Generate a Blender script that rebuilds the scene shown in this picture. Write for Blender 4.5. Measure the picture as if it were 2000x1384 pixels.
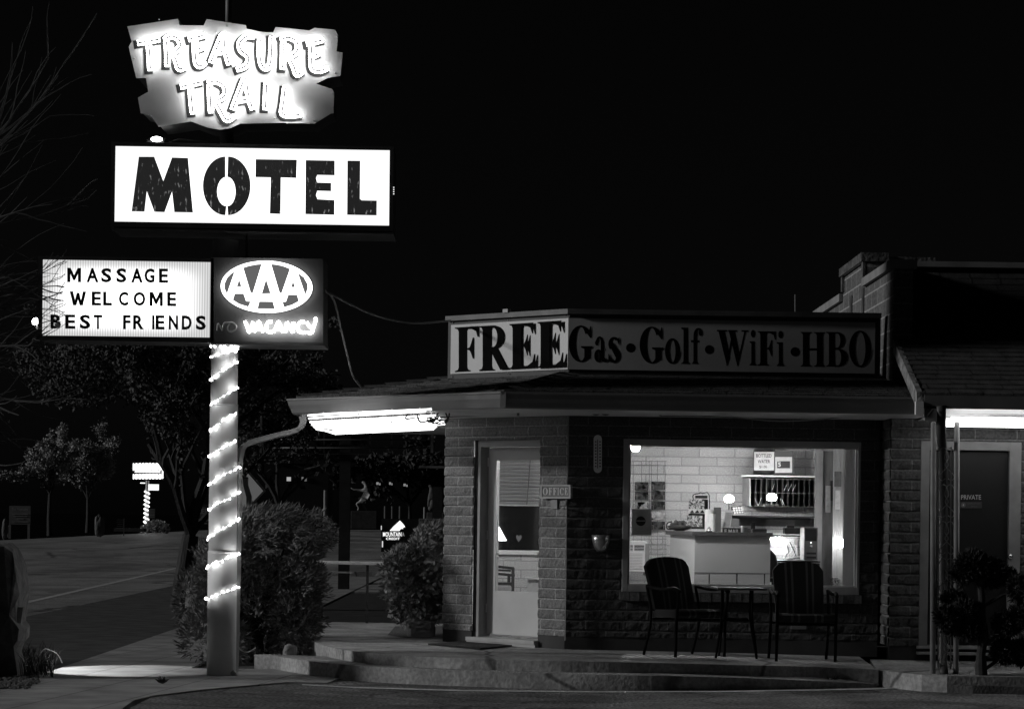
import bpy, bmesh, math, random
from mathutils import Vector, Matrix, noise
random.seed(11)
V = Vector
# ---------------------------------------------------------------- camera, sky, sun, exposure
F, CX, HZ, CAMH = 5000.0, 1000.0, 1005.0, 1.555
RHO = math.radians(0.8)
SC = bpy.context.scene
for o in list(bpy.data.objects):
    bpy.data.objects.remove(o)
COL = SC.collection
cam_d = bpy.data.cameras.new('camera')
cam_d.sensor_width = 36.0
cam_d.lens = 36.0 * F / 2000.0
cam_d.shift_y = (HZ - 692.0) / 2000.0
cam_d.clip_start, cam_d.clip_end = 0.5, 2000.0
cam = bpy.data.objects.new('camera', cam_d)
COL.objects.link(cam)
cam.matrix_world = Matrix.Translation((0, 0, CAMH)) @ Matrix.Rotation(math.pi / 2, 4, 'X') @ Matrix.Rotation(RHO, 4, 'Z')
SC.camera = cam
SUN_EL, SUN_AZ = math.radians(16.0), math.radians(6.0)
w = bpy.data.worlds.new('World'); SC.world = w; w.use_nodes = True
nt = w.node_tree; nt.nodes.clear()
sky = nt.nodes.new('ShaderNodeTexSky'); sky.sky_type = 'NISHITA'; sky.sun_disc = False
sky.sun_elevation = SUN_EL; sky.sun_rotation = math.radians(270) - SUN_AZ
bw = nt.nodes.new('ShaderNodeRGBToBW'); bg = nt.nodes.new('ShaderNodeBackground'); wo = nt.nodes.new('ShaderNodeOutputWorld')
bg.inputs['Strength'].default_value = 0.0005
nt.links.new(sky.outputs[0], bw.inputs[0]); nt.links.new(bw.outputs[0], bg.inputs[0]); nt.links.new(bg.outputs[0], wo.inputs[0])
sd = bpy.data.lights.new('street_light', 'SUN'); sd.energy = 1.35; sd.angle = math.radians(4.5)
so = bpy.data.objects.new('street_light', sd); COL.objects.link(so)
sdir = V((-math.cos(SUN_EL) * math.cos(SUN_AZ), -math.cos(SUN_EL) * math.sin(SUN_AZ), math.sin(SUN_EL)))
so.rotation_euler = sdir.to_track_quat('Z', 'Y').to_euler()
so.location = (-12, 20, 9)
SC.view_settings.view_transform = 'Standard'; SC.view_settings.look = 'None'
SC.view_settings.exposure = 0.0; SC.view_settings.gamma = 1.0
SC.render.engine = 'CYCLES'
SC.cycles.use_denoising = True
SC.cycles.max_bounces = 7; SC.cycles.transparent_max_bounces = 12
SC.cycles.sample_clamp_indirect = 4.0
SC.cycles.caustics_reflective = False; SC.cycles.caustics_refractive = False

# ---------------------------------------------------------------- pixel -> place
CAM = V((0, 0, CAMH)); _c, _s = math.cos(RHO), math.sin(RHO)
def ray(px, py):
    u, v = px - CX, py - HZ
    return V(((u * _c + v * _s) / F, 1.0, -(-u * _s + v * _c) / F))
def P(px, py, Y): return CAM + ray(px, py) * Y
def Pz(px, py, z):
    r = ray(px, py); return CAM + r * ((z - CAMH) / r.z)
def Pp(px, py, p0, n):
    r = ray(px, py); return CAM + r * ((V(p0) - CAM).dot(n) / r.dot(n))

# ---------------------------------------------------------------- materials
MATS = {}
def _new(name):
    m = bpy.data.materials.new(name); m.use_nodes = True
    t = m.node_tree; t.nodes.clear()
    out = t.nodes.new('ShaderNodeOutputMaterial')
    return m, t, out
def _g(x): return (x, x, x, 1)
def mat(name, base=0.3, rough=0.7, var=0.2, scale=6.0, bump=0.0, bscale=60.0, metal=0.0, spec=0.3, coord='Object', fine=0.0, stretch=None, cracks=0.0, patches=0.0):
    if name in MATS: return MATS[name]
    m, t, out = _new(name)
    b = t.nodes.new('ShaderNodeBsdfPrincipled')
    tc = t.nodes.new('ShaderNodeTexCoord')
    src = tc.outputs[coord]
    if stretch:
        mp = t.nodes.new('ShaderNodeMapping'); mp.inputs['Scale'].default_value = stretch
        t.links.new(src, mp.inputs[0]); src = mp.outputs[0]
    n = t.nodes.new('ShaderNodeTexNoise'); n.inputs['Scale'].default_value = scale; n.inputs['Detail'].default_value = 6
    t.links.new(src, n.inputs['Vector'])
    mr = t.nodes.new('ShaderNodeMapRange')
    mr.inputs[1].default_value = 0.3; mr.inputs[2].default_value = 0.7
    mr.inputs[3].default_value = base * (1 - var); mr.inputs[4].default_value = base * (1 + var)
    t.links.new(n.outputs[0], mr.inputs[0])
    colour = mr.outputs[0]
    if fine:
        n3 = t.nodes.new('ShaderNodeTexNoise'); n3.inputs['Scale'].default_value = bscale; n3.inputs['Detail'].default_value = 2
        t.links.new(src, n3.inputs['Vector'])
        m3 = t.nodes.new('ShaderNodeMapRange'); m3.inputs[1].default_value = 0.35; m3.inputs[2].default_value = 0.65
        m3.inputs[3].default_value = 1 - fine; m3.inputs[4].default_value = 1 + fine
        t.links.new(n3.outputs[0], m3.inputs[0])
        mu = t.nodes.new('ShaderNodeMath'); mu.operation = 'MULTIPLY'
        t.links.new(colour, mu.inputs[0]); t.links.new(m3.outputs[0], mu.inputs[1]); colour = mu.outputs[0]
    if patches:      # big tar or damp patches with a shape of their own
        n5 = t.nodes.new('ShaderNodeTexNoise'); n5.inputs['Scale'].default_value = 0.55; n5.inputs['Detail'].default_value = 3; n5.inputs['Distortion'].default_value = 1.2; t.links.new(tc.outputs['Object'], n5.inputs['Vector'])
        m5 = t.nodes.new('ShaderNodeMapRange'); m5.inputs[1].default_value = .50; m5.inputs[2].default_value = .56; m5.inputs[3].default_value = 1.0; m5.inputs[4].default_value = 1 - patches; t.links.new(n5.outputs[0], m5.inputs[0])
        mu = t.nodes.new('ShaderNodeMath'); mu.operation = 'MULTIPLY'; t.links.new(colour, mu.inputs[0]); t.links.new(m5.outputs[0], mu.inputs[1]); colour = mu.outputs[0]
    if cracks:
        nw = t.nodes.new('ShaderNodeTexNoise'); nw.inputs['Scale'].default_value = 1.5; t.links.new(tc.outputs['Object'], nw.inputs['Vector'])
        ad = t.nodes.new('ShaderNodeMixRGB'); ad.blend_type = 'ADD'; ad.inputs[0].default_value = .6; t.links.new(tc.outputs['Object'], ad.inputs[1]); t.links.new(nw.outputs['Color'], ad.inputs[2])
        vo = t.nodes.new('ShaderNodeTexVoronoi'); vo.feature = 'DISTANCE_TO_EDGE'; vo.inputs['Scale'].default_value = cracks; t.links.new(ad.outputs[0], vo.inputs['Vector'])
        m6 = t.nodes.new('ShaderNodeMapRange'); m6.inputs[1].default_value = .004; m6.inputs[2].default_value = .014; m6.inputs[3].default_value = .35; m6.inputs[4].default_value = 1.0; t.links.new(vo.outputs[0], m6.inputs[0])
        mu = t.nodes.new('ShaderNodeMath'); mu.operation = 'MULTIPLY'; t.links.new(colour, mu.inputs[0]); t.links.new(m6.outputs[0], mu.inputs[1]); colour = mu.outputs[0]
    t.links.new(colour, b.inputs['Base Color'])
    b.inputs['Roughness'].default_value = rough; b.inputs['Metallic'].default_value = metal
    b.inputs['Specular IOR Level'].default_value = spec
    if bump:
        n2 = t.nodes.new('ShaderNodeTexNoise'); n2.inputs['Scale'].default_value = bscale; n2.inputs['Detail'].default_value = 4
        t.links.new(src, n2.inputs['Vector'])
        bp = t.nodes.new('ShaderNodeBump'); bp.inputs['Strength'].default_value = bump; bp.inputs['Distance'].default_value = 0.02
        t.links.new(n2.outputs[0], bp.inputs['Height']); t.links.new(bp.outputs[0], b.inputs['Normal'])
    t.links.new(b.outputs[0], out.inputs[0])
    MATS[name] = m; return m
def emit(name, strength=1.0, base=0.8):
    if name in MATS: return MATS[name]
    m, t, out = _new(name)
    e = t.nodes.new('ShaderNodeEmission'); e.inputs[0].default_value = _g(1.0); e.inputs[1].default_value = strength
    t.links.new(e.outputs[0], out.inputs[0]); MATS[name] = m; return m
def blocks(name, base, mortar, bw_=0.4064, rh=0.1016, ms=0.006, bump=0.4, bscale=55):
    if name in MATS: return MATS[name]
    m, t, out = _new(name)
    b = t.nodes.new('ShaderNodeBsdfPrincipled'); b.inputs['Roughness'].default_value = 0.9; b.inputs['Specular IOR Level'].default_value = 0.15
    tc = t.nodes.new('ShaderNodeTexCoord')
    br = t.nodes.new('ShaderNodeTexBrick'); br.offset = 0.5
    br.inputs['Scale'].default_value = 1.0; br.inputs['Brick Width'].default_value = bw_; br.inputs['Row Height'].default_value = rh
    br.inputs['Mortar Size'].default_value = ms; br.inputs['Mortar Smooth'].default_value = 0.2
    br.inputs['Color1'].default_value = _g(base); br.inputs['Color2'].default_value = _g(base * 0.78); br.inputs['Mortar'].default_value = _g(mortar)
    t.links.new(tc.outputs['UV'], br.inputs['Vector'])
    n = t.nodes.new('ShaderNodeTexNoise'); n.inputs['Scale'].default_value = bscale; n.inputs['Detail'].default_value = 5
    t.links.new(tc.outputs['Object'], n.inputs['Vector'])
    mr = t.nodes.new('ShaderNodeMapRange'); mr.inputs[1].default_value = 0.3; mr.inputs[2].default_value = 0.7
    mr.inputs[3].default_value = 0.65; mr.inputs[4].default_value = 1.35
    t.links.new(n.outputs[0], mr.inputs[0])
    mx = t.nodes.new('ShaderNodeMixRGB'); mx.blend_type = 'MULTIPLY'; mx.inputs[0].default_value = 1.0
    t.links.new(br.outputs['Color'], mx.inputs[1]); t.links.new(mr.outputs[0], mx.inputs[2])
    t.links.new(mx.outputs[0], b.inputs['Base Color'])
    bp = t.nodes.new('ShaderNodeBump'); bp.inputs['Strength'].default_value = bump; bp.inputs['Distance'].default_value = 0.012
    t.links.new(n.outputs[0], bp.inputs['Height'])
    bp2 = t.nodes.new('ShaderNodeBump'); bp2.invert = True; bp2.inputs['Strength'].default_value = 0.6; bp2.inputs['Distance'].default_value = 0.006
    t.links.new(br.outputs['Fac'], bp2.inputs['Height']); t.links.new(bp.outputs[0], bp2.inputs['Normal'])
    t.links.new(bp2.outputs[0], b.inputs['Normal'])
    t.links.new(b.outputs[0], out.inputs[0]); MATS[name] = m; return m
def glass(name, refl=1.0):
    if name in MATS: return MATS[name]
    m, t, out = _new(name)
    tr = t.nodes.new('ShaderNodeBsdfTransparent'); tr.inputs[0].default_value = _g(0.93)
    gl = t.nodes.new('ShaderNodeBsdfGlossy'); gl.inputs['Roughness'].default_value = 0.02
    lw = t.nodes.new('ShaderNodeLayerWeight'); lw.inputs[0].default_value = 0.5; pw = t.nodes.new('ShaderNodeMath'); pw.operation = 'POWER'; pw.inputs[1].default_value = 4.0; fr = t.nodes.new('ShaderNodeMapRange'); fr.inputs[3].default_value = 0.035; fr.inputs[4].default_value = 0.9
    t.links.new(lw.outputs['Facing'], pw.inputs[0]); t.links.new(pw.outputs[0], fr.inputs[0])
    mx = t.nodes.new('ShaderNodeMixShader')
    t.links.new(fr.outputs[0], mx.inputs[0]); t.links.new(tr.outputs[0], mx.inputs[1]); t.links.new(gl.outputs[0], mx.inputs[2])
    t.links.new(mx.outputs[0], out.inputs[0]); MATS[name] = m; return m
def cloth(name, base, trans):
    if name in MATS: return MATS[name]
    m, t, out = _new(name)
    d = t.nodes.new('ShaderNodeBsdfDiffuse'); d.inputs[0].default_value = _g(base); tr = t.nodes.new('ShaderNodeBsdfTranslucent'); tr.inputs[0].default_value = _g(trans)
    a = t.nodes.new('ShaderNodeAddShader'); t.links.new(d.outputs[0], a.inputs[0]); t.links.new(tr.outputs[0], a.inputs[1]); t.links.new(a.outputs[0], out.inputs[0]); MATS[name] = m; return m
def striped(name, base, light, axis_scale, pos, half):
    """fabric with pairs of pale stripes along U of the UV map"""
    if name in MATS: return MATS[name]
    m, t, out = _new(name)
    b = t.nodes.new('ShaderNodeBsdfPrincipled'); b.inputs['Roughness'].default_value = 0.9
    tc = t.nodes.new('ShaderNodeTexCoord'); sx = t.nodes.new('ShaderNodeSeparateXYZ')
    t.links.new(tc.outputs['UV'], sx.inputs[0])
    acc = None
    for p_ in pos:
        a = t.nodes.new('ShaderNodeMath'); a.operation = 'SUBTRACT'; a.inputs[1].default_value = p_; t.links.new(sx.outputs[0], a.inputs[0])
        c = t.nodes.new('ShaderNodeMath'); c.operation = 'ABSOLUTE'; t.links.new(a.outputs[0], c.inputs[0])
        d = t.nodes.new('ShaderNodeMath'); d.operation = 'LESS_THAN'; d.inputs[1].default_value = half; t.links.new(c.outputs[0], d.inputs[0])
        if acc is None: acc = d
        else:
            e = t.nodes.new('ShaderNodeMath'); e.operation = 'MAXIMUM'; t.links.new(acc.outputs[0], e.inputs[0]); t.links.new(d.outputs[0], e.inputs[1]); acc = e
    mr = t.nodes.new('ShaderNodeMapRange'); mr.inputs[3].default_value = base; mr.inputs[4].default_value = light
    t.links.new(acc.outputs[0], mr.inputs[0]); t.links.new(mr.outputs[0], b.inputs['Base Color'])
    t.links.new(b.outputs[0], out.inputs[0]); MATS[name] = m; return m

# ---------------------------------------------------------------- mesh builder
class MB:
    def __init__(s): s.v = []; s.f = []; s.uv = []; s.m = []
    def face(s, pts, uvs=None, m=0):
        i = len(s.v); s.v += [V(p) for p in pts]; s.f.append(tuple(range(i, i + len(pts))))
        s.uv.append(uvs); s.m.append(m)
    def add(s, vs, fs, m=0):
        i = len(s.v); s.v += [V(p) for p in vs]
        for f in fs: s.f.append(tuple(i + k for k in f)); s.uv.append(None); s.m.append(m)
    def prism(s, poly, off, m=0, cap_back=True):
        off = V(off); n = len(poly); a = [V(p) for p in poly]; b = [p + off for p in a]
        fs = [tuple(range(n))] + ([tuple(range(2 * n - 1, n - 1, -1))] if cap_back else [])
        fs += [(k, n + k, n + (k + 1) % n, (k + 1) % n) for k in range(n)]
        s.add(a + b, fs, m)
    def box(s, x0, x1, y0, y1, z0, z1, m=0):
        s.add([(x0, y0, z0), (x1, y0, z0), (x1, y1, z0), (x0, y1, z0), (x0, y0, z1), (x1, y0, z1), (x1, y1, z1), (x0, y1, z1)],
              [(0, 3, 2, 1), (4, 5, 6, 7), (0, 1, 5, 4), (1, 2, 6, 5), (2, 3, 7, 6), (3, 0, 4, 7)], m)
    def obox(s, c, size, rz=0.0, ry=0.0, rx=0.0, m=0):
        R = Matrix.Rotation(rz, 3, 'Z') @ Matrix.Rotation(ry, 3, 'Y') @ Matrix.Rotation(rx, 3, 'X'); c = V(c)
        h = V(size) * 0.5
        vs = [c + R @ V((a * h.x, b * h.y, d * h.z)) for d in (-1, 1) for a, b in ((-1, -1), (1, -1), (1, 1), (-1, 1))]
        s.add(vs, [(0, 3, 2, 1), (4, 5, 6, 7), (0, 1, 5, 4), (1, 2, 6, 5), (2, 3, 7, 6), (3, 0, 4, 7)], m)
    def bar(s, a, b, w, h, up=(0, 0, 1)):
        a, b = V(a), V(b); d = (b - a).normalized(); sd_ = d.cross(V(up)).normalized(); u = sd_.cross(d).normalized()
        q = [sd_ * (w / 2) * i + u * (h / 2) * j for i, j in ((-1, -1), (1, -1), (1, 1), (-1, 1))]
        s.add([a + k for k in q] + [b + k for k in q], [(0, 1, 2, 3), (7, 6, 5, 4), (0, 4, 5, 1), (1, 5, 6, 2), (2, 6, 7, 3), (3, 7, 4, 0)])
    def tube(s, path, r, seg=8, caps=True, closed=False):
        path = [V(p) for p in path]; n = len(path)
        if n < 2: return
        rr = r if isinstance(r, (list, tuple)) else [r] * n
        base = len(s.v); ref = None
        for i, p in enumerate(path):
            if closed: d = (path[(i + 1) % n] - path[i - 1])
            else: d = path[min(i + 1, n - 1)] - path[max(i - 1, 0)]
            if d.length < 1e-9: d = V((0, 0, 1))
            d.normalize()
            if ref is None:
                ref = V((0, 0, 1)) if abs(d.z) < 0.9 else V((1, 0, 0))
            a = d.cross(ref)
            if a.length < 1e-6: a = d.orthogonal()
            a.normalize(); b = a.cross(d).normalized(); ref = b
            for k in range(seg):
                t = 2 * math.pi * k / seg
                s.v.append(p + (a * math.cos(t) + b * math.sin(t)) * rr[i])
        for i in range(n if closed else n - 1):
            j = (i + 1) % n
            for k in range(seg):
                k2 = (k + 1) % seg
                s.f.append((base + i * seg + k, base + i * seg + k2, base + j * seg + k2, base + j * seg + k)); s.uv.append(None); s.m.append(0)
        if caps and not closed:
            s.f.append(tuple(base + k for k in range(seg))[::-1]); s.uv.append(None); s.m.append(0)
            s.f.append(tuple(base + (n - 1) * seg + k for k in range(seg))); s.uv.append(None); s.m.append(0)
    def lathe(s, prof, c, seg=20, sx=1.0, sy=1.0, a0=0.0, a1=2 * math.pi):
        c = V(c); base = len(s.v); full = abs(a1 - a0 - 2 * math.pi) < 1e-6; ns = seg if full else seg + 1
        for r, z in prof:
            for k in range(ns):
                t = a0 + (a1 - a0) * k / seg
                s.v.append(c + V((r * math.cos(t) * sx, r * math.sin(t) * sy, z)))
        for i in range(len(prof) - 1):
            for k in range(seg):
                k2 = (k + 1) % ns if full else k + 1
                s.f.append((base + i * ns + k, base + i * ns + k2, base + (i + 1) * ns + k2, base + (i + 1) * ns + k)); s.uv.append(None); s.m.append(0)
        if full:
            for i, rev in ((0, True), (len(prof) - 1, False)):
                if prof[i][0] > 1e-5:
                    q = tuple(base + i * ns + k for k in range(ns)); s.f.append(q[::-1] if rev else q); s.uv.append(None); s.m.append(0)
    def sphere(s, c, r, seg=12, rings=8, sc=(1, 1, 1)):
        pr = [(math.sin(math.pi * i / rings) * r, -math.cos(math.pi * i / rings) * r * sc[2]) for i in range(rings + 1)]
        pr[0] = (1e-5, pr[0][1]); pr[-1] = (1e-5, pr[-1][1])
        s.lathe(pr, c, seg, sc[0], sc[1])
WORLDLOC = {}
def link(name, me, parent=None):
    o = bpy.data.objects.new(name, me); COL.objects.link(o)
    if parent is not None:
        o.parent = parent
    return o
def part(name, mb, m, parent=None, smooth=False, bevel=0.0, sub=0, label=None):
    vs = mb.v
    lo = V((min(p.x for p in vs), min(p.y for p in vs), min(p.z for p in vs))); hi = V((max(p.x for p in vs), max(p.y for p in vs), max(p.z for p in vs)))
    c = V(((lo.x + hi.x) / 2, (lo.y + hi.y) / 2, lo.z))
    me = bpy.data.meshes.new(name)
    me.from_pydata([p - c for p in vs], [], mb.f)
    for mm in (m if isinstance(m, (list, tuple)) else [m]): me.materials.append(mm)
    if any(u is not None for u in mb.uv):
        ul = me.uv_layers.new(name='UVMap')
        for p_, u in zip(me.polygons, mb.uv):
            if u is None: continue
            for li, q in zip(p_.loop_indices, u): ul.data[li].uv = q
    for p_, k in zip(me.polygons, mb.m): p_.material_index = k
    if smooth:
        for p_ in me.polygons: p_.use_smooth = True
    me.update()
    o = link(name, me, parent)
    base = WORLDLOC.get(parent.name, V((0, 0, 0))) if parent is not None else V((0, 0, 0))
    o.location = c - base
    WORLDLOC[o.name] = c
    if bevel:
        b = o.modifiers.new('bevel', 'BEVEL'); b.width = bevel; b.segments = 2; b.limit_method = 'ANGLE'
    if sub:
        b = o.modifiers.new('subdivision', 'SUBSURF'); b.levels = sub; b.render_levels = sub
    if label: o['label'] = label
    return o
def tag(o, label, cat, group=None):
    o['label'] = label; o['category'] = cat
    if group: o['group'] = group
    return o
def thing(name, label, cat, loc, group=None):
    o = bpy.data.objects.new(name, None); COL.objects.link(o); o.empty_display_size = 0.1
    o.location = loc; WORLDLOC[o.name] = V(loc)
    return tag(o, label, cat, group)
def single(name, mb, m, label, cat, group=None, **k): return tag(part(name, mb, m, None, **k), label, cat, group)
def structure(name, mb, m, **k):
    o = part(name, mb, m, None, **k); o['kind'] = 'structure'; return o
def dup(root, delta, label=None, rz=0.0):
    r = root.copy(); COL.objects.link(r); r.location = root.location + V(delta); r.rotation_euler.z += rz
    if label: r['label'] = label
    for ch in list(root.children):
        c = ch.copy(); COL.objects.link(c); c.parent = r
        for g in ch.children:
            d = g.copy(); COL.objects.link(d); d.parent = c
    return r
# text: one mesh of letters fitted into a box lo..hi measured along right/up on a plane
def font_mesh(txt, offset=0.0):
    cu = bpy.data.curves.new('lettering', 'FONT'); cu.body = txt; cu.offset = offset; cu.resolution_u = 3
    ob = bpy.data.objects.new('lettering', cu); COL.objects.link(ob)
    bpy.context.view_layer.update()
    me = bpy.data.meshes.new_from_object(ob.evaluated_get(bpy.context.evaluated_depsgraph_get()))
    bpy.data.objects.remove(ob); bpy.data.curves.remove(cu)
    vs = [v.co.copy() for v in me.vertices]; fs = [tuple(p.vertices) for p in me.polygons]
    bpy.data.meshes.remove(me)
    return vs, fs
def fit(vs, fs, mapf, mb):
    x0 = min(v.x for v in vs); x1 = max(v.x for v in vs); y0 = min(v.y for v in vs); y1 = max(v.y for v in vs)
    mb.add([mapf((v.x - x0) / max(x1 - x0, 1e-6), (v.y - y0) / max(y1 - y0, 1e-6)) for v in vs], fs)
def text_px(name, txt, box, plane, m, parent, offset=0.0, lift=0.004, label=None):
    """box: px x0,y0,x1,y1 (y0 top) plus slope; plane: (point, normal)"""
    x0, y0, x1, y1 = box[:4]; sl = box[4] if len(box) > 4 else 0.014
    p0, n = V(plane[0]), V(plane[1]).normalized(); mb = MB(); vs, fs = font_mesh(txt, offset)
    fit(vs, fs, lambda a, b: Pp(x0 + a * (x1 - x0), y1 + (y0 - y1) * b + sl * a * (x1 - x0), p0, n) + n * lift, mb)
    return part(name, mb, m, parent, label=label)
def poly_px(mb, pts, plane, lift=0.0, depth=0.0, m=0):
    p0, n = V(plane[0]), V(plane[1]).normalized()
    q = [Pp(a, b, p0, n) + n * lift for a, b in pts]
    if depth: mb.prism(q, -n * depth, m)
    else: mb.face(q, None, m)
def ell(cx, cy, rx, ry, n=40, a0=0.0, a1=2 * math.pi, rot=0.0):
    out = []
    for k in range(n + (0 if abs(a1 - a0 - 2 * math.pi) < 1e-6 else 1)):
        t = a0 + (a1 - a0) * k / n; x, y = rx * math.cos(t), ry * math.sin(t)
        out.append((cx + x * math.cos(rot) - y * math.sin(rot), cy + x * math.sin(rot) + y * math.cos(rot)))
    return out
def smooth_path(pts, sub=4):
    pts = [V(p) for p in pts]; out = []
    for i in range(len(pts) - 1):
        p0, p1, p2, p3 = pts[max(i - 1, 0)], pts[i], pts[i + 1], pts[min(i + 2, len(pts) - 1)]
        for k in range(sub):
            t = k / sub
            out.append(0.5 * ((2 * p1) + (p2 - p0) * t + (2 * p0 - 5 * p1 + 4 * p2 - p3) * t * t + (3 * p1 - p0 - 3 * p2 + p3) * t ** 3))
    out.append(pts[-1]); return out
# ---------------------------------------------------------------- serif glyphs (unit box, y up)
def _rect(x0, y0, x1, y1): return [(x0, y0), (x1, y0), (x1, y1), (x0, y1)]
def _foot(x0, x1, sx0, sx1, y, s):        # bracketed slab serif at y, s = direction into the letter (+1 up / -1 down)
    return [(sx0, y), (sx1, y), (sx1, y + s * .022), (x1 + (sx1 - x1) * .25, y + s * .045), (x1, y + s * .10), (x0, y + s * .10), (x0 + (sx0 - x0) * .25, y + s * .045), (sx0, y + s * .022)]
def _band(cx, cy, ro, ri, a0, a1, n=18, ci=None):
    ci = ci or (cx, cy); o = ell(cx, cy, ro[0], ro[1], n, a0, a1)[:n + 1]; i = ell(ci[0], ci[1], ri[0], ri[1], n, a0, a1)[:n + 1]
    return [[o[k], o[k + 1], i[k + 1], i[k]] for k in range(min(len(o), len(i)) - 1)]
PI = math.pi
def _ring(cx, cy, ro, ri):
    return _band(cx, cy, ro, ri, 0, PI) + _band(cx, cy, ro, ri, PI, 2 * PI - 1e-4)
def _stemmed(x0, x1, sx0, sx1): return [_rect(x0, .05, x1, .95), _foot(x0, x1, sx0, sx1, 0, 1), _foot(x0, x1, sx0, sx1, 1, -1)]
def _arm(x0, x1, y, up, th=.04, drop=.24): # thin arm with wedge terminal
    return [[(x0, y), (x1, y), (x1, y + up * drop), (x1 - .05, y + up * drop), (x1 - .12, y + up * drop * .45), (x1 - .3, y + up * th * 1.4), (x0, y + up * th)]]
GL = {
 'F': _stemmed(.16, .50, 0, .64) + _arm(.3, 1, 1, -1) + [[(.44, .5), (.62, .535), (.68, .62), (.75, .75), (.79, .75), (.79, .28), (.75, .28), (.68, .40), (.62, .465)]],
 'E': _stemmed(.12, .46, 0, .58) + _arm(.25, .92, 1, -1) + _arm(.25, 1, 0, 1, drop=.30) + [[(.40, .51), (.56, .545), (.62, .62), (.68, .74), (.72, .74), (.72, .28), (.68, .28), (.62, .40), (.56, .475)]],
 'R': _stemmed(.12, .40, 0, .50) + _band(.48, .735, (.36, .265), (.14, .215), -PI / 2, PI / 2) + [_rect(.2, .95, .5, 1), _rect(.3, .47, .5, .52)] + [[(.36, .48), (.60, .50), (.93, .06), (1, .04), (1, 0), (.72, 0)]],
 'G': _band(.52, .5, (.52, .5), (.22, .455), PI * .20, PI * 1.70, 26) + [[(.78, .78), (.86, .85), (.91, .98), (.95, .98), (.95, .66), (.91, .66)], _rect(.66, .10, .9, .38), [(.52, .44), (1, .44), (1, .40), (.9, .36), (.66, .36), (.52, .40)]],
 'C': _band(.52, .5, (.52, .5), (.24, .455), PI * .22, PI * 1.78, 26) + [[(.78, .78), (.86, .85), (.91, .98), (.95, .98), (.95, .66), (.91, .66)]],
 'O': _ring(.5, .5, (.5, .5), (.24, .455)), 'o': _ring(.5, .5, (.5, .5), (.20, .43)),
 'a': [_rect(.52, .12, .80, .78)] + _band(.44, .70, (.36, .30), (.09, .23), 0, PI * .88) + [[(.08, .80), (.20, .88), (.34, .80), (.30, .66), (.16, .64), (.06, .72)]] + _ring(.34, .25, (.34, .25), (.07, .18)) + [[(.5, .45), (.78, .6), (.78, .5), (.5, .38)], [(.55, .12), (.8, .2), (1, .10), (1, .05), (.86, 0), (.68, .02)]],
 's': _band(.5, .72, (.48, .28), (.16, .19), PI * .25, PI * 1.25) + _band(.5, .28, (.50, .28), (.16, .19), -PI * .80, PI * .25) + [[(.14, .66), (.42, .78), (.98, .38), (.62, .22)], [(.72, .88), (.9, .98), (.94, .98), (.94, .68), (.9, .68)], [(.02, .02), (.08, .02), (.28, .14), (.08, .34), (.02, .34)]],
 'l': [_rect(.26, .03, .74, .97), _foot(.26, .74, 0, 1, 0, 1), [(0, 1), (.74, 1), (.74, .9), (.26, .93), (0, .97)]],
 'i': [_rect(.26, .03, .74, .62), _foot(.26, .74, 0, 1, 0, 1), [(0, .66), (.74, .66), (.74, .58), (.26, .60), (0, .63)], ell(.5, .87, .30, .105, 16)],
 'f': [_rect(.22, .03, .52, .78), _foot(.22, .52, .06, .70, 0, 1), _rect(.0, .60, .74, .655)] + _band(.66, .78, (.44, .22), (.14, .17), PI * .25, PI) + [ell(.84, .86, .16, .085, 14)],
 'W': [[(.05, .96), (.25, .96), (.42, .22), (.32, 0)], [(.30, 0), (.34, 0), (.52, .80), (.47, .88)], [(.38, .96), (.57, .96), (.74, .22), (.65, 0)], [(.63, 0), (.67, 0), (.92, .96), (.87, .96)], _rect(0, .955, .32, 1), _rect(.36, .955, .64, 1), _rect(.78, .955, 1, 1)],
 'H': [_rect(.09, .05, .34, .95), _foot(.09, .34, 0, .46, 0, 1), _foot(.09, .34, 0, .46, 1, -1), _rect(.66, .05, .91, .95), _foot(.66, .91, .54, 1, 0, 1), _foot(.66, .91, .54, 1, 1, -1), _rect(.3, .47, .7, .53)],
 'B': _stemmed(.14, .42, 0, .5) + _band(.54, .755, (.36, .245), (.14, .205), -PI / 2, PI / 2) + _band(.56, .265, (.44, .265), (.16, .225), -PI / 2, PI / 2) + [_rect(.3, .96, .56, 1), _rect(.35, .51, .56, .55), _rect(.35, .49, .58, .53), _rect(.3, 0, .58, .04)],
 'I': _stemmed(.3, .7, 0, 1),
 '.': [ell(.5, .5, .5, .5, 24)],
}
def serif_px(name, ch, box, plane, m, parent, lift=0.0008):
    x0, y0, x1, y1 = box[:4]; s0 = box[4] if len(box) > 4 else 0.0     # s0: px the right side lies lower
    p0, n = V(plane[0]), V(plane[1]).normalized(); mb = MB()
    for k, pl in enumerate(GL[ch]):
        mb.face([Pp(x0 + a * (x1 - x0), y1 + (y0 - y1) * b + s0 * a, p0, n) + n * (lift + 0.00003 * k) for a, b in pl])
    return part(name, mb, m, parent)
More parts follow.
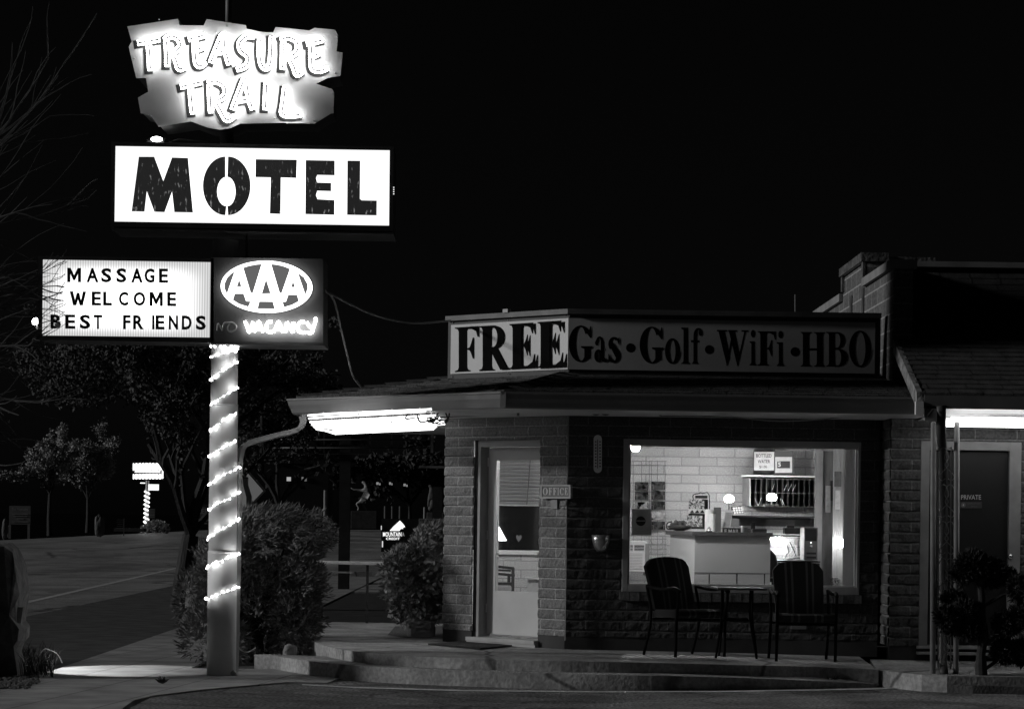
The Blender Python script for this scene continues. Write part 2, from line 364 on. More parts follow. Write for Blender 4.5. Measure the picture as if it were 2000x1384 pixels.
# ================================================================ the setting
m_asph = mat('asphalt', 0.16, 0.9, 0.4, 2.2, 1.0, 30, fine=0.7, cracks=.45, patches=.35)
m_road = mat('road_asphalt', 0.34, 0.5, 0.35, 0.5, 0.4, 60, spec=0.5, fine=0.35, stretch=(1, 0.12, 1), cracks=.12, patches=.3)
m_conc = mat('concrete', 0.33, 0.8, 0.34, 2.6, 0.35, 26, fine=0.2, cracks=.35, patches=.22)
m_soil = mat('soil', 0.085, 0.95, 0.4, 3, 0.6, 40)
m_paint = mat('road_paint', 0.6, 0.6, 0.2, 5)
m_grass = mat('lawn_turf', 0.035, 0.95, 0.4, 3, 0.8, 60)
m_gravel = mat('gravel', 0.12, 0.9, 0.5, 60, 0.9, 90, fine=0.5)
g = MB(); g.face([(-400, -30, -0.13), (400, -30, -0.13), (400, 900, -0.13), (-400, 900, -0.13)]); structure('ground', g, mat('ground_soil', 0.006, 1.0, 0.4, 0.3, spec=0.0))
g = MB(); g.prism([(-26, 10, -0.1), (-7, 10, -0.1), (-7, 64, -0.1), (60, 64, -0.1), (60, 250, -0.1), (-26, 250, -0.1)], (0, 0, -0.02)); structure('road', g, m_road)
g = MB()
a, b = Pz(100, 1165, -0.1), Pz(345, 1109, -0.1)
d = (b - a).normalized(); sd_ = V((d.y, -d.x, 0)) * 0.07; a = a - d * 20; b = b + d * 2
g.face([a + sd_ + V((0, 0, .004)), b + sd_ + V((0, 0, .004)), b - sd_ + V((0, 0, .004)), a - sd_ + V((0, 0, .004))])
structure('lane_line', g, m_paint)
g = MB(); g.box(-6.6, 5, 66.6, 67.0, -0.12, 0.03); structure('kerb', g, m_conc)
g = MB(); g.face([(-3.0, 14, -0.012), (16, 14, -0.012), (16, 25.2, -0.012), (-3.0, 25.2, -0.012)]); structure('parking_lot', g, m_asph)
# gravel verge between road and sidewalk, with its kerb
g = MB(); g.face([(-6.9, 14, -0.008), (-4.4, 14, -0.008), (-4.4, 62, -0.008), (-6.9, 62, -0.008)]); structure('verge', g, m_soil)
g = MB(); g.box(-7.05, -6.9, 14, 62, -0.1, -0.02); structure('kerb', g, m_soil)
# pavement with joints
def paving(name, base, gx, gy, ang):
    m, t, out = _new(name)
    b = t.nodes.new('ShaderNodeBsdfPrincipled'); b.inputs['Roughness'].default_value = 0.75
    tc = t.nodes.new('ShaderNodeTexCoord'); mp = t.nodes.new('ShaderNodeMapping'); mp.inputs['Rotation'].default_value = (0, 0, ang)
    t.links.new(tc.outputs['Object'], mp.inputs[0])
    br = t.nodes.new('ShaderNodeTexBrick'); br.offset = 0.0; br.inputs['Scale'].default_value = 1
    br.inputs['Brick Width'].default_value = gx; br.inputs['Row Height'].default_value = gy; br.inputs['Mortar Size'].default_value = 0.008
    br.inputs['Color1'].default_value = _g(base); br.inputs['Color2'].default_value = _g(base * 0.9); br.inputs['Mortar'].default_value = _g(base * 0.35)
    t.links.new(mp.outputs[0], br.inputs[0])
    n = t.nodes.new('ShaderNodeTexNoise'); n.inputs['Scale'].default_value = 2.5; n.inputs['Detail'].default_value = 8; t.links.new(tc.outputs['Object'], n.inputs[0])
    mr = t.nodes.new('ShaderNodeMapRange'); mr.inputs[1].default_value = .3; mr.inputs[2].default_value = .7; mr.inputs[3].default_value = .65; mr.inputs[4].default_value = 1.3
    t.links.new(n.outputs[0], mr.inputs[0])
    mx = t.nodes.new('ShaderNodeMixRGB'); mx.blend_type = 'MULTIPLY'; mx.inputs[0].default_value = 1
    t.links.new(br.outputs[0], mx.inputs[1]); t.links.new(mr.outputs[0], mx.inputs[2]); t.links.new(mx.outputs[0], b.inputs['Base Color'])
    n2 = t.nodes.new('ShaderNodeTexNoise'); n2.inputs['Scale'].default_value = 120; t.links.new(tc.outputs['Object'], n2.inputs[0])
    bp = t.nodes.new('ShaderNodeBump'); bp.inputs['Strength'].default_value = .3; bp.inputs['Distance'].default_value = .01
    t.links.new(n2.outputs[0], bp.inputs['Height']); t.links.new(bp.outputs[0], b.inputs['Normal'])
    t.links.new(b.outputs[0], out.inputs[0]); return m
m_pave = paving('sidewalk_concrete', 0.32, 0.62, 1.3, 0.12)
curve = [Pz(x, y, 0) for x, y in ((640, 1332), (560, 1331), (490, 1337), (400, 1345), (300, 1357), (262, 1366), (236, 1384), (215, 1420), (200, 1500))]
pts = [V((-4.4, 14, 0)), V((-4.4, 62, 0)), V((-3.15, 62, 0)), V((-3.15, 25.3, 0)), Pz(560, 1306, 0)] + [V((-1.5, 25.0, 0))] + curve + [V((curve[-1].x, 14, 0))]
g = MB(); g.prism(pts[::-1], (0, 0, -0.06)); structure('sidewalk', g, m_pave)
g = MB(); q = [V((-3.15, 62, 0)), V((-3.15, 25.3, 0)), Pz(560, 1306, 0), V((-1.5, 25.0, 0)), V((-0.7, 31, 0)), V((-0.7, 62, 0))]
g.face([p + V((0, 0, -0.02)) for p in q]); structure('planting_bed', g, m_soil)
g = MB(); g.face([(-3.1, 30.2, -0.015), (6, 30.2, -0.015), (6, 50, -0.015), (-3.1, 50, -0.015)]); structure('lawn', g, m_grass)
g = MB(); g.box(-3.1, 6, 50.5, 55.5, -0.05, 0.0); structure('path', g, m_conc)
g = MB(); g.box(-3.1, 6, 57.5, 60.5, -0.05, -0.01); structure('path', g, m_conc)
# ---- the stepped concrete porch
PADN = [0]
def pad(name, edge, z, zb, back):
    q = [p for p in smooth_path([Pz(e[0], e[1], e[2] if len(e) > 2 else z) for e in edge], 5)]; PADN[0] = len(q); q = q + [V((p[0], p[1], z)) for p in back]
    return pad_mesh(name, q, z, zb)
def pad_mesh(name, q, z, zb):
    n_e = PADN[0]; e = q[:n_e]; back = q[n_e:]
    k = next(i for i, p in enumerate(e) if p.x > 0.6)
    mb_ = MB(); mb_.face([p for p in (e[:k + 1] + [V((e[k].x, 25.38, z))] + back)])
    inn = lambda p: V((p.x, 25.38 if p.x < 3.6 else 24.9, z + (p.z - z) * .35))
    for i in range(k, len(e) - 1): mb_.face([e[i], e[i + 1], inn(e[i + 1]), inn(e[i])])
    lo = [V((p.x, p.y, zb)) for p in e]
    for i in range(len(e) - 1): mb_.face([lo[i], lo[i + 1], e[i + 1], e[i]])
    p = back[-1]; mb_.face([V((p.x, p.y, zb)), lo[0], e[0], p]); p = e[-1]; t_ = inn(p); mb_.face([lo[-1], V((t_.x, t_.y, zb)), t_, p])
    return structure(name, mb_, m_conc)
up_e = [(600, 1238), (604, 1246), (622, 1256), (650, 1264), (700, 1272), (780, 1279), (880, 1284), (1000, 1287.5), (1160, 1291), (1300, 1294, .22), (1460, 1298, .20), (1600, 1301.5, .17), (1716, 1308, .147)]
pad('porch', up_e, 0.23, -0.03, [(0.6, 31.0), (-2.35, 31.0)])
wk = [Pz(1714, 1307.6, .144), Pz(1760, 1313, .141), Pz(1800, 1317, .14), Pz(1850, 1319, .14), Pz(2060, 1322, .14)]
mb_ = MB(); mb_.prism(wk + [V((8.2, 24.95, .21)), V((3.5, 24.9, .2))], (0, 0, -.2)); structure('walkway', mb_, m_conc)
mb_ = MB(); mb_.prism([Pz(x, y, .06) for x, y in ((1830, 1332), (1850, 1336), (1900, 1338), (2060, 1341))] + [Pz(2060, 1324, .06), Pz(1850, 1322, .06)], (0, 0, -.12)); structure('planting_bed', mb_, m_soil)
lo_e = [(497, 1277), (535, 1279.5), (560, 1284), (620, 1292), (700, 1299), (800, 1305), (1000, 1312), (1160, 1316), (1300, 1319, .125), (1430, 1322, .105), (1560, 1327, .075), (1640, 1331, .05), (1740, 1336, .005)]
pad('porch_step', lo_e, 0.13, -0.03, [(-1.9, 25.38), (-2.4, 25.6)])
g = MB(); q = [Pz(x, y, -0.006) for x, y in ((590, 1335), (700, 1340.5), (900, 1346), (1160, 1348.5), (1400, 1348), (1700, 1343), (1780, 1340), (1780, 1342), (1700, 1345.5), (1400, 1350.5), (1160, 1351), (900, 1348.5), (700, 1342.5), (590, 1336.6))]
g.face(q); structure('parking_line', g, m_paint)
g = MB(); q = [Pz(x, y, 0.236) for x, y in ((757, 1239), (772, 1222), (868, 1222), (868, 1246), (800, 1245))]; g.face(q); structure('gravel_bed', g, m_gravel)

# ================================================================ the pole sign
PX = P(432, 1320, 24.3).x
m_pole = mat('pole_paint', 0.82, 0.5, 0.12, 2.5, 0.05, 80)
m_black = mat('black_paint', 0.02, 0.5, 0.3, 5)
m_cab = mat('cabinet_metal', 0.045, 0.5, 0.3, 3, metal=0.0)
m_neon = emit('neon_glow', 12.5)
sign = thing('pole_sign', 'tall lit motel sign on a round white post, with a ragged neon board on top', 'sign', (PX, 24.3, 0))
mb = MB()
ctop, cbot = P(441, 470, 24.3), P(432, 1321, 24.3)
ctop = V((ctop.x, 24.3, ctop.z)); cbot = V((cbot.x, 24.3, 0))
mb.tube([cbot, cbot.lerp(ctop, 0.28)], 0.139, 32); part('pole', mb, m_pole, sign, smooth=True)
mb = MB(); mb.tube([cbot.lerp(ctop, 0.28), cbot.lerp(ctop, 0.285)], 0.1405, 32); mb.tube([cbot.lerp(ctop, 0.285), cbot.lerp(ctop, 0.62)], 0.133, 32); mb.tube([cbot.lerp(ctop, 0.62), cbot.lerp(ctop, 0.623)], 0.1345, 32); mb.tube([cbot.lerp(ctop, 0.623), ctop], 0.128, 32); part('pole', mb, m_pole, sign, smooth=True)
mb = MB(); mb.tube([P(443, 300, 24.3), P(444, 90, 24.3)], 0.066, 20); mb.tube([P(446, 100, 24.3), P(447, -60, 24.3)], 0.03, 14); part('mast', mb, mat('mast_grey', 0.16, 0.5, 0.1), sign, smooth=True)
mb = MB(); mb.tube([P(482, 520, 24.25), P(482, 440, 24.25)], 0.012, 8); part('conduit', mb, mat('mast_grey'), sign, smooth=True)
YN = (0, -1, 0)
Z1 = lambda x, y: (200 + x / 2.8833, y / 2.8833)
# --- MOTEL cabinet
mb = MB()
q = [Z1(50, 798), (Z1(1640, 826)), Z1(1636, 1303), Z1(46, 1276)]
cab = [Pp(x, y, (0, 24.0, 0), V(YN)) for x, y in q]
fr = [Z1(73, 822), Z1(1618, 846), Z1(1614, 1270), Z1(67, 1247)]
fin = [Pp(x, y, (0, 24.0, 0), V(YN)) for x, y in fr]
for k in range(4):                                   # frame bars round the face
    k2 = (k + 1) % 4
    mb.prism([cab[k], cab[k2], fin[k2], fin[k]], (0, 0.6, 0))
mb.prism([p + V((0, 0.03, 0)) for p in fin], (0, 0.56, 0))
mb.prism([Pp(x, y, (0, 23.97, 0), V(YN)) for x, y in (Z1(50, 1283), Z1(1638, 1309), Z1(1638, 1318), Z1(50, 1292))], (0, 0.66, 0))
mot = part('motel_cabinet', mb, m_cab, sign, label='long box cabinet with a white lit face reading MOTEL')
def lit_face(name, lo, hi, ribs=0.0, edge=0.25):
    m, t, out = _new(name)
    e = t.nodes.new('ShaderNodeEmission'); tc = t.nodes.new('ShaderNodeTexCoord'); sx = t.nodes.new('ShaderNodeSeparateXYZ'); t.links.new(tc.outputs['UV'], sx.inputs[0])
    def tri(sock):
        a = t.nodes.new('ShaderNodeMath'); a.operation = 'PINGPONG'; a.inputs[1].default_value = 0.5; t.links.new(sock, a.inputs[0])
        r = t.nodes.new('ShaderNodeMapRange'); r.interpolation_type = 'SMOOTHSTEP'; r.inputs[1].default_value = 0; r.inputs[2].default_value = edge; t.links.new(a.outputs[0], r.inputs[0]); return r.outputs[0]
    a = t.nodes.new('ShaderNodeMath'); a.operation = 'MULTIPLY'; t.links.new(tri(sx.outputs[0]), a.inputs[0]); t.links.new(tri(sx.outputs[1]), a.inputs[1])
    r = t.nodes.new('ShaderNodeMapRange'); r.inputs[3].default_value = lo; r.inputs[4].default_value = hi; t.links.new(a.outputs[0], r.inputs[0]); val = r.outputs[0]
    if ribs:
        wv = t.nodes.new('ShaderNodeMath'); wv.operation = 'MULTIPLY'; wv.inputs[1].default_value = 66 * 2 * math.pi; t.links.new(sx.outputs[0], wv.inputs[0])
        s = t.nodes.new('ShaderNodeMath'); s.operation = 'SINE'; t.links.new(wv.outputs[0], s.inputs[0])
        k = t.nodes.new('ShaderNodeMapRange'); k.inputs[1].default_value = -1; k.inputs[2].default_value = 1; k.inputs[3].default_value = 1 - ribs; k.inputs[4].default_value = 1; t.links.new(s.outputs[0], k.inputs[0])
        mu = t.nodes.new('ShaderNodeMath'); mu.operation = 'MULTIPLY'; t.links.new(val, mu.inputs[0]); t.links.new(k.outputs[0], mu.inputs[1]); val = mu.outputs[0]
    t.links.new(val, e.inputs[1]); t.links.new(e.outputs[0], out.inputs[0]); return m
UVQ = [(0, 1), (1, 1), (1, 0), (0, 0)]
mb = MB(); mb.face([p + V((0, 0.02, 0)) for p in fin], UVQ); part('sign_face', mb, lit_face('motel_face', 1.15, 1.9), mot)
def worn_letter(name, base=0.012, leak=0.35):
    m, t, out = _new(name); b = t.nodes.new('ShaderNodeBsdfPrincipled'); tc = t.nodes.new('ShaderNodeTexCoord')
    b.inputs['Base Color'].default_value = _g(0.05); b.inputs['Roughness'].default_value = 0.6
    mp = t.nodes.new('ShaderNodeMapping'); mp.inputs['Scale'].default_value = (38, 1, 14); t.links.new(tc.outputs['Object'], mp.inputs[0])
    n = t.nodes.new('ShaderNodeTexNoise'); n.inputs['Scale'].default_value = 1.0; n.inputs['Detail'].default_value = 4; t.links.new(mp.outputs[0], n.inputs[0])
    r = t.nodes.new('ShaderNodeMapRange'); r.inputs[1].default_value = 0.60; r.inputs[2].default_value = 0.78; r.inputs[3].default_value = base; r.inputs[4].default_value = leak; t.links.new(n.outputs[0], r.inputs[0])
    b.inputs['Emission Color'].default_value = _g(1); t.links.new(r.outputs[0], b.inputs['Emission Strength'])
    t.links.new(b.outputs[0], out.inputs[0]); return m
m_worn = worn_letter('worn_letter_paint')
PLM = ((0, 24.012, 0), YN)
LET = [[[(165, 1190), (205, 883), (292, 883), (343, 1020), (392, 887), (482, 890), (510, 1197), (405, 1195), (392, 1080), (350, 1195), (293, 1193), (250, 1077), (237, 1192)]],
       [ell(692, 1047, 126, 165, 22, PI / 2, PI * 1.5) + [(692, 998)] + ell(698, 1079, 52, 82, 18, PI * 1.5, PI / 2)[1:] , ell(708, 1047, 126, 165, 22, -PI / 2, PI / 2) + ell(704, 1079, 46, 82, 18, PI / 2, -PI / 2)],
       [[(863, 897), (1095, 900), (1092, 1003), (1005, 1000), (1003, 1205), (943, 1203), (948, 1000), (862, 998)]],
       [[(1145, 902), (1308, 905), (1308, 988), (1210, 986), (1203, 1005), (1210, 1028), (1288, 1030), (1288, 1077), (1210, 1075), (1203, 1100), (1212, 1122), (1307, 1127), (1306, 1210), (1143, 1206)]],
       [[(1380, 905), (1452, 906), (1450, 1120), (1460, 1128), (1545, 1130), (1544, 1213), (1378, 1210)]]]
for L in LET:
    mb = MB()
    for pl in L: poly_px(mb, [Z1(x, y) for x, y in pl], PLM)
    part('letter', mb, m_worn, mot)
mb = MB()
for k in range(4): mb.sphere(P(769, 366 + k * 4.3, 23.99), 0.006, 8, 6)
part('indicator_light', mb, emit('pilot_light', 1.0), mot)
# lamp on top of the cabinet
mb = MB(); mb.obox(P(306, 277, 24.25), (0.16, 0.14, 0.05), 0, 0.0, 0.3); mb.tube([P(322, 281, 24.3), P(350, 272, 24.3), P(395, 277, 24.3), P(430, 282, 24.3)], 0.008, 6)
lamp = part('floodlight', mb, m_cab, sign)
mb = MB(); mb.sphere(P(306, 272, 24.12), 0.05, 16, 10, (1.1, 0.6, 0.5)); part('lens', mb, emit('flood_lens', 14.0), lamp, smooth=True)
# --- ragged TREASURE TRAIL board
out_ = [(140, 150), (425, 107), (435, 143), (570, 145), (588, 109), (808, 143), (812, 163), (900, 182), (962, 184), (975, 153), (1165, 173), (1195, 158), (1310, 168), (1328, 200), (1318, 290), (1354, 297), (1340, 428), (1270, 440), (1203, 472), (1295, 503), (1305, 520), (1302, 637), (1285, 640), (1195, 697), (1000, 692), (775, 697), (720, 722), (660, 732), (590, 718), (500, 685), (315, 712), (275, 655), (268, 645), (215, 637), (200, 550), (258, 518), (245, 440), (190, 440), (148, 265), (165, 235)]
mb = MB()
q = [Pp(*Z1(x, y), (0, 24.0, 0), V(YN)) for x, y in out_]
cq = sum(q, V((0, 0, 0))) / len(q)
mb.prism([cq + (p - cq) * 0.985 + V((0, 0.02, 0)) for p in q], (0, 0.55, 0))
brd = part('name_board', mb, mat('board_edge', 0.10, 0.6, 0.2), sign, label='ragged plank-shaped board with neon lettering TREASURE TRAIL')
mb = MB(); mb.prism(q, (0, 0.018, 0)); part('face_panel', mb, mat('board_face', 0.62, 0.55, 0.12, 3, 0.05, 40), brd)
mb = MB()
for x, y in ((430, 140), (320, 110), (640, 185), (700, 150), (180, 330), (1320, 205), (1308, 412), (1298, 520), (1298, 605), (1195, 680), (275, 652), (500, 683), (1040, 695), (970, 665)):
    mb.sphere(Pp(*Z1(x, y), (0, 23.995, 0), V(YN)), 0.008, 8, 6)
part('bolt', mb, mat('bolt_metal', 0.6, 0.3, 0.1, metal=0.5), brd)['kind'] = 'stuff'
NE = [  # neon words: per letter a list of strokes (centre lines)
 [[(200, 243), (322, 222)], [(258, 240), (266, 300), (270, 395)]],
 [[(360, 225), (366, 300), (366, 372)], [(352, 222), (385, 205), (425, 218), (440, 255), (418, 285), (378, 298)], [(392, 298), (415, 340), (432, 388), (462, 380)]],
 [[(488, 222), (572, 200)], [(522, 218), (522, 290), (530, 358), (552, 372), (580, 355)], [(528, 282), (566, 268)]],
 [[(612, 352), (645, 270), (680, 195), (690, 270), (714, 362)], [(636, 300), (694, 288)]],
 [[(852, 208), (815, 205), (775, 240), (782, 285), (822, 320), (812, 368), (760, 392)]],
 [[(888, 222), (888, 320), (905, 378), (935, 380), (950, 330), (955, 208)]],
 [[(1018, 240), (1018, 310), (1015, 388)], [(1006, 225), (1050, 212), (1095, 235), (1098, 285), (1065, 315), (1030, 322)], [(1052, 322), (1080, 380), (1095, 420), (1126, 405)]],
 [[(1150, 248), (1240, 226)], [(1178, 245), (1178, 330), (1185, 388), (1225, 398), (1266, 385)], [(1184, 318), (1220, 302)]],
 [[(442, 490), (556, 462)], [(496, 482), (502, 560), (510, 638)]],
 [[(604, 480), (608, 560), (612, 632)], [(596, 468), (640, 458), (690, 490), (684, 545), (625, 572)], [(640, 574), (672, 632), (702, 676), (742, 655)]],
 [[(734, 615), (770, 520), (806, 440), (822, 530), (846, 615)], [(760, 568), (830, 558)]],
 [[(925, 470), (922, 540), (918, 615)]],
 [[(1030, 490), (1020, 580), (1014, 640), (1060, 650), (1118, 645)]]]
m_chan = mat('letter_channel', 0.012, 0.6, 0.2)
for L in NE:
    mb = MB(); nb = MB()
    for st in L:
        st3 = [V((x, y, 0)) for x, y in st]
        sp = smooth_path(st3, 4) if len(st3) > 2 else [st3[0].lerp(st3[1], k / 4) for k in range(5)]
        Lf, Rt = [], []
        for i, p in enumerate(sp):
            d = (sp[min(i + 1, len(sp) - 1)] - sp[max(i - 1, 0)]).normalized(); Lf.append(p + V((d.y, -d.x, 0))); Rt.append(p - V((d.y, -d.x, 0)))
        d0 = (sp[0] - sp[1]).normalized(); d1 = (sp[-1] - sp[-2]).normalized()
        W_, O_ = 24.0, 11.0
        def side(p, i, k):
            d = (sp[min(i + 1, len(sp) - 1)] - sp[max(i - 1, 0)]).normalized(); return p + V((d.y, -d.x, 0)) * k
        # dark channel, lying a little down and left of the tubes
        a = [side(p, i, W_) for i, p in enumerate(sp)]; b = [side(p, i, -W_) for i, p in enumerate(sp)]
        a[0] += d0 * 14; b[0] += d0 * 14; a[-1] += d1 * 14; b[-1] += d1 * 14
        for i in range(len(sp) - 1):
            qd = [Pp(*Z1(p.x - 10, p.y + 10), (0, 24.0, 0), V(YN)) + V((0, -0.004 - 0.0004 * len(mb.f), 0)) for p in (a[i], a[i + 1], b[i + 1], b[i])]
            mb.face(qd)
        loop = [side(p, i, O_) for i, p in enumerate(sp)] + [side(p, i, -O_) for i, p in reversed(list(enumerate(sp)))]
        lp = [Pp(*Z1(p.x, p.y), (0, 23.945, 0), V(YN)) for p in loop]
        nb.tube(lp, 0.0095, 8, closed=True)
    c = part('letter', mb, m_chan, brd)
    part('neon_tube', nb, m_neon, brd, smooth=True)
# --- reader board
Z2 = lambda x, y: (60 + x / 5.5556, 500 + y / 5.5556)
mb = MB()
face_ = [Z2(130, 37), Z2(1953, 65), Z2(1943, 882), Z2(122, 860)]; outr = [Z2(80, -2), Z2(1985, 26), Z2(1985, 938), Z2(75, 905)]
pi_ = [Pp(x, y, (0, 24.0, 0), V(YN)) for x, y in face_]; po = [Pp(x, y, (0, 24.0, 0), V(YN)) for x, y in outr]
for k in range(4):
    k2 = (k + 1) % 4; mb.prism([po[k], po[k2], pi_[k2], pi_[k]], (0, 0.6, 0))
mb.prism([p + V((0, 0.03, 0)) for p in pi_], (0, 0.55, 0))
rdr = part('reader_board', mb, m_cab, sign, label='white lit letter board reading MASSAGE WELCOME BEST FRIENDS')
mb = MB(); mb.face([p + V((0, 0.02, 0)) for p in pi_], UVQ); part('sign_face', mb, lit_face('reader_face', 0.75, 2.6, 0.35, 0.3), rdr)
PLR = ((0, 24.008, 0), YN); m_let = mat('plastic_letter', 0.025, 0.4, 0.2)
PGM = [(0, 0), (0, 1), (.25, 1), (.5, .5), (.75, 1), (1, 1), (1, 0), (.77, 0), (.77, .58), (.57, .14), (.43, .14), (.23, .58), (.23, 0)]
PGW = [(0, 1), (.2, 1), (.32, .38), (.42, .9), (.58, .9), (.68, .38), (.8, 1), (1, 1), (.8, 0), (.6, 0), (.5, .42), (.4, 0), (.2, 0)]
rows = [('MASSAGE', [(397, 548), (605, 738), (765, 878), (930, 1040), (1090, 1218), (1235, 1345), (1392, 1492)], 128, 283),
        ('WELCOME', [(425, 603), (662, 765), (787, 883), (957, 1060), (1117, 1245), (1290, 1435), (1482, 1580)], 382, 534),
        ('BESTFRIENDS', [(215, 330), (375, 485), (533, 648), (683, 778), (1003, 1085), (1112, 1227), (1318, 1345), (1355, 1453), (1498, 1600), (1640, 1747), (1792, 1902)], 634, 788)]
def strokes(ch, box, y0, y1, th, dash=None):
    """bold sans letter as ribbons in px"""
    pass
for txt, bx, y0, y1 in rows:
    for ch, (a, b) in zip(txt, bx):
        dy = (a - 400) * 0.0085
        x0_, y0_ = Z2(a, y0 + dy); x1_, y1_ = Z2(b, y1 + dy)
        if ch in 'MW':
            mb = MB(); pg = PGM if ch == 'M' else PGW; poly_px(mb, [(x0_ + u * (x1_ - x0_), y1_ + (y0_ - y1_) * v + .014 * u * (x1_ - x0_)) for u, v in pg], PLR, 0.006); part('letter', mb, m_let, rdr)
        else: text_px('letter', ch, (x0_, y0_, x1_, y1_, 0.014), PLR, m_let, rdr, offset=0.036 if ch not in 'EFT' else 0.03, lift=0.006)
mb = MB(); poly_px(mb, [Z2(255, 735), Z2(300, 728), Z2(322, 755), Z2(300, 782), Z2(275, 775)], ((0, 24.0, 0), YN), 0.004); part('sticker', mb, mat('sticker_white', 0.6), rdr)
# lamp at the left end of the reader board
mb = MB(); mb.obox(P(80, 634, 24.2), (0.07, 0.12, 0.09)); lamp2 = part('floodlight', mb, m_cab, sign)
mb = MB(); mb.sphere(P(70, 628, 24.1), 0.036, 14, 10); part('lens', mb, emit('flood_lens_2', 22.0), lamp2, smooth=True)
spl = bpy.data.lights.new('floodlight_beam', 'SPOT'); spl.energy = 1800; spl.spot_size = math.radians(30); spl.spot_blend = 0.25; spl.shadow_soft_size = 0.04
spo = bpy.data.objects.new('floodlight_beam', spl); COL.objects.link(spo); spo.location = P(72, 640, 24.05); spo.rotation_euler = (V((-3.62, 24.72, 0)) - spo.location).to_track_quat('-Z', 'Y').to_euler()
# --- club panel with the oval emblem and VACANCY neon
Z3 = lambda x, y: (410 + x / 7.687, 500 + y / 7.687)
mb = MB(); q = [Pp(*Z3(x, y), (0, 24.0, 0), V(YN)) for x, y in ((22, 20), (1700, 42), (1700, 1298), (15, 1280))]; mb.prism(q, (0, 0.6, 0))
mb.prism([Pp(*Z3(x, y), (0, 23.98, 0), V(YN)) for x, y in ((12, 1282), (1706, 1300), (1708, 1342), (10, 1322))], (0, 0.64, 0))
clb = part('club_panel', mb, mat('panel_dark', 0.10, 0.5, 0.15, 4), sign, label='dark panel with a glowing oval AAA emblem over VACANCY neon')
PL3 = ((0, 23.998, 0), YN); rot = 0.016
mb = MB(); poly_px(mb, [Z3(x, y) for x, y in ell(857, 468, 694, 398, 64, rot=rot)], PL3, 0.004, 0.004); emb = part('emblem', mb, m_black, clb)
mb = MB(); poly_px(mb, [Z3(x, y) for x, y in ell(857, 468, 684, 388, 64, rot=rot)], PL3, 0.064, 0.055); part('emblem_face', mb, emit('emblem_glow', 3.0), emb)  # raised and thickened, glowing rim added to spread a halo on the panel
holes = [[(383, 243), (335, 270), (270, 335), (232, 420), (232, 500), (268, 578)], [(450, 355), (485, 468), (415, 468)],
         [(510, 185), (600, 157), (700, 138), (788, 130), (657, 558), (622, 558)], [(853, 355), (922, 570), (788, 575)],
         [(928, 130), (1030, 142), (1130, 168), (1212, 203), (1088, 560), (1055, 560)], [(1257, 385), (1287, 477), (1226, 477)],
         [(1328, 262), (1420, 330), (1475, 430), (1478, 500), (1440, 590)],
         [(385, 572), (517, 572), (555, 685), (622, 690), (588, 770), (450, 727), (355, 668)], [(750, 690), (955, 692), (985, 800), (725, 798)],
         [(1185, 590), (1317, 590), (1345, 685), (1240, 742), (1125, 775), (1095, 695), (1150, 692)]]
m_hole = mat('emblem_infill', 0.05, 0.5, 0.15, 3)
for h in holes:
    mb = MB(); poly_px(mb, [Z3(x, y) for x, y in h], PL3, 0.066); part('emblem_infill', mb, emit('infill_glow', 0.13), emb)
def tubes(name, strokes_, Zf, Y, r, m, parent, sub=4):
    mb_ = MB()
    for st in strokes_:
        q_ = [Pp(*Zf(x, y), (0, Y, 0), V(YN)) for x, y in st]
        mb_.tube(smooth_path(q_, sub) if len(q_) > 2 else q_, r, 8)
    return part(name, mb_, m, parent, smooth=True)
VAC = [[[(525, 975), (560, 1060), (590, 1140), (625, 1060), (650, 985)]], [[(665, 1140), (700, 1050), (735, 985), (765, 1060), (800, 1140)], [(690, 1090), (775, 1090)]],
       [[(930, 985), (885, 985), (845, 1050), (870, 1130), (935, 1140)]], [[(955, 1145), (1000, 1050), (1030, 985), (1065, 1060), (1100, 1145)], [(975, 1095), (1080, 1095)]],
       [[(1130, 1145), (1145, 1060), (1155, 990)], [(1155, 990), (1200, 1070), (1245, 1145)], [(1245, 1145), (1250, 1060), (1255, 990)]],
       [[(1420, 990), (1360, 990), (1315, 1060), (1345, 1135), (1440, 1145)]], [[(1455, 990), (1490, 1050), (1520, 1075)], [(1575, 925), (1590, 960), (1560, 1050), (1530, 1145), (1470, 1150)]]]
for L in VAC: tubes('neon_tube', L, Z3, 23.955, 0.0135, m_neon, clb)
m_off = mat('unlit_tube', 0.85, 0.15, 0.2, 6, spec=0.8)
tubes('neon_tube', [[(110, 1120), (115, 1060), (120, 1010)], [(120, 1010), (160, 1070), (190, 1120)], [(190, 1120), (195, 1060), (215, 1005)]], Z3, 23.955, 0.008, m_off, clb).__setitem__('label', 'unlit neon letter N')
tubes('neon_tube', [[(215, 1005), (280, 1000), (340, 1000), (395, 1050), (385, 1100), (320, 1140), (275, 1110), (270, 1060), (300, 1010)]], Z3, 23.955, 0.008, m_off, clb).__setitem__('label', 'unlit neon letter O')

# ================================================================ string lights round the post
Lk = [(412, 697), (411, 742), (410.5, 792), (410, 842), (409, 892), (408, 945), (407, 996), (405.5, 1052), (404, 1107), (403, 1171)]
Rk = [(463, 683), (463, 707), (463, 757), (462, 804), (461.5, 860), (470, 911), (469, 962), (468, 1012), (467, 1082), (466, 1146)]
sl = thing('string_lights', 'string of small white bulbs wound round the near sign post', 'string lights', (PX, 24.3, 0.6))
wire = []; bulbs = []
def front(a, b, n=12):
    out = []
    for k in range(n + 1):
        t = k / n; ang = PI * (1 - t)
        x = a[0] + (b[0] - a[0]) * (0.5 - 0.5 * math.cos(PI * t)); y = a[1] + (b[1] - a[1]) * (0.5 - 0.5 * math.cos(PI * t)) ** 0.85
        out.append(P(x, y, 24.3 - 0.155 * math.sin(ang)))
    return out
top = front((411, 676), (466, 676)); wire += top
bulbs += [top[k] for k in (1, 3, 5, 6, 8, 9, 10, 11)]
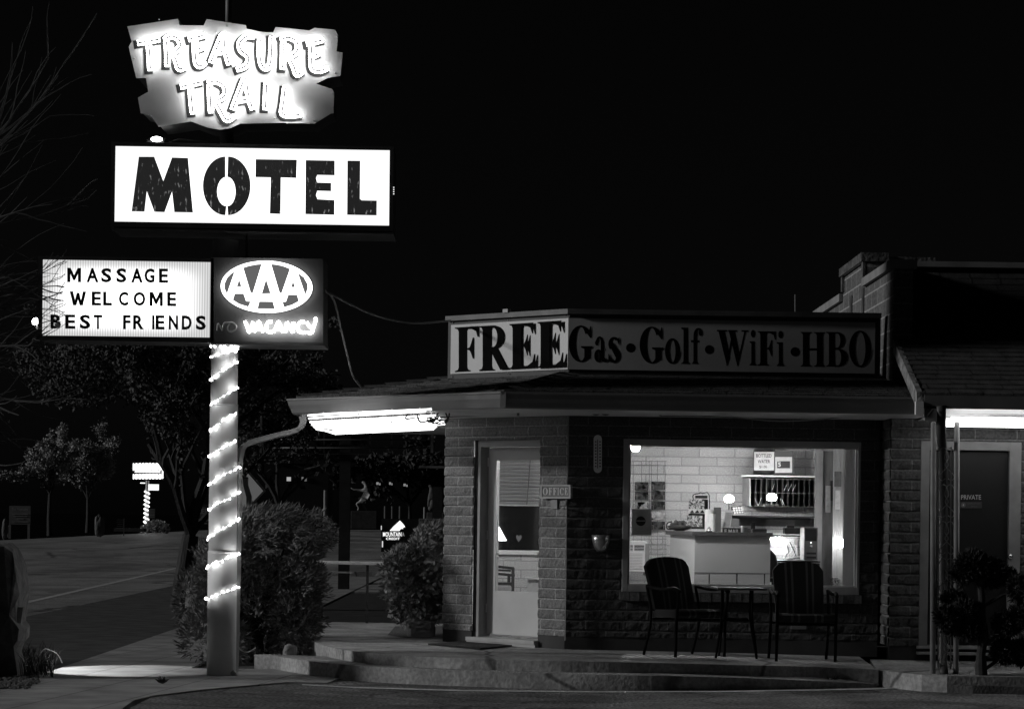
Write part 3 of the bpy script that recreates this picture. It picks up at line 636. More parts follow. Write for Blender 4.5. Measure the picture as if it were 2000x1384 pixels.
for k in range(10):
    f_ = front(Lk[k], Rk[k])
    nxt = Lk[k + 1] if k < 9 else None
    wire += f_[::-1] if False else []
    seg = f_[::-1]                                   # right to left over the front
    wire += seg
    if nxt is not None:
        for j in range(1, 6):
            t = j / 6; pa, pb = P(Lk[k][0], Lk[k][1], 24.3), P(Rk[k + 1][0], Rk[k + 1][1], 24.3)
            q = pa.lerp(pb, t); q.y = 24.3 + 0.16 * math.sin(PI * t); wire.append(q)
    for t in (0.0, 0.13, 0.27, 0.36, 0.50, 0.62, 0.72, 0.86, 0.99):
        i = t * 12; i0 = min(int(i), 11); bulbs.append(f_[i0].lerp(f_[i0 + 1], i - i0) + V((random.uniform(-.006, .006), -0.012, random.uniform(-.012, .012))))
mb = MB(); mb.tube(wire, 0.004, 5); part('wire', mb, mat('white_cord', 0.5), sl)
m_bulb = emit('fairy_bulb', 11.0)
mb = MB(); rb_ = random.Random(2)
for k in range(10):
    f_ = front(Lk[k], Rk[k], 22)
    for p in f_: mb.sphere(p + V((rb_.uniform(-.004, .004), -.008, rb_.uniform(-.006, .006))), rb_.uniform(.0035, .0065), 6, 4)
part('mini_bulbs', mb, emit('mini_bulb', 4.0), sl)['kind'] = 'stuff'
b0 = MB(); b0.sphere((0, 0, 0), 0.0115, 10, 8); ref = None
for i, p in enumerate(bulbs[:99]):
    if ref is None:
        b0.v = [q + p for q in b0.v]; ref = part('bulb', b0, m_bulb, sl, smooth=True); off = WORLDLOC[ref.name] - p
    else:
        o = ref.copy(); COL.objects.link(o); o.location = p + off - WORLDLOC[sl.name]; k = random.choice((0.75, 0.8, 1.0, 1.0, 1.25)); o.scale = (k, k, k)
# ================================================================ the motel office
YF = 25.4
C0, C1 = V((0.54, YF, 0)), V((-0.70, 26.64, 0))
S2 = math.sqrt(0.5)
ZB = P(1150, 1110.8, YF).z % 0.1016                      # height of a mortar joint
office = thing('motel_office', 'split-face block motel office with a cut-off corner and a low shingled roof', 'building', (1.5, 27.0, 0.23))
m_front = blocks('split_block_front', 0.075, 0.13); m_ang = blocks('split_block_angled', 0.20, 0.36); m_wing = blocks('split_block_wing', 0.11, 0.22, bump=0.7, bscale=38)  # front blocks are a darker copy, eave shade put into the base
m_int = blocks('painted_block', 0.66, 0.40, ms=0.007, bump=0.25, bscale=90)
m_trim = mat('trim_paint', 0.30, 0.5, 0.15, 3)
m_white = mat('white_paint', 0.78, 0.5, 0.1, 2)
def block_wall(A, B, z0, z1, holes, amp=0.014, zb=None, seed=0, sstep=0.028, base_n=None):
    A, B = V(A), V(B); L = (B - A).length; t = (B - A).normalized(); n = V((t.y, -t.x, 0)); zb = ZB if zb is None else zb
    ss = set([0.0, L]); k = int(L / sstep)
    for i in range(1, k): ss.add(L * i / k)
    for h in holes: ss.add(max(0, h[0])); ss.add(min(L, h[1]))
    ss = sorted(ss); zs = set([z0, z1])
    c0 = math.floor((z0 - zb) / 0.1016); z = zb + c0 * 0.1016
    while z < z1:
        for d in (-0.004, 0.004, 0.016, 0.05, 0.085):
            if z0 < z + d < z1: zs.add(z + d)
        z += 0.1016
    for h in holes: zs.add(h[2]); zs.add(h[3])
    zs = sorted(q for q in zs if z0 <= q <= z1)
    mb = MB(); idx = {}
    def vert(i, j):
        if (i, j) in idx: return idx[(i, j)]
        s, z = ss[i], zs[j]; fr = ((z - zb) / 0.1016) % 1.0
        edge = min(fr, 1 - fr) * 0.1016
        d = 0.0
        if edge > 0.006:
            p = A + t * s
            d = amp * (0.35 + 0.9 * noise.noise(V((s * 9 + seed, z * 14, seed * 3.1))) + 0.5 * noise.noise(V((s * 31, z * 33 + seed, 5.0))) + 0.5)
            d *= min(1.0, edge / 0.02)
        for h in holes:
            if h[0] - 1e-6 <= s <= h[1] + 1e-6 and h[2] - 1e-6 <= z <= h[3] + 1e-6: d = min(d, 0.004)
        q = A + t * s + n * d; idx[(i, j)] = len(mb.v); mb.v.append(V((q.x, q.y, z))); return idx[(i, j)]
    for i in range(len(ss) - 1):
        sm = (ss[i] + ss[i + 1]) / 2
        for j in range(len(zs) - 1):
            zm = (zs[j] + zs[j + 1]) / 2
            if any(h[0] < sm < h[1] and h[2] < zm < h[3] for h in holes): continue
            mb.f.append((vert(i, j), vert(i + 1, j), vert(i + 1, j + 1), vert(i, j + 1)))
            mb.uv.append([(ss[a] , zs[b] - zb + 20 * 0.1016) for a, b in ((i, j), (i + 1, j), (i + 1, j + 1), (i, j + 1))]); mb.m.append(0)
    return mb
def flat_wall(A, B, z0, z1, holes, zb=None, flip=False, mb=None):
    A, B = V(A), V(B); L = (B - A).length; t = (B - A).normalized(); zb = ZB if zb is None else zb; mb = mb or MB()
    ss = sorted(set([0, L] + [x for h in holes for x in h[:2]])); zs = sorted(set([z0, z1] + [x for h in holes for x in h[2:]]))
    for i in range(len(ss) - 1):
        for j in range(len(zs) - 1):
            sm, zm = (ss[i] + ss[i + 1]) / 2, (zs[j] + zs[j + 1]) / 2
            if any(h[0] < sm < h[1] and h[2] < zm < h[3] for h in holes): continue
            q = [(ss[a], zs[b]) for a, b in ((i, j), (i + 1, j), (i + 1, j + 1), (i, j + 1))]
            if flip: q = q[::-1]
            mb.face([A + t * s + V((0, 0, z)) for s, z in q], [(s, z - zb + 2.032) for s, z in q])
    return mb
ZW0, ZW1 = 0.36, 2.62
# window opening and door opening
wl, wr = P(1216, 1000, YF).x, P(1680, 1000, YF).x; wt, wb_ = P(1450, 860, YF).z, P(1450, 1158, YF).z
FWL = 3.64 - C0.x
NA = V((-S2, -S2, 0))
_t = (C0 - C1).normalized(); ds0 = (Pp(924, 1050, C1, NA) - C1).dot(_t); ds1 = (Pp(1053.5, 1050, C1, NA) - C1).dot(_t); LA = (C0 - C1).length
dt = Pp(990, 859, C1, NA).z; db = 0.30
HW = [(wl - C0.x, wr - C0.x, wb_, wt)]; HD = [(ds0, ds1, db, dt)]
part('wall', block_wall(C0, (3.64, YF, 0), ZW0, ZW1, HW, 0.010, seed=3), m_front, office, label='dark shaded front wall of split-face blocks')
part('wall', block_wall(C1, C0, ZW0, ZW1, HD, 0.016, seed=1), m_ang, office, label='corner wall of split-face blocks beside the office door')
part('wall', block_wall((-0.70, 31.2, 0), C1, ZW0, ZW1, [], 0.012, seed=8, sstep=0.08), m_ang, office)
mb = MB()
for A_, B_ in ((C0, V((3.64, YF, 0))), (C1, C0), (V((-0.70, 31.2, 0)), C1)):   # dark footing under the blocks
    t = (B_ - A_).normalized(); n = V((t.y, -t.x, 0))
    if A_ is C1:
        for s0, s1 in ((0, ds0), (ds1, LA)): mb.prism([A_ + t * s0 + n * .004 + V((0, 0, .2)), A_ + t * s1 + n * .004 + V((0, 0, .2)), A_ + t * s1 + n * .004 + V((0, 0, ZW0)), A_ + t * s0 + n * .004 + V((0, 0, ZW0))], -n * 0.18)
        mb.prism([A_ + t * ds0 + V((0, 0, .2)), A_ + t * ds1 + V((0, 0, .2)), A_ + t * ds1 + V((0, 0, .298)), A_ + t * ds0 + V((0, 0, .298))], -n * 0.18)
    else:
        mb.prism([A_ + n * .004 + V((0, 0, .2)), B_ + n * .004 + V((0, 0, .2)), B_ + n * .004 + V((0, 0, ZW0)), A_ + n * .004 + V((0, 0, ZW0))], -n * 0.18)
part('footing', mb, mat('footing', 0.05, 0.9, 0.3, 3), office)
# inner skins, floor, ceiling
YB = 29.4; TW = 0.2
a_in = C1 + V((TW, 0.083, 0)); c_in = C0 + V((0.083, TW, 0)); Li = (c_in - a_in).length
ti = (C0 - C1).normalized(); off_in = (a_in - C1).dot(ti)
bw_l, bw_r, bw_b, bw_t = -0.55, P(1062, 980, YB).x, P(1000, 1079, YB).z, P(1000, 888, YB).z
mb = flat_wall(c_in, (3.9, YF + TW, 0), 0.3, 2.6, [(wl - c_in.x, wr - c_in.x, wb_, wt)], flip=True)
flat_wall(a_in, c_in, 0.3, 2.6, [(max(0.0, ds0 - off_in - .30), ds1 - off_in + .02, db, dt)], flip=True, mb=mb)
flat_wall((a_in.x, YB, 0), a_in, 0.3, 2.6, [], flip=True, mb=mb)
part('interior_wall', mb, m_int, office)
part('interior_wall', flat_wall((a_in.x, YB, 0), (3.9, YB, 0), 0.3, 2.6, [(bw_l - a_in.x, bw_r - a_in.x, bw_b, bw_t)]), m_int, office, label='white painted block back wall of the office')
mb = MB(); mb.box(3.9, 4.0, YF + TW, YB, 0.3, 2.6); part('interior_wall', mb, m_white, office)
fl = [a_in, c_in, V((3.9, YF + TW, 0)), V((3.9, YB, 0)), V((a_in.x, YB, 0))]
mb = MB(); mb.face([V((p.x, p.y, 0.302)) for p in fl]); part('interior_floor', mb, mat('carpet', 0.12, 0.95, 0.2, 20), office)
mb = MB(); mb.face([V((p.x, p.y, 2.6)) for p in fl][::-1]); part('ceiling', mb, m_white, office)
# reveals
mb = MB()
mb.box(wl, wr, YF + .003, YF + TW, wb_ - .02, wb_); mb.box(wl, wr, YF + .003, YF + TW, wt, wt + .02); mb.box(wl - .02, wl, YF + .003, YF + TW, wb_, wt); mb.box(wr, wr + .02, YF + .003, YF + TW, wb_, wt)
part('window_reveal', mb, m_white, office)
# brick sill course under the window
mb = MB(); x = wl - 0.02; 
while x < wr: 
    mb.box(x, min(x + 0.095, wr + .02), YF - 0.055 + random.uniform(-.006, .006), YF, wb_ - 0.085 + random.uniform(-.004, .004), wb_ - 0.002 + random.uniform(-.006, .0)); x += 0.101
part('window_sill', mb, m_front, office)
# window frame and pane
win = MB()
fo = [(wl, wb_, wr, wt)]
def frame(mb_, x0, x1, z0, z1, y0, y1, l, r, b, t):
    mb_.box(x0, x0 + l, y0, y1, z0, z1); mb_.box(x1 - r, x1, y0, y1, z0, z1); mb_.box(x0 + l, x1 - r, y0, y1, z0, z0 + b); mb_.box(x0 + l, x1 - r, y0, y1, z1 - t, z1)
frame(win, wl, wr, wb_, wt, YF - 0.012, YF + 0.06, 0.058, 0.03, 0.075, 0.06)
frame(win, wl + .058, wr - .03, wb_ + .075, wt - .06, YF + 0.02, YF + 0.08, 0.018, 0.018, 0.012, 0.01)
wo_ = part('window', win, mat('window_frame', 0.32, 0.45, 0.15, 4), office, bevel=0.004)
mb = MB(); mb.box(wl + .07, wr - .04, YF + 0.045, YF + 0.05, wb_ + .08, wt - .065); part('pane', mb, glass('window_glass'), wo_)
# vertical blind folds at the right of the window
mb = MB()
xb0, xb1 = P(1647, 1000, YF + .25).x, P(1676, 1000, YF + .25).x
n = 22
for k in range(n):
    xa, xc = xb0 + (xb1 - xb0) * k / n, xb0 + (xb1 - xb0) * (k + 1) / n; ya, yc = YF + .25 + .05 * (k % 2), YF + .25 + .05 * ((k + 1) % 2)
    mb.face([(xa, ya, wb_ - .05), (xc, yc, wb_ - .05), (xc, yc, wt + .05), (xa, ya, wt + .05)])
single('curtain', mb, cloth('curtain_cloth', 0.3, 0.4), 'pale folded curtain drawn to the right end of the office window', 'curtain')
# --- office door (in the corner wall, recessed, hinged on the left)
def AP(s, out, z): return C1 + ti * s + NA * out + V((0, 0, z))
def abox(mb_, s0, s1, o0, o1, z0, z1):
    q = [AP(s0, o0, z0), AP(s1, o0, z0), AP(s1, o1, z0), AP(s0, o1, z0), AP(s0, o0, z1), AP(s1, o0, z1), AP(s1, o1, z1), AP(s0, o1, z1)]
    mb_.add(q, [(0, 3, 2, 1), (4, 5, 6, 7), (0, 1, 5, 4), (1, 2, 6, 5), (2, 3, 7, 6), (3, 0, 4, 7)])
mb = MB()
abox(mb, ds0 + .022, ds0 + .066, -.2, -.03, db, dt - .005); abox(mb, ds1 - .010, ds1 - .001, -.2, -.06, db, dt - .005); abox(mb, ds0 + .028, ds1 - .002, -.2, -.032, dt - .065, dt)
df = part('door_frame', mb, m_trim, office, bevel=0.004)
for z in (0.55, 1.3, 2.05):
    mb = MB(); mb.tube([AP(ds0 + .07, -.135, z), AP(ds0 + .07, -.135, z + .09)], 0.008, 8); part('hinge', mb, mat('bolt_metal', 0.6), df)
mb = MB(); abox(mb, ds0 - .01, ds0 + .0215, -.2, -.02, db, dt + .02); abox(mb, ds0 - .01, ds1 + .02, -.2, -.02, dt + .0005, dt + .03); part('door_reveal', mb, mat('reveal_shade', .05, .9), office)  # filler strips, the reveal's shadow put into their dark colour
d0, d1 = ds0 + .068, ds1 - .012; o0, o1 = -.19, -.145
zg0, zg1 = 0.775, dt - .20
mb = MB()
abox(mb, d0, d0 + .115, o0, o1, db + .03, dt - .07); abox(mb, d1 - .13, d1, o0, o1, db + .03, dt - .07); abox(mb, d0 + .115, d1 - .13, o0, o1, db + .03, zg0); abox(mb, d0 + .115, d1 - .13, o0, o1, zg1, dt - .07)
door = part('door', mb, mat('door_paint', 0.50, 0.45, 0.1, 2, 0.05, 60), office, label='pale half-glazed office door')
mb = MB(); abox(mb, d0 + .105, d1 - .12, o0 + .018, o0 + .024, zg0 - .01, zg1 + .01); part('pane', mb, glass('window_glass'), door)
mb = MB(); hp = lambda x, y: Pp(x, y, AP(0, o0 + .03, 0), NA)
mb.face([hp(x, y) for x, y in ((1013, 1058), (1008, 1050), (1008.5, 1045), (1011, 1044), (1013.5, 1047), (1016, 1044), (1018.5, 1045), (1018.5, 1050))]); part('heart_sticker', mb, mat('heart_red', .22), door)
mb = MB(); k = AP(d1 - .085, o1, 1.16); mb.tube([k, k + NA * .05], 0.011, 10); mb.sphere(k + NA * .06, 0.027, 12, 8); part('handle', mb, mat('bolt_metal', 0.6), door, smooth=True)
mb = MB(); abox(mb, ds0 - .02, ds1 + .01, -.2, .07, 0.262, 0.300); part('door_sill', mb, mat('sill_paint', 0.40, 0.6, 0.2, 4), office)
mb = MB(); abox(mb, ds0 - .02, ds1 + .01, -.1, .055, 0.225, 0.262); part('door_sill', mb, mat('sill_paint', 0.40, 0.6, 0.2, 4), office)
# --- roof: eave corners, soffit, gutter, shingle courses
OV = 1.47; ZE = 2.70
E = [V((3.92, YF - OV, 0)), V((-0.07, YF - OV, 0)), V((-2.18, 26.04, 0)), V((-2.18, 32.0, 0))]
W = [V((3.92, YF, 0)), C0.copy(), C1.copy(), V((-0.70, 32.0, 0))]
T = [V((3.92, 27.6, 0)), V((1.45, 27.6, 0)), V((1.45, 27.6, 0)), V((1.45, 32.0, 0))]
m_sh = mat('asphalt_shingle', 0.10, 0.9, 0.35, 9, 0.8, 90, fine=0.4)
def shingles(mb_, e0, e1, t0, t1, ze, zt, n, lift=0.018, gaps=True):
    up = V((0, 0, 1))
    for k in range(n):
        a, b = k / n, (k + 1.25) / n
        q = [e0.lerp(t0, a), e1.lerp(t1, a), e1.lerp(t1, min(b, 1)), e0.lerp(t0, min(b, 1))]
        za, zb_ = ze + (zt - ze) * a, ze + (zt - ze) * min(b, 1)
        L = (q[1] - q[0]).length
        if L < .05: continue
        s = -random.uniform(0, .25)
        while s < L:
            w_ = random.uniform(.22, .36); s0, s1 = max(s, 0) / L, min(s + w_ - .008, L) / L
            if s1 > s0:
                h_ = lift + random.uniform(-.003, .006)
                A_, B_ = q[0].lerp(q[1], s0), q[0].lerp(q[1], s1); D_, C_ = q[3].lerp(q[2], s0), q[3].lerp(q[2], s1)
                mb_.add([A_ + up * (za - .002), B_ + up * (za - .002), A_ + up * (za + h_), B_ + up * (za + h_), C_ + up * (zb_ + .004), D_ + up * (zb_ + .004)], [(0, 1, 3, 2), (2, 3, 4, 5)])
            s += w_
mb = MB()
for k in range(3):
    mb.face([E[k] + V((0, 0, ZE)), E[k + 1] + V((0, 0, ZE)), W[k + 1] + V((0, 0, 2.95)), W[k] + V((0, 0, 2.95))][::-1])
    mb.face([W[k] + V((0, 0, 2.95)), W[k + 1] + V((0, 0, 2.95)), T[k + 1] + V((0, 0, 3.3)), T[k] + V((0, 0, 3.3))][::-1])
mb.face([T[0] + V((0, 0, 3.3)), T[1] + V((0, 0, 3.3)), T[3] + V((0, 0, 3.3)), V((3.92, 32, 3.3))])
for k in range(3):
    e0, e1 = (E[k + 1], E[k]); w0, w1 = (W[k + 1], W[k])
    shingles(mb, e0 - (w0 - e0) * .02, e1 - (w1 - e1) * .02, w0, w1, ZE + .006, 2.955, 9)
    shingles(mb, w0, w1, T[k + 1], T[k], 2.956, 3.305, 9)
for k in (1, 2):                                           # hip caps
    for i in range(7):
        a, b = E[k].lerp(W[k], i / 7), E[k].lerp(W[k], (i + 1.2) / 7); za, zb_ = ZE + .25 * i / 7 + .04, ZE + .25 * (i + 1.2) / 7 + .03
        d = (b - a).normalized(); s_ = V((d.y, -d.x, 0)) * .14
        mb.add([a - s_ + V((0, 0, za - .02)), a + V((0, 0, za + .015)), a + s_ + V((0, 0, za - .02)), b + s_ + V((0, 0, zb_ - .025)), b + V((0, 0, zb_ + .005)), b - s_ + V((0, 0, zb_ - .025))], [(0, 1, 4, 5), (1, 2, 3, 4)])
roof = part('roof', mb, m_sh, office)
mb = MB()
ZS = 2.545
for k in range(3):
    mb.face([E[k] + V((0, 0, ZS)), E[k + 1] + V((0, 0, ZS)), W[k + 1] + V((0, 0, ZS)), W[k] + V((0, 0, ZS))])
    q = [(E[k + 1] + W[k + 1] * 0) , E[k]]
    mb.face([E[k + 1] + V((0, 0, ZS)), E[k] + V((0, 0, ZS)), E[k] + V((0, 0, ZE)), E[k + 1] + V((0, 0, ZE))])
part('soffit', mb, m_white, office)
def sweep(pts, prof):
    mb_ = MB(); n = len(pts); offs = []
    for i in range(n):
        d0_ = (pts[i] - pts[i - 1]).normalized() if i else (pts[1] - pts[0]).normalized()
        d1_ = (pts[i + 1] - pts[i]).normalized() if i < n - 1 else d0_
        n0, n1 = V((d0_.y, -d0_.x, 0)), V((d1_.y, -d1_.x, 0)); m_ = (n0 + n1); m_ = m_ / max(m_.dot(n0), .2) if True else m_
        offs.append(m_)
    for i in range(n):
        for o_, z in prof: mb_.v.append(pts[i] + offs[i] * o_ + V((0, 0, z)))
    k = len(prof)
    for i in range(n - 1):
        for j in range(k):
            j2 = (j + 1) % k; mb_.f.append((i * k + j, i * k + j2, (i + 1) * k + j2, (i + 1) * k + j)); mb_.uv.append(None); mb_.m.append(0)
    for i in (0, n - 1):
        mb_.f.append(tuple(i * k + j for j in range(k))); mb_.uv.append(None); mb_.m.append(0)
    return mb_
gp = [(0.004, 2.55), (.055, 2.545), (.07, 2.56), (.085, 2.60), (.105, 2.635), (.115, 2.675), (.125, 2.685), (.125, 2.70), (.112, 2.70), (.105, 2.675), (.004, 2.665)]
m_gut = mat('gutter_metal', 0.26, 0.4, 0.12, 2)
gut = part('gutter', sweep([V((-2.18, 31.9, 0)), E[2], E[1], E[0]], gp), m_gut, office)
mb = MB(); mb.bar(E[1] + V((-.05, -.10, 2.625)), E[1] + V((.0, -.118, 2.625)), 0.02, 0.14); part('gutter_joint', mb, m_gut, gut)
# downspout from the gutter end to the sign post and down its side
pth = [P(590, 812, 26.1), P(592, 824, 26.08), P(585, 836, 26.0), P(570, 843, 25.9), P(540, 850, 25.6), P(500, 861, 24.9), P(484, 866, 24.6), P(474, 874, 24.42), P(470, 888, 24.38), P(468, 910, 24.36), P(466, 1000, 24.35), P(463, 1150, 24.35), P(459.5, 1300, 24.33), P(455, 1314, 24.2)]
mb = MB(); mb.tube(smooth_path(pth, 5), 0.033, 4); 
dsp = part('downspout', mb, mat('downspout_metal', 0.45, 0.4, 0.1, 2), gut)
mb = MB()
for k in range(9):
    p = smooth_path(pth[:5], 4)[2 + k]; mb.tube([p + V((0, 0, -.004)), p + V((0, 0, .004))], 0.036, 6)
part('elbow_rib', mb, mat('downspout_metal'), dsp)
# neon border tubes under the soffit, some added between to brighten it
m_neon2 = emit('border_neon', 4.2)
ZT = 2.51
for pts_ in ([(602, 811), (640, 808), (842, 799)], [(609, 829), (645, 827), (858, 816)], [(614, 834), (652, 836), (866, 824)], [(618, 838), (655, 843.5), (852, 833)], [(604, 817), (640, 814), (830, 803)], [(606, 824), (640, 822), (850, 811)], [(612, 832), (650, 832), (868, 821)], [(616, 835), (655, 847), (846, 838), (851, 833), (842, 831)], [(622, 828), (655, 839), (868, 828)]):
    mb = MB(); q = [Pz(x, y, ZT) for x, y in pts_]; mb.tube(q, 0.0085, 8); part('neon_tube', mb, m_neon2, office, smooth=True)
mb = MB()
for px in (632, 700, 765, 820, 842):
    for y in (812, 820, 830, 838):
        p = Pz(px, y - (px - 640) * .04, ZT - .002); mb.tube([p, p + V((0, 0, .045))], 0.008, 6)
part('tube_support', mb, m_white, office)['kind'] = 'stuff'
# wiring tangle and conduits under the front eave
mb = MB(); m_wire = mat('black_cable', 0.02, 0.5)
rw = random.Random(4)
for k in range(9):
    x0_ = 806 + k * 9; p0 = P(x0_ + rw.uniform(-4, 4), 799, 25.1); p1 = P(x0_ - 6 + rw.uniform(-10, 14), 815 + rw.uniform(-4, 12), 25.2); p2 = P(838 + rw.uniform(-26, 30), 812 + rw.uniform(0, 18), 25.3)
    mb.tube(smooth_path([p0, p1, p2], 5), 0.008, 5)
part('cable', mb, m_wire, office)
for (x0_, y0_, x1_, y1_, yy) in ((820, 816, 1030, 806, 26.0), (838, 806, 1045, 798, 25.6)):
    mb = MB(); a, b = P(x0_, y0_, 26.3), P(x1_, y1_, 25.25); mb.tube([a, b], 0.008, 6); part('conduit', mb, m_wire, office)
mb = MB(); mb.tube([P(1000, 795, 24.9), P(1108, 796, 24.9), P(1805, 806, 24.9)], 0.016, 8)
part('conduit', mb, mat('conduit_paint', 0.22, 0.5), office, smooth=True)
mb = MB()
for x in (1012, 1290, 1428, 1625): mb.box(*(lambda p: (p.x - .012, p.x + .012, p.y - .02, p.y + .02))(P(x, 800, 24.9)), P(x, 812, 24.9).z, 2.545)
part('pipe_hanger', mb, mat('conduit_paint'), office)
mb = MB(); mb.tube(smooth_path([P(1290, 812, 24.95), P(1420, 814, 24.95), P(1520, 822, 24.95), P(1620, 817, 24.95), P(1690, 805, 24.95)], 5), 0.007, 6); part('cable', mb, mat('grey_cable', 0.3), office)
mb = MB(); mb.tube(smooth_path([P(1110, 812, 25.36), P(1109.5, 900, 25.36), P(1107, 960, 25.36), P(1106, 1100, 25.36), P(1104, 1250, 25.36)], 3), 0.008, 6); part('conduit', mb, mat('conduit_paint'), office)
hr = thing('handrail', 'white rail on short posts across the back of the porch by the corner shrub', 'railing', (-1.4, 30.8, .2))
mb = MB(); a, b = P(560, 1096, 30.8), P(862, 1102, 30.8); mb.obox((a + b) / 2, ((b - a).length, .05, .04)); part('top_rail', mb, mat('rail_white', .8, .5, .1), hr, bevel=.005)
mb = MB(); a, b = P(560, 1115, 30.83), P(690, 1118, 30.83); mb.obox((a + b) / 2, ((b - a).length, .03, .02)); part('lower_rail', mb, mat('rail_grey', .4, .5, .1), hr)
for x in (575, 718, 850):
    mb = MB(); p = P(x, 1100, 30.83); mb.box(p.x - .015, p.x + .015, 30.82, 30.85, .2, p.z); part('post', mb, mat('rail_dark', .05), hr)
# ================================================================ sign on the roof edge
PF = (V((0, YF - 0.12, 0)), YN)
PA = (C1 + NA * 0.12, tuple(NA))
corner = lambda y: Pp(1110, y, PF[0], V(YN))
rs = thing('roof_sign', 'long cornered signboard along the roof edge reading FREE Gas Golf WiFi HBO', 'sign', (1.6, YF, 2.95))
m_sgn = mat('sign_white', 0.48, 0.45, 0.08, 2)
m_frm = mat('sign_frame', 0.05, 0.5, 0.2)
m_sl = mat('sign_letter', 0.009, 1.0, 0.15, spec=0.0)
XC = Pp(1110, 670, PF[0], V(YN)).x
zt, zb_ = P(1110, 603, YF - .12).z, P(1110, 731, YF - .12).z
xr = P(1720, 680, YF - .12).x
AL = Pp(873, 680, PA[0], NA)
cr = V((XC, YF - .12, 0)); al = V((AL.x, AL.y, 0)); tl = (cr - al).normalized()
mb = MB(); mb.box(XC, xr, YF - .105, YF + .03, zb_, zt)
part('backing', mb, m_frm, rs)
mb = MB(); mb.prism([V((al.x, al.y, zb_)) - NA * .015, V((cr.x, cr.y, zb_)) - NA * .015, V((cr.x, cr.y, zt)) - NA * .015, V((al.x, al.y, zt)) - NA * .015], -NA * .12); part('backing', mb, m_frm, rs)
f0, f1 = P(1110, 621, YF - .12).z, P(1110, 721, YF - .12).z
xf = P(1709, 680, YF - .12).x
mb = MB(); mb.box(XC + .004, xf, YF - .118, YF - .104, f1, f0); fp = part('front_panel', mb, m_sgn, rs)
a0_ = al + tl * .055; a1_ = cr - tl * .004
mb = MB(); mb.prism([V((p.x, p.y, z)) for p, z in ((a0_, f1), (a1_, f1), (a1_, f0), (a0_, f0))], -NA * .014); ap = part('corner_panel', mb, mat('corner_panel_lit_white', 0.66, 0.4, 0.06, 2), rs)  # lighter copy of the sign white, the corner's light put into it
# cap trim, light and shade put into its corner and front colours
mb = MB(); mb.prism([V((al.x, al.y, zt)) + NA * .03, V((cr.x, cr.y, zt)) + NA * .03 + V((.012, 0, 0)), V((cr.x, cr.y, zt - .05)) + NA * .03 + V((.012, 0, 0)), V((al.x, al.y, zt - .05)) + NA * .03], -NA * .12); part('cap_trim', mb, mat('trim_lit', 0.24), rs)
mb = MB(); mb.box(XC - .012, xr, YF - .15, YF + .02, zt - .05, zt); part('cap_trim', mb, mat('trim_shaded', 0.10), rs)
mb = MB(); p = Pp(990, 607, PA[0], NA); mb.obox(p, (.07, .05, .035), -PI / 4); part('bracket', mb, m_sgn, rs)
mb = MB()
for x, y in ((883, 630), (991, 625), (1103, 617), (882, 735), (990, 729), (1101, 724)): mb.sphere(Pp(x, y, PA[0] + NA * .0, NA) + NA * -.01, .007, 8, 6)
part('screw', mb, mat('bolt_metal', 0.6), rs)
Z4 = lambda x, y: (860 + x / 6.6667, 590 + y / 6.6667)
for ch, x0_, x1_, yt0, yb0, sl in (('F', 190, 500, 330, 910, -20), ('R', 505, 888, 312, 895, -22), ('E', 900, 1240, 285, 872, -22), ('E', 1265, 1605, 258, 858, -22)):
    a = Z4(x0_, yt0); b = Z4(x1_, yb0); serif_px('letter', ch, (a[0], a[1], b[0], b[1], sl / 6.6667), (PA[0], PA[1]), m_sl, ap)
Z5 = lambda x, y: (860 + x / 2.2222, 580 + y / 2.2222)
for ch, x0_, x1_, yt0, yb0 in (('G', 557, 660, 122, 282), ('a', 668, 722, 170, 283), ('s', 728, 781, 172, 286), ('.', 806, 846, 200, 240), ('G', 865, 968, 127, 288), ('o', 975, 1040, 178, 290), ('l', 1045, 1085, 132, 290), ('f', 1088, 1137, 133, 290), ('.', 1148, 1187, 208, 247), ('W', 1200, 1337, 142, 297), ('i', 1342, 1372, 138, 296), ('F', 1376, 1456, 148, 297), ('i', 1460, 1494, 142, 299), ('.', 1520, 1560, 217, 257), ('H', 1564, 1670, 151, 301), ('B', 1674, 1765, 151, 301), ('O', 1774, 1870, 144, 304)):
    a = Z5(x0_, yt0); b = Z5(x1_, yb0); serif_px('letter' if ch != '.' else 'dot', ch, (a[0], a[1], b[0], b[1], 0.014 * (b[0] - a[0])), (V((0, YF - .118, 0)), YN), m_sl, fp)
# overhead cables from the pole sign to the roof
mb = MB(); mb.tube(smooth_path([P(633, 566, 24.3), P(680, 592, 24.5), P(740, 618, 24.9), P(810, 631, 25.4), P(880, 626, 26.2)], 5), 0.010, 6)
single('overhead_cable', mb, mat('cable_grey', 0.45), 'sagging cable from the pole sign to the left end of the roof sign', 'cable')
mb = MB(); mb.tube(smooth_path([P(634, 568, 24.3), P(652, 586, 24.4), P(668, 650, 24.8), P(680, 700, 25.2), P(690, 735, 25.6), P(706, 756, 25.9)], 5), 0.010, 6)
single('overhead_cable', mb, mat('cable_grey', 0.45), 'thick cable hanging steeply from the pole sign down to the shingles', 'cable')
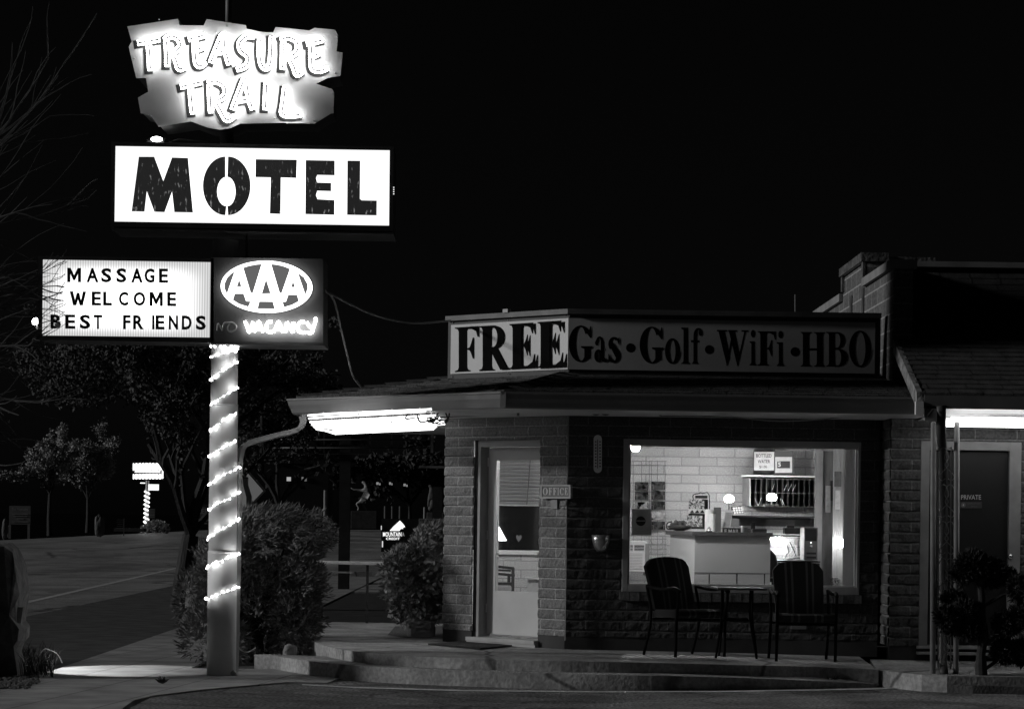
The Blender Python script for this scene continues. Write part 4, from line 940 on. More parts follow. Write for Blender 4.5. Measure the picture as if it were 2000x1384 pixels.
# ================================================================ the wing at the right
YW = 24.9; XW = 3.68
wing = thing('guest_wing', 'block guest wing at the right edge with a stepped gable parapet and mansard roof', 'building', (5.6, 26.5, 0.2))
wd0, wd1 = P(1797, 1000, YW).x, P(1993, 1000, YW).x; wdt = P(1890, 862, YW).z; wdb = P(1890, 1272, YW).z
part('wall', block_wall((XW, YW, 0), (8.2, YW, 0), 0.335, 2.62, [(wd0 - XW, wd1 - XW, 0.335, wdt)], 0.02, seed=21, sstep=.026), m_wing, wing, label='rough split-block wall round the private door')
part('wall', block_wall((XW, YF + .05, 0), (XW, YW, 0), 0.335, 2.62, [], 0.014, seed=25), m_wing, wing)
mb = MB(); mb.box(XW + .004, 8.2, YW - .012, YW + .15, 0.15, 0.335); part('footing', mb, mat('footing'), wing)
# parapet gable wall seen edge on from the left, then its pilaster front
zp = 4.10
def side_wall(A, B, prof):  # prof: (s, z) outline
    A, B = V(A), V(B); t = (B - A).normalized(); mb_ = MB(); L = (B - A).length
    n = V((t.y, -t.x, 0))
    cols = sorted(set([s for s, z in prof]))
    return t, n
m_big = blocks('big_block', 0.115, 0.19, 0.4064, 0.1625, 0.009, 0.35, 30)
m_bigs = blocks('big_block_side', 0.15, 0.34, 0.4064, 0.1625, 0.009, 0.35, 30)
yb1, yb0 = 26.9, 28.7
mb = MB()
for y0, y1, z1 in ((YW, yb1, zp - .1), (yb1, yb0, 4.27), (yb0, 31.2, zp - .1)):
    mb.face([(XW, y1, 2.5), (XW, y0, 2.5), (XW, y0, z1), (XW, y1, z1)], [(-y1, 2.5), (-y0, 2.5), (-y0, z1), (-y1, z1)])
    mb.box(XW + .004, XW + .19, y0 + .002, y1 - .002, 2.5, z1)
part('parapet', mb, m_bigs, wing)
mb = MB(); mb.face([(XW, YW - .002, 2.55), (XW + .19, YW - .002, 2.55), (XW + .19, YW - .002, zp - .1), (XW, YW - .002, zp - .1)], [(0, 2.55), (.19, 2.55), (.19, zp), (0, zp)]); part('parapet', mb, m_big, wing)
for y0, y1, z1 in ((YW - .05, yb1 - .02, zp - .1), (yb0 + .02, 31.25, zp - .1)):
    mb = MB(); mb.box(XW - .045, XW + .22, y0, y1, z1, z1 + .085); part('coping', mb, mat('coping_stone', 0.26, 0.8, 0.2, 5), wing)
mb = MB(); mb.box(XW - .05, XW + .24, yb1 - .02, yb0 + .02, 4.27, 4.36); mb.box(XW - .03, XW - .002, yb1, yb1 + .12, 4.02, 4.27); mb.box(XW - .03, XW - .002, yb0 - .1, yb0, 4.1, 4.27); mb.box(XW + .19, XW + .75, yb1 + .1, yb0 - .1, 3.9, 4.33)
part('chimney_cap', mb, mat('flashing_metal', 0.16, 0.45, 0.5, 12, 0.6, 30, metal=.3), wing)
mb = MB(); mb.box(XW - .012, XW - .001, yb1 + .06, yb1 + .2, 3.3, 4.0); mb.box(XW - .012, XW - .001, yb0 - .8, yb0 - .62, 3.45, 4.0); part('stain_strip', mb, mat('tar_patch', 0.07, 0.8, 0.5, 8), wing)
# roofs
EW = 23.4
mb = MB()
mb.face([(XW + .04, EW, 2.70), (8.2, EW, 2.70), (8.2, YW + .02, 3.31), (XW + .04, YW + .02, 3.31)])
shingles(mb, V((XW + .03, EW - .03, 0)), V((8.2, EW - .03, 0)), V((XW + .03, YW + .02, 0)), V((8.2, YW + .02, 0)), 2.705, 3.315, 12)
part('roof', mb, mat('wing_shingle', 0.065, 0.9, 0.35, 9, .8, 90, fine=.4), wing, label='lower shingled eave slope of the wing')
mb = MB()
mb.face([(XW + .19, YW + .02, 3.31), (8.2, YW + .02, 3.31), (8.2, 25.6, 4.08), (XW + .19, 25.6, 4.08)])
shingles(mb, V((XW + .19, YW + .02, 0)), V((8.2, YW + .02, 0)), V((XW + .19, 25.6, 0)), V((8.2, 25.6, 0)), 3.315, 4.085, 12)
mb.face([(XW + .19, 25.6, 4.09), (8.2, 25.6, 4.09), (8.2, 31, 4.09), (XW + .19, 31, 4.09)])
part('roof', mb, mat('mansard_shingle', 0.03, 0.9, 0.35, 9, .8, 90, fine=.4), wing, label='dark steep mansard slope of the wing')  # darker copy of the wing shingle, upper slope's shade put into it
mb = MB(); mb.box(XW + .19, 8.2, 25.52, 25.66, 4.085, 4.14); part('ridge_trim', mb, mat('coping_stone'), wing)
# rake board at the open left end of the eave slope
mb = MB(); a, b = V((XW + .0, YW - .02, 3.22)), V((XW + .0, EW - .02, 2.62))
mb.prism([a + V((0, 0, .09)), b + V((0, 0, .11)), b + V((0, -.03, -.05)), a + V((0, 0, -.04))], (.05, 0, 0)); part('rake_board', mb, mat('peeling_board', 0.26, 0.8, 0.6, 14, 0.5, 40), wing)
mb = MB(); mb.box(XW - .01, XW + .06, EW - .05, EW + .02, 2.52, 2.64); part('rake_end', mb, mat('white_paint'), wing)
mb = MB(); mb.box(XW + .07, 8.2, EW - .04, EW, 2.58, 2.70); part('fascia', mb, mat('wing_fascia', 0.16, 0.6, 0.2, 3), wing)
mb = MB(); x_s = P(1843, 800, EW).x; mb.face([(x_s, EW, 2.592), (8.2, EW, 2.592), (8.2, YW, 2.525), (x_s, YW, 2.525)]); mb.box(XW + .06, x_s - .003, EW + .0, YW - .03, 2.575, 2.59); part('soffit', mb, m_white, wing)
# fluorescent light under that soffit, extra tubes added to whiten all of it
p0 = P(1850, 812, 24.2)
fx = thing('soffit_light', 'long fluorescent light under the eave above the private door', 'light', (5.0, 24.2, 2.50))
mb = MB(); mb.box(4.5, 5.7, 24.19, 24.23, 2.50, 2.553); part('fixture_body', mb, m_white, fx)
for yy in (23.62, 23.88, 24.2, 24.5):
    mb = MB(); mb.tube([(4.04, yy, 2.50 - (yy - 23.6) * .03), (6.2, yy, 2.50 - (yy - 23.6) * .03)], 0.018, 10); part('lamp_tube', mb, emit('fluorescent', 4.5), fx, smooth=True)
# private door
mb = MB(); frame(mb, wd0, wd1, 0.335, wdt, YW - .015, YW + .08, .085, .115, .012, .085)
df2 = part('door_frame', mb, mat('wing_trim', 0.26, 0.55, 0.2, 5), wing, bevel=.004)
mb = MB(); mb.box(wd0 + .086, wd1 - .116, YW + .05, YW + .09, .35, wdt - .086); pd = part('door', mb, mat('dark_door_paint', 0.02, 0.4, 0.12, 2), wing, label='dark flush door with a PRIVATE plaque')
mb = MB(); k = P(1971, 1086, YW + .05); mb.tube([k, k + V((0, -.05, 0))], .012, 10); mb.sphere(k + V((0, -.06, 0)), .03, 14, 10); part('handle', mb, mat('polished_metal', 0.7, 0.15, .05, 3, metal=.9), pd, smooth=True)
mb = MB(); mb.box(wd0 - .02, wd1, YW - .05, YW + .05, .315, .34); mb.box(wd0 - .02, wd1, YW - .10, YW + .05, .26, .285); part('door_sill', mb, mat('sill_metal', .45, .35, .2, 4), wing)
ps = thing('private_sign', 'small dark PRIVATE plaque on the dark door, a second plate below it', 'sign', P(1896, 990, YW + .05))
pl = lambda y: (V((0, y, 0)), YN)
def plate(x0, y0, x1, y1, Y, d, m, parent, name='plate'):
    mb_ = MB(); poly_px(mb_, [(x0, y0), (x1, y0), (x1, y1), (x0, y1)], pl(Y), 0, d); return part(name, mb_, m, parent)
plate(1874, 964, 1918, 977, YW + .042, .008, m_black, ps); plate(1874, 979, 1918, 992, YW + .042, .008, mat('plate_grey', .06), ps)
text_px('lettering', 'PRIVATE', (1877, 966, 1916, 975, 0.0), pl(YW + .042), mat('sign_letter_pale', .45), ps, .01)
text_px('lettering', 'EMPLOYEES', (1890, 981, 1915, 984.5, 0.0), pl(YW + .042), mat('plate_text', .12), ps); text_px('lettering', 'ONLY', (1896, 987, 1909, 990, 0.0), pl(YW + .042), mat('plate_text'), ps)
mb = MB(); poly_px(mb, ell(1881.5, 985.5, 4.6, 5.2, 24), pl(YW + .042), .003); part('disc', mb, mat('plate_text'), ps)
mb = MB(); poly_px(mb, ell(1881.5, 985.5, 1.3, 2.0, 12), pl(YW + .042), .005); part('disc', mb, mat('sign_letter_pale'), ps)
# iron trellis column with scrolls
YT = 23.7
tr = thing('trellis_post', 'wrought-iron porch column with scrollwork between two round posts', 'post', P(1846, 1312, YT))
m_iron = mat('iron_paint', 0.30, 0.45, 0.2, 6)
for x in (1823.5, 1869): 
    mb = MB(); a, b = P(x, 828, YT), P(x - 1.5, 1313, YT); mb.tube([V((b.x, YT, .02)), a, a + V((0, 0, .0))], 0.026, 14); mb.sphere(a, .026, 12, 8); part('post', mb, m_iron, tr, smooth=True)
mb = MB()
for x in (1833, 1857.5): mb.tube([P(x, 872, YT), P(x - 1, 1306, YT)], 0.006, 6)
part('rod', mb, m_iron, tr)
for k in range(6):
    y0 = 880 + k * 72
    mb = MB()
    for s, xc in ((1, 1834), (-1, 1864)):
        pts_ = [(xc, y0 + 3), (xc + s * 6, y0 - 6), (xc + s * 14, y0 - 2), (xc + s * 11, y0 + 14), (xc + s * 18, y0 + 28), (xc + s * 4, y0 + 44), (xc + s * 0, y0 + 52), (xc + s * 6, y0 + 58), (xc + s * 12, y0 + 54)]
        q = [P(min(max(x, 1832), 1866), y, YT - .004 * s) for x, y in pts_]; mb.tube(smooth_path(q, 4), .0045, 5)
    part('scroll', mb, m_iron, tr)
mb = MB(); q = [P(1838, 792, 23.36), P(1838, 850, 23.5), P(1841, 880, 23.9), P(1842, 1000, 24.05), P(1841, 1290, 24.0), P(1843, 1306, 23.7), P(1844, 1314, 23.6)]
mb.tube(q, [.045, .045, .042, .042, .042, .04, .04], 10); part('downspout', mb, mat('dark_downspout', .05, .5, .2), wing, smooth=True)
mb = MB(); a = P(1816, 806, 23.4); mb.box(a.x - .05, a.x + .06, 23.36, 23.44, a.z - .07, a.z + .06); jb = part('junction_box', mb, mat('box_paint', .24, .5, .15, 4), wing)
mb = MB(); mb.tube([P(1812, 812, 23.33), P(1822, 799, 23.33)], .01, 6); part('handle', mb, m_black, jb)
# ================================================================ things on the front wall
OP = (C1 + NA * .055, tuple(NA)); ol = lambda d: (C1 + NA * (.055 + d), tuple(NA))
os_ = thing('office_sign', 'small framed OFFICE sign bracketed to the wall right of the door', 'sign', P(1084, 972, 25.35))
mb = MB(); poly_px(mb, [(1056, 947), (1113, 947.5), (1113, 972), (1056, 972)], ol(0), 0, .02); part('plate', mb, mat('office_plate', .12, .5, .1), os_)
mb = MB()
for q in (((1055, 946), (1114, 946), (1114, 949), (1055, 949)), ((1055, 970), (1114, 970), (1114, 973), (1055, 973)), ((1055, 949), (1058, 949), (1058, 970), (1055, 970)), ((1111, 949), (1114, 949), (1114, 970), (1111, 970))): poly_px(mb, q, ol(.008), 0, .03)
part('border', mb, mat('office_border', .34, .5, .1), os_)
for ch, a, b in (('O', 1060, 1070), ('F', 1071.5, 1078.5), ('F', 1080, 1087), ('I', 1088.5, 1092), ('C', 1093.5, 1101.5), ('E', 1103, 1109)): serif_px('letter', ch, (a, 952, b, 966, 0.1), ol(.001), mat('office_letter', .5), os_)
mb = MB(); poly_px(mb, [(1080, 975), (1092, 975), (1092, 993), (1080, 993)], (C1, tuple(NA)), .03, .03); dbx = single('doorbell_box', mb, mat('conduit_paint'), 'little electrical box on the blocks below the OFFICE sign', 'box')
mb = MB(); mb.tube(smooth_path([P(1093, 988, 25.42), P(1098, 992, 25.4), P(1104, 988, 25.36), P(1106, 975, 25.36)], 4), .006, 5); single('doorbell_wire', mb, mat('conduit_paint'), 'short curved wire from the electrical box to the corner conduit', 'wire')
th = thing('thermometer', 'tall round-ended wall thermometer on the dark block wall', 'thermometer', P(1167, 922, YF - .03))
mb = MB(); q = ell(1167.5, 857, 8, 8, 12, PI, 2 * PI) + ell(1167.5, 915, 8, 8, 12, 0, PI); poly_px(mb, q, pl(YF - .035), 0, .02); part('face_plate', mb, mat('thermometer_plate', .75, .5, .1), th)
mb = MB()
for k in range(9):
    y = 861 + k * 6
    for x in (1162, 1170.5): poly_px(mb, [(x, y), (x + 3, y), (x + 3, y + 2.4), (x, y + 2.4)], pl(YF - .036), .002)
poly_px(mb, [(1166.6, 858), (1168, 858), (1168, 914), (1166.6, 914)], pl(YF - .036), .003); part('scale_marks', mb, m_black, th)['kind'] = 'stuff'
mb = MB(); c = P(1174, 1044, YF - .01); mb.lathe([(.002, -.175), (.04, -.165), (.07, -.12), (.088, -.06), (.095, 0), (.083, 0)], c, 24, 1, 1, PI, 2 * PI)
sc = single('wall_sconce', mb, mat('brushed_sconce', .55, .28, .1, 2, metal=.85), 'half-bowl metal sconce on the wall left of the office window', 'wall lamp', smooth=True)
tw = thing('twin_floodlight', 'unlit pair of round floodlights under the eave above the thermometer', 'light', P(1173, 802, 24.95))
for x in (1163, 1182):
    mb = MB(); p = P(x, 802, 24.92); mb.lathe([(.02, 0.0), (.045, .02), (.052, .06), (.03, .09)], (0, 0, 0), 16); mb.v = [p + V((q.x, -.05 + q.z * -1, q.y)) for q in mb.v]; part('lamp_head', mb, mat('flood_grey', .25, .4, .1), tw, smooth=True)
mb = MB(); p = P(1173, 800, 24.95); mb.box(p.x - .06, p.x + .06, 24.9, 25.0, p.z - .012, 2.545); part('bracket', mb, mat('flood_grey'), tw)
# mat in front of the door
q = [Pz(x, y, .236) for x, y in ((836, 1258), (906, 1252), (1000, 1261), (938, 1267.5))]
mb = MB(); mb.prism(q, (0, 0, .012)); single('door_mat', mb, mat('rubber_mat', .022, .9, .4, 60, .8, 60), 'black rubber mat lying askew before the office door', 'mat')
# ================================================================ porch furniture
m_str = striped('chair_stripe', 0.014, 0.09, 1, (.24, .36, .66, .78), .022)
m_dkm = mat('dark_metal', .008, .75, .2, 5, spec=.12)
def chair(name, label, c, rz, tilt=.16):
    t = thing(name, label, 'chair', c, 'striped porch chairs')
    R = Matrix.Rotation(rz, 3, 'Z'); o = V(c)
    def L(x, y, z): return o + R @ V((x, y, z))
    w_, d_, hs, hb = .49, .46, .42, .92                     # front is -y
    mb_ = MB(); n = 14; prof = []
    def back(u, v_, th_):                                  # u across, v up
        top = hb - .045 * (abs(u - .5) * 2) ** 2 - .05 * max(0, abs(u - .5) * 2 - .8) / .2
        z = hs + .02 + (top - hs) * v_; y = d_ / 2 - .05 + tilt * v_ + th_; x = (u - .5) * w_ * (1 - .06 * (1 - v_)); return L(x, y, z)
    for s_, th_ in ((0, 0), (1, .05)):
        for i in range(n):
            for j in range(8):
                uv = [(i / n, j / 8), ((i + 1) / n, j / 8), ((i + 1) / n, (j + 1) / 8), (i / n, (j + 1) / 8)]
                bul = lambda u, v_: -.02 * math.sin(PI * u) * math.sin(PI * v_) * (1 if s_ == 0 else -1)
                mb_.face([back(u, v_, th_ + bul(u, v_)) for u, v_ in uv], uv)
    for i in range(n): mb_.face([back(i / n, 1, 0), back((i + 1) / n, 1, 0), back((i + 1) / n, 1, .05), back(i / n, 1, .05)], [(i / n, 0)] * 4)
    for u in (0, 1): mb_.face([back(u, 0, 0), back(u, 0, .05), back(u, 1, .05), back(u, 1, 0)], [(.5, 0)] * 4)
    part('backrest', mb_, m_str, t, smooth=False)
    mb_ = MB()
    for i in range(n):
        u0, u1 = i / n, (i + 1) / n; X = lambda u: (u - .5) * (w_ + .04)
        rim = [(-d_ / 2 - .02, hs - .05), (-d_ / 2 - .045, hs - .02), (-d_ / 2 - .035, hs + .015), (-d_ / 2, hs + .03), (d_ / 2 - .08, hs + .02), (d_ / 2 - .08, hs - .05)]
        for k in range(len(rim)):
            (y0, z0), (y1, z1) = rim[k], rim[(k + 1) % len(rim)]
            mb_.face([L(X(u0), y0, z0), L(X(u1), y0, z0), L(X(u1), y1, z1), L(X(u0), y1, z1)], [(u0, 0), (u1, 0), (u1, 1), (u0, 1)])
    for u in (0, 1): mb_.face([L((u - .5) * (w_ + .04), y, z) for y, z in rim], [(.5, 0)] * 6)
    part('seat', mb_, m_str, t)
    for s_ in (-1, 1):
        x = s_ * (w_ / 2 + .035)
        mb_ = MB(); mb_.tube(smooth_path([L(x, -d_ / 2 - .01, 0), L(x, -d_ / 2 - .02, hs - .05), L(x, -d_ / 2 - .05, .60), L(x, -d_ / 2 + .02, .645)], 4), .015, 8); part('leg', mb_, m_dkm, t, smooth=True)
        mb_ = MB(); mb_.tube(smooth_path([L(x, d_ / 2 + .08, 0), L(x, d_ / 2 - .04, hs - .06), L(x, d_ / 2 + .04, .66)], 4), .014, 8); part('leg', mb_, m_dkm, t, smooth=True)
        mb_ = MB(); mb_.tube(smooth_path([L(x, -d_ / 2 - .07, .62), L(x, -d_ / 2 + .02, .65), L(x, 0, .635), L(x, d_ / 2 + .04, .66)], 4), .017, 8); part('armrest', mb_, m_dkm, t, smooth=True)
    mb_ = MB()
    for y in (-d_ / 2 + .02, d_ / 2 - .06): mb_.tube([L(-w_ / 2 - .03, y, hs - .07), L(w_ / 2 + .03, y, hs - .07)], .012, 8)
    part('seat_frame', mb_, m_dkm, t)
    return t
pc = Pz(1330, 1280, .23); chair('porch_chair', 'striped cushioned porch chair left of the little table, turned towards it', (pc.x + .05, 24.55, .23), math.radians(30))
pc = Pz(1570, 1285, .23); chair('porch_chair', 'striped cushioned porch chair right of the little table, facing straight out', (pc.x, 24.5, .205), math.radians(2))
tb = thing('side_table', 'small dark square table with splayed legs between the two porch chairs', 'table', (P(1445, 1200, 24.35).x, 24.35, .23))
o = V((P(1447, 1200, 24.35).x, 24.35, .23))
mb = MB(); q = [P(1387, 1146, 24.65), P(1480, 1148, 24.65), P(1499, 1152, 24.15), P(1402, 1152, 24.15)]; zt_ = .875
q = [V((p.x, p.y, zt_)) for p in q]; mb.prism(q, (0, 0, .022)); part('table_top', mb, mat('table_top_paint', .10, .3, .1, 3, spec=.6), tb, bevel=.008)
for x0_, x1_, y in ((1410, 1398, 24.2), (1466, 1478, 24.2), (1412, 1404, 24.55), (1470, 1478, 24.55)):
    mb = MB(); a = P(x0_, 1152, y); b = P((x0_ * .7 + 1440 * .3), 1208, y); e = P(x1_, 1280, y); mb.tube(smooth_path([V((a.x, y, zt_)), V((a.x, y, .6)), V((e.x, y, .23))], 4), .011, 8); part('leg', mb, m_dkm, tb, smooth=True)
mb = MB(); z = .59; xs = [P(1411, 1200, 24.3).x, P(1467, 1200, 24.3).x]; mb.tube([(xs[0], 24.2, z), (xs[1], 24.2, z), (xs[1], 24.55, z), (xs[0], 24.55, z)], .009, 8, closed=True); part('stretcher', mb, m_dkm, tb)
plt = MB(); p = Pp(1560, 1224, (0, YF - .03, 0), V(YN)); plt.box(p.x - .075, p.x + .075, YF - .03, YF, p.z - .02, p.z + .025); single('wall_vent', plt, mat('vent_grey', .18), 'small pale vent plate low on the wall behind the right chair', 'vent')
# ================================================================ inside the office
def px_box(mb_, x0, y0, x1, y1, Y, d):
    a, b = P(x0, y0, Y), P(x1, y1, Y); mb_.box(a.x, b.x, Y, Y + d, b.z, a.z)
def slab(name, x0, y0, x1, y1, Y, d, m, parent=None, **k):
    mb_ = MB(); px_box(mb_, x0, y0, x1, y1, Y, d); return part(name, mb_, m, parent, **k)
# bulb near the window
bl = thing('ceiling_bulb', 'bare bright bulb hanging just inside the top left corner of the window', 'light', P(1241, 872, 26.6))
mb = MB(); mb.sphere(P(1241, 873, 26.6), .045, 16, 12); part('bulb', mb, emit('bare_bulb', 1250.0), bl, smooth=True)
mb = MB(); p = P(1241, 866, 26.6); mb.tube([p + V((0, 0, .05)), V((p.x, p.y, 2.6))], .018, 8); part('stem', mb, m_white, bl)
# counter
YC = 27.2; zc = P(1430, 1046, YC).z
ct = thing('reception_counter', 'pale reception counter with a dark top seen through the office window', 'counter', V((P(1430, 1046, YC).x, YC, .3)))
A_ = P(1357, 1046, YC); B_ = P(1505, 1046, YC); L_ = P(1309, 1046, 28.2)
mb = MB(); mb.prism([V((A_.x, YC, .3)), V((B_.x, YC, .3)), V((B_.x, YC, zc)), V((A_.x, YC, zc))], (0, .06, 0)); mb.prism([V((B_.x - .04, YC + .061, .3)), V((B_.x, YC + .061, .3)), V((B_.x, YC + .061, zc)), V((B_.x - .04, YC + .061, zc))], (0, .6, 0))
part('front_panel', mb, mat('counter_panel', .34, .5, .06, 2), ct)
mb = MB(); mb.prism([V((L_.x, 28.2, .3)), V((A_.x, YC, .3)), V((A_.x, YC, zc)), V((L_.x, 28.2, zc))], (.06, .04, 0)); part('side_panel', mb, mat('counter_side', .55, .5, .06, 2), ct)
mb = MB(); zz = P(1430, 1119, YC).z
for x in (1385, 1439, 1493): px_box(mb, x - .8, 1120, x + .8, 1150, YC - .003, .003)
px_box(mb, 1357, 1118, 1505, 1119.2, YC - .004, .004); part('panel_seam', mb, m_black, ct)
mb = MB(); q = [V((P(1300, 1040, 28.3).x, 28.3, zc)), V((A_.x - .03, YC - .05, zc)), V((B_.x + .02, YC - .05, zc)), V((B_.x + .02, YC + .65, zc)), V((A_.x, YC + .65, zc)), V((A_.x - .05, 28.5, zc))]
mb.prism(q, (0, 0, .04)); part('countertop', mb, mat('laminate_dark', .06, .35, .25, 30), ct)
zc2 = zc + .042
def on_counter(x, Y): return V((P(x, 1000, Y).x, Y, zc2))
# wire rack of postcards on the back wall
rk = thing('postcard_rack', 'white wire postcard rack on the back wall at the left of the window', 'rack', P(1265, 1105, YB - .05))
mb = MB(); m_w = mat('rack_wire', .25, .4, .1)
for x in (1237, 1253, 1268, 1272, 1284, 1299): mb.tube([P(x, 900, YB - .04), P(x, 1100, YB - .04)], .003, 4)
for y in (900, 908, 926, 1052, 1062, 1072, 1082, 1092): mb.tube([P(1234, y, YB - .045), P(1302, y, YB - .045)], .003, 4)
for k in range(5):
    for x in (1240, 1272): 
        y = 953 + k * 19.5; mb.tube([P(x, y - 6, YB - .09), P(x + 4, y - 6, YB - .09), P(x + 4, y + 3, YB - .09), P(x + 24, y + 3, YB - .09), P(x + 24, y - 6, YB - .09), P(x + 28, y - 6, YB - .09)], .003, 4)
for k in range(4):
    y = 1062 + k * 11; mb.tube([P(1270, y - 8, YB - .09), P(1275, y, YB - .09), P(1290, y, YB - .09), P(1296, y - 6, YB - .09)], .003, 4)
part('wire_frame', mb, m_w, rk)
def picture(name, sc_, lo, hi, seed):
    m, t, out = _new(name); b = t.nodes.new('ShaderNodeBsdfPrincipled'); b.inputs['Roughness'].default_value = .9; b.inputs['Specular IOR Level'].default_value = .1
    tc = t.nodes.new('ShaderNodeTexCoord'); n = t.nodes.new('ShaderNodeTexNoise'); n.noise_dimensions = '4D'; n.inputs['W'].default_value = seed; n.inputs['Scale'].default_value = sc_; n.inputs['Detail'].default_value = 3; n.inputs['Distortion'].default_value = 1.5
    t.links.new(tc.outputs['Object'], n.inputs['Vector']); r = t.nodes.new('ShaderNodeMapRange'); r.inputs[1].default_value = .38; r.inputs[2].default_value = .66; r.inputs[3].default_value = lo; r.inputs[4].default_value = hi
    t.links.new(n.outputs[0], r.inputs[0]); t.links.new(r.outputs[0], b.inputs['Base Color']); t.links.new(b.outputs[0], out.inputs[0]); return m
kinds = ['dark landscape', 'canyon', 'pale bordered', 'night scene', 'arch rock']
seed = 1; words_ = [['topmost postcard in the left column of the wire rack', 'second postcard down in the left column of the wire rack', 'third postcard down in the left column, half behind the poster'],
                    ['topmost postcard in the right column of the wire rack', 'second postcard down in the right column of the wire rack', 'middle postcard in the right column of the wire rack', 'fourth postcard down in the right column, pale bordered', 'lowest postcard in the right column of the wire rack']]
for col, (x, ys) in enumerate(((1240, (949, 968, 988)), (1272.5, (948, 967, 987, 1007, 1026)))):
    for k, y in enumerate(ys):
        mb = MB(); px_box(mb, x, y - 8.4, x + 26, y + 8.4, YB - .075, .004); seed += 1
        single('postcard', mb, picture('postcard_print_%d' % seed, 11, .0, .11 if (col, k) not in ((0, 2), (1, 3)) else .75, seed * 3.3), words_[col][k], 'postcard', 'postcards in the wire rack')
ps_ = thing('poster', 'grey poster with a dark disc taped inside the window glass at left', 'poster', P(1253, 1045, YF + .09))
slab('sheet', 1234, 993, 1272, 1045, YF + .09, .002, cloth('poster_paper', .25, .12), ps_)
mb = MB(); poly_px(mb, ell(1251.5, 1017, 9.5, 9.5, 24), pl(YF + .088), .001); part('disc', mb, mat('poster_ink', .03), ps_)
mb = MB()
for y, x0_, x1_ in ((1000, 1240, 1266), (1031, 1240, 1266), (1036, 1244, 1262), (1040, 1242, 1264)): poly_px(mb, [(x0_, y), (x1_, y), (x1_, y + 1.5), (x0_, y + 1.5)], pl(YF + .088), .001)
poly_px(mb, [(1243, 1015.5), (1260, 1015.5), (1260, 1017.5), (1243, 1017.5)], pl(YF + .086), .001); part('print_lines', mb, mat('poster_pale', .34), ps_)['kind'] = 'stuff'
# air conditioner
ac = thing('air_conditioner', 'white boxy air conditioner low at the left end of the window', 'air conditioner', P(1250, 1122, 28.6))
YA = 28.6
slab('casing', 1220, 1056, 1262, 1116, YA, .4, m_white, ac, bevel=.01)
for x0_, x1_ in ((1231, 1236), (1239, 1258)):
    slab('grille', x0_, 1064, x1_, 1075, YA - .004, .003, m_black, ac)
    mb = MB()
    for k in range(3): px_box(mb, x0_, 1066.5 + k * 3, x1_, 1067.7 + k * 3, YA - .009, .005)
    part('louvre', mb, m_white, ac)
mb = MB()
for k in range(11): px_box(mb, 1230, 1080 + k * 3, 1255, 1081.6 + k * 3, YA - .007, .006)
part('front_grille', mb, mat('ac_grille', .45), ac)
slab('badge', 1239, 1105, 1248, 1109, YA - .009, .003, mat('white_paint'), ac); slab('side_curtain', 1260, 1061, 1267, 1124, YA + .0, .3, mat('ac_side', .3), ac)
# brochure rack on the counter
br_ = thing('brochure_rack', 'two-tier dark rack of leaflets standing on the left end of the counter', 'rack', on_counter(1362, 28.2))
mb = MB(); mb.tube(smooth_path([P(1354, 974, 28.3), P(1354, 966, 28.3), P(1366, 963, 28.3), P(1368, 961, 28.3), P(1372, 963, 28.3), P(1385, 966, 28.3), P(1385, 1025, 28.3)], 3), .006, 6); px_box(mb, 1358, 967, 1382, 973, 28.29, .02); part('frame', mb, m_black, br_)
slab('back_board', 1347, 974, 1382, 1030, 28.3, .12, m_black, br_)
lw = [('upper', 974, 993, 1346), ('lower', 1006, 1028, 1342)]
kk = 0
for nm, y0, y1, xs_ in lw:
    for i in range(3):
        kk += 1; mb = MB(); px_box(mb, xs_ + i * 10, y0, xs_ + i * 10 + 9.4, y1, 28.22, .02)
        single('leaflet', mb, picture('leaflet_print_%d' % kk, 30, .05, .85, 50 + kk), '%s leaflet in the %s tier of the counter rack' % (('left', 'middle', 'right')[i], nm), 'leaflet', 'leaflets in the counter rack')
mb = MB()
for i in range(3): poly_px(mb, [(1347 + i * 10, 1001), (1352 + i * 10, 995), (1356 + i * 10, 1001)], pl(28.21), .0, .01)
part('pocket_trim', mb, m_black, br_); slab('pocket', 1345, 993, 1377, 1003, 28.225, .02, m_white, br_); slab('base_tray', 1341, 1028, 1384, 1033, 28.2, .2, m_black, br_)
# rolls, binder, stand, block letters, bits on the counter
def cyl(name, x, y0, y1, r, Y, m, label, cat):
    mb_ = MB(); a, b = P(x, y0, Y), P(x, y1, Y); h_ = a.z - zc2; mb_.lathe([(r, 0), (r, h_ - .01), (r - .008, h_), (.3 * r, h_)], (a.x, Y, zc2), 20); return single(name, mb_, m, label, cat, smooth=False)
cyl('paper_roll', 1386, 994, 1040, .05, 27.5, mat('roll_white', .75), 'taller white paper roll standing behind its twin on the counter', 'paper roll')
cyl('paper_roll', 1392, 1003, 1041, .033, 27.38, mat('roll_white'), 'shorter white paper roll standing in front on the counter', 'paper roll')
mb = MB(); c = on_counter(1385.5, 27.25); mb.lathe([(.032, 0), (.032, .008), (.028, .015), (.024, .03), (.012, .042), (.004, .045)], c, 16); mb.sphere(c + V((0, 0, .05)), .007, 8, 6); single('desk_bell', mb, mat('polished_metal'), 'little chrome desk bell at the front of the counter', 'bell', smooth=True)
slab('binder', 1397, 990, 1408, 1041, 27.9, .2, mat('binder_grey', .09), None); tag(bpy.data.objects['binder'], 'tall dark binder standing on the counter behind the rolls', 'binder')
fs_ = thing('tilted_frame', 'slanted picture frame with a pale border leaning on the counter', 'picture frame', on_counter(1420, 27.5))
q = [P(1410, 1042, 27.4), P(1424, 1042, 27.4), P(1432, 996, 27.6), P(1416, 995, 27.6)]
mb = MB(); mb.prism(q, (.0, .02, 0)); part('border', mb, mat('frame_pale', .5), fs_); ctr = sum(q, V()) / 4
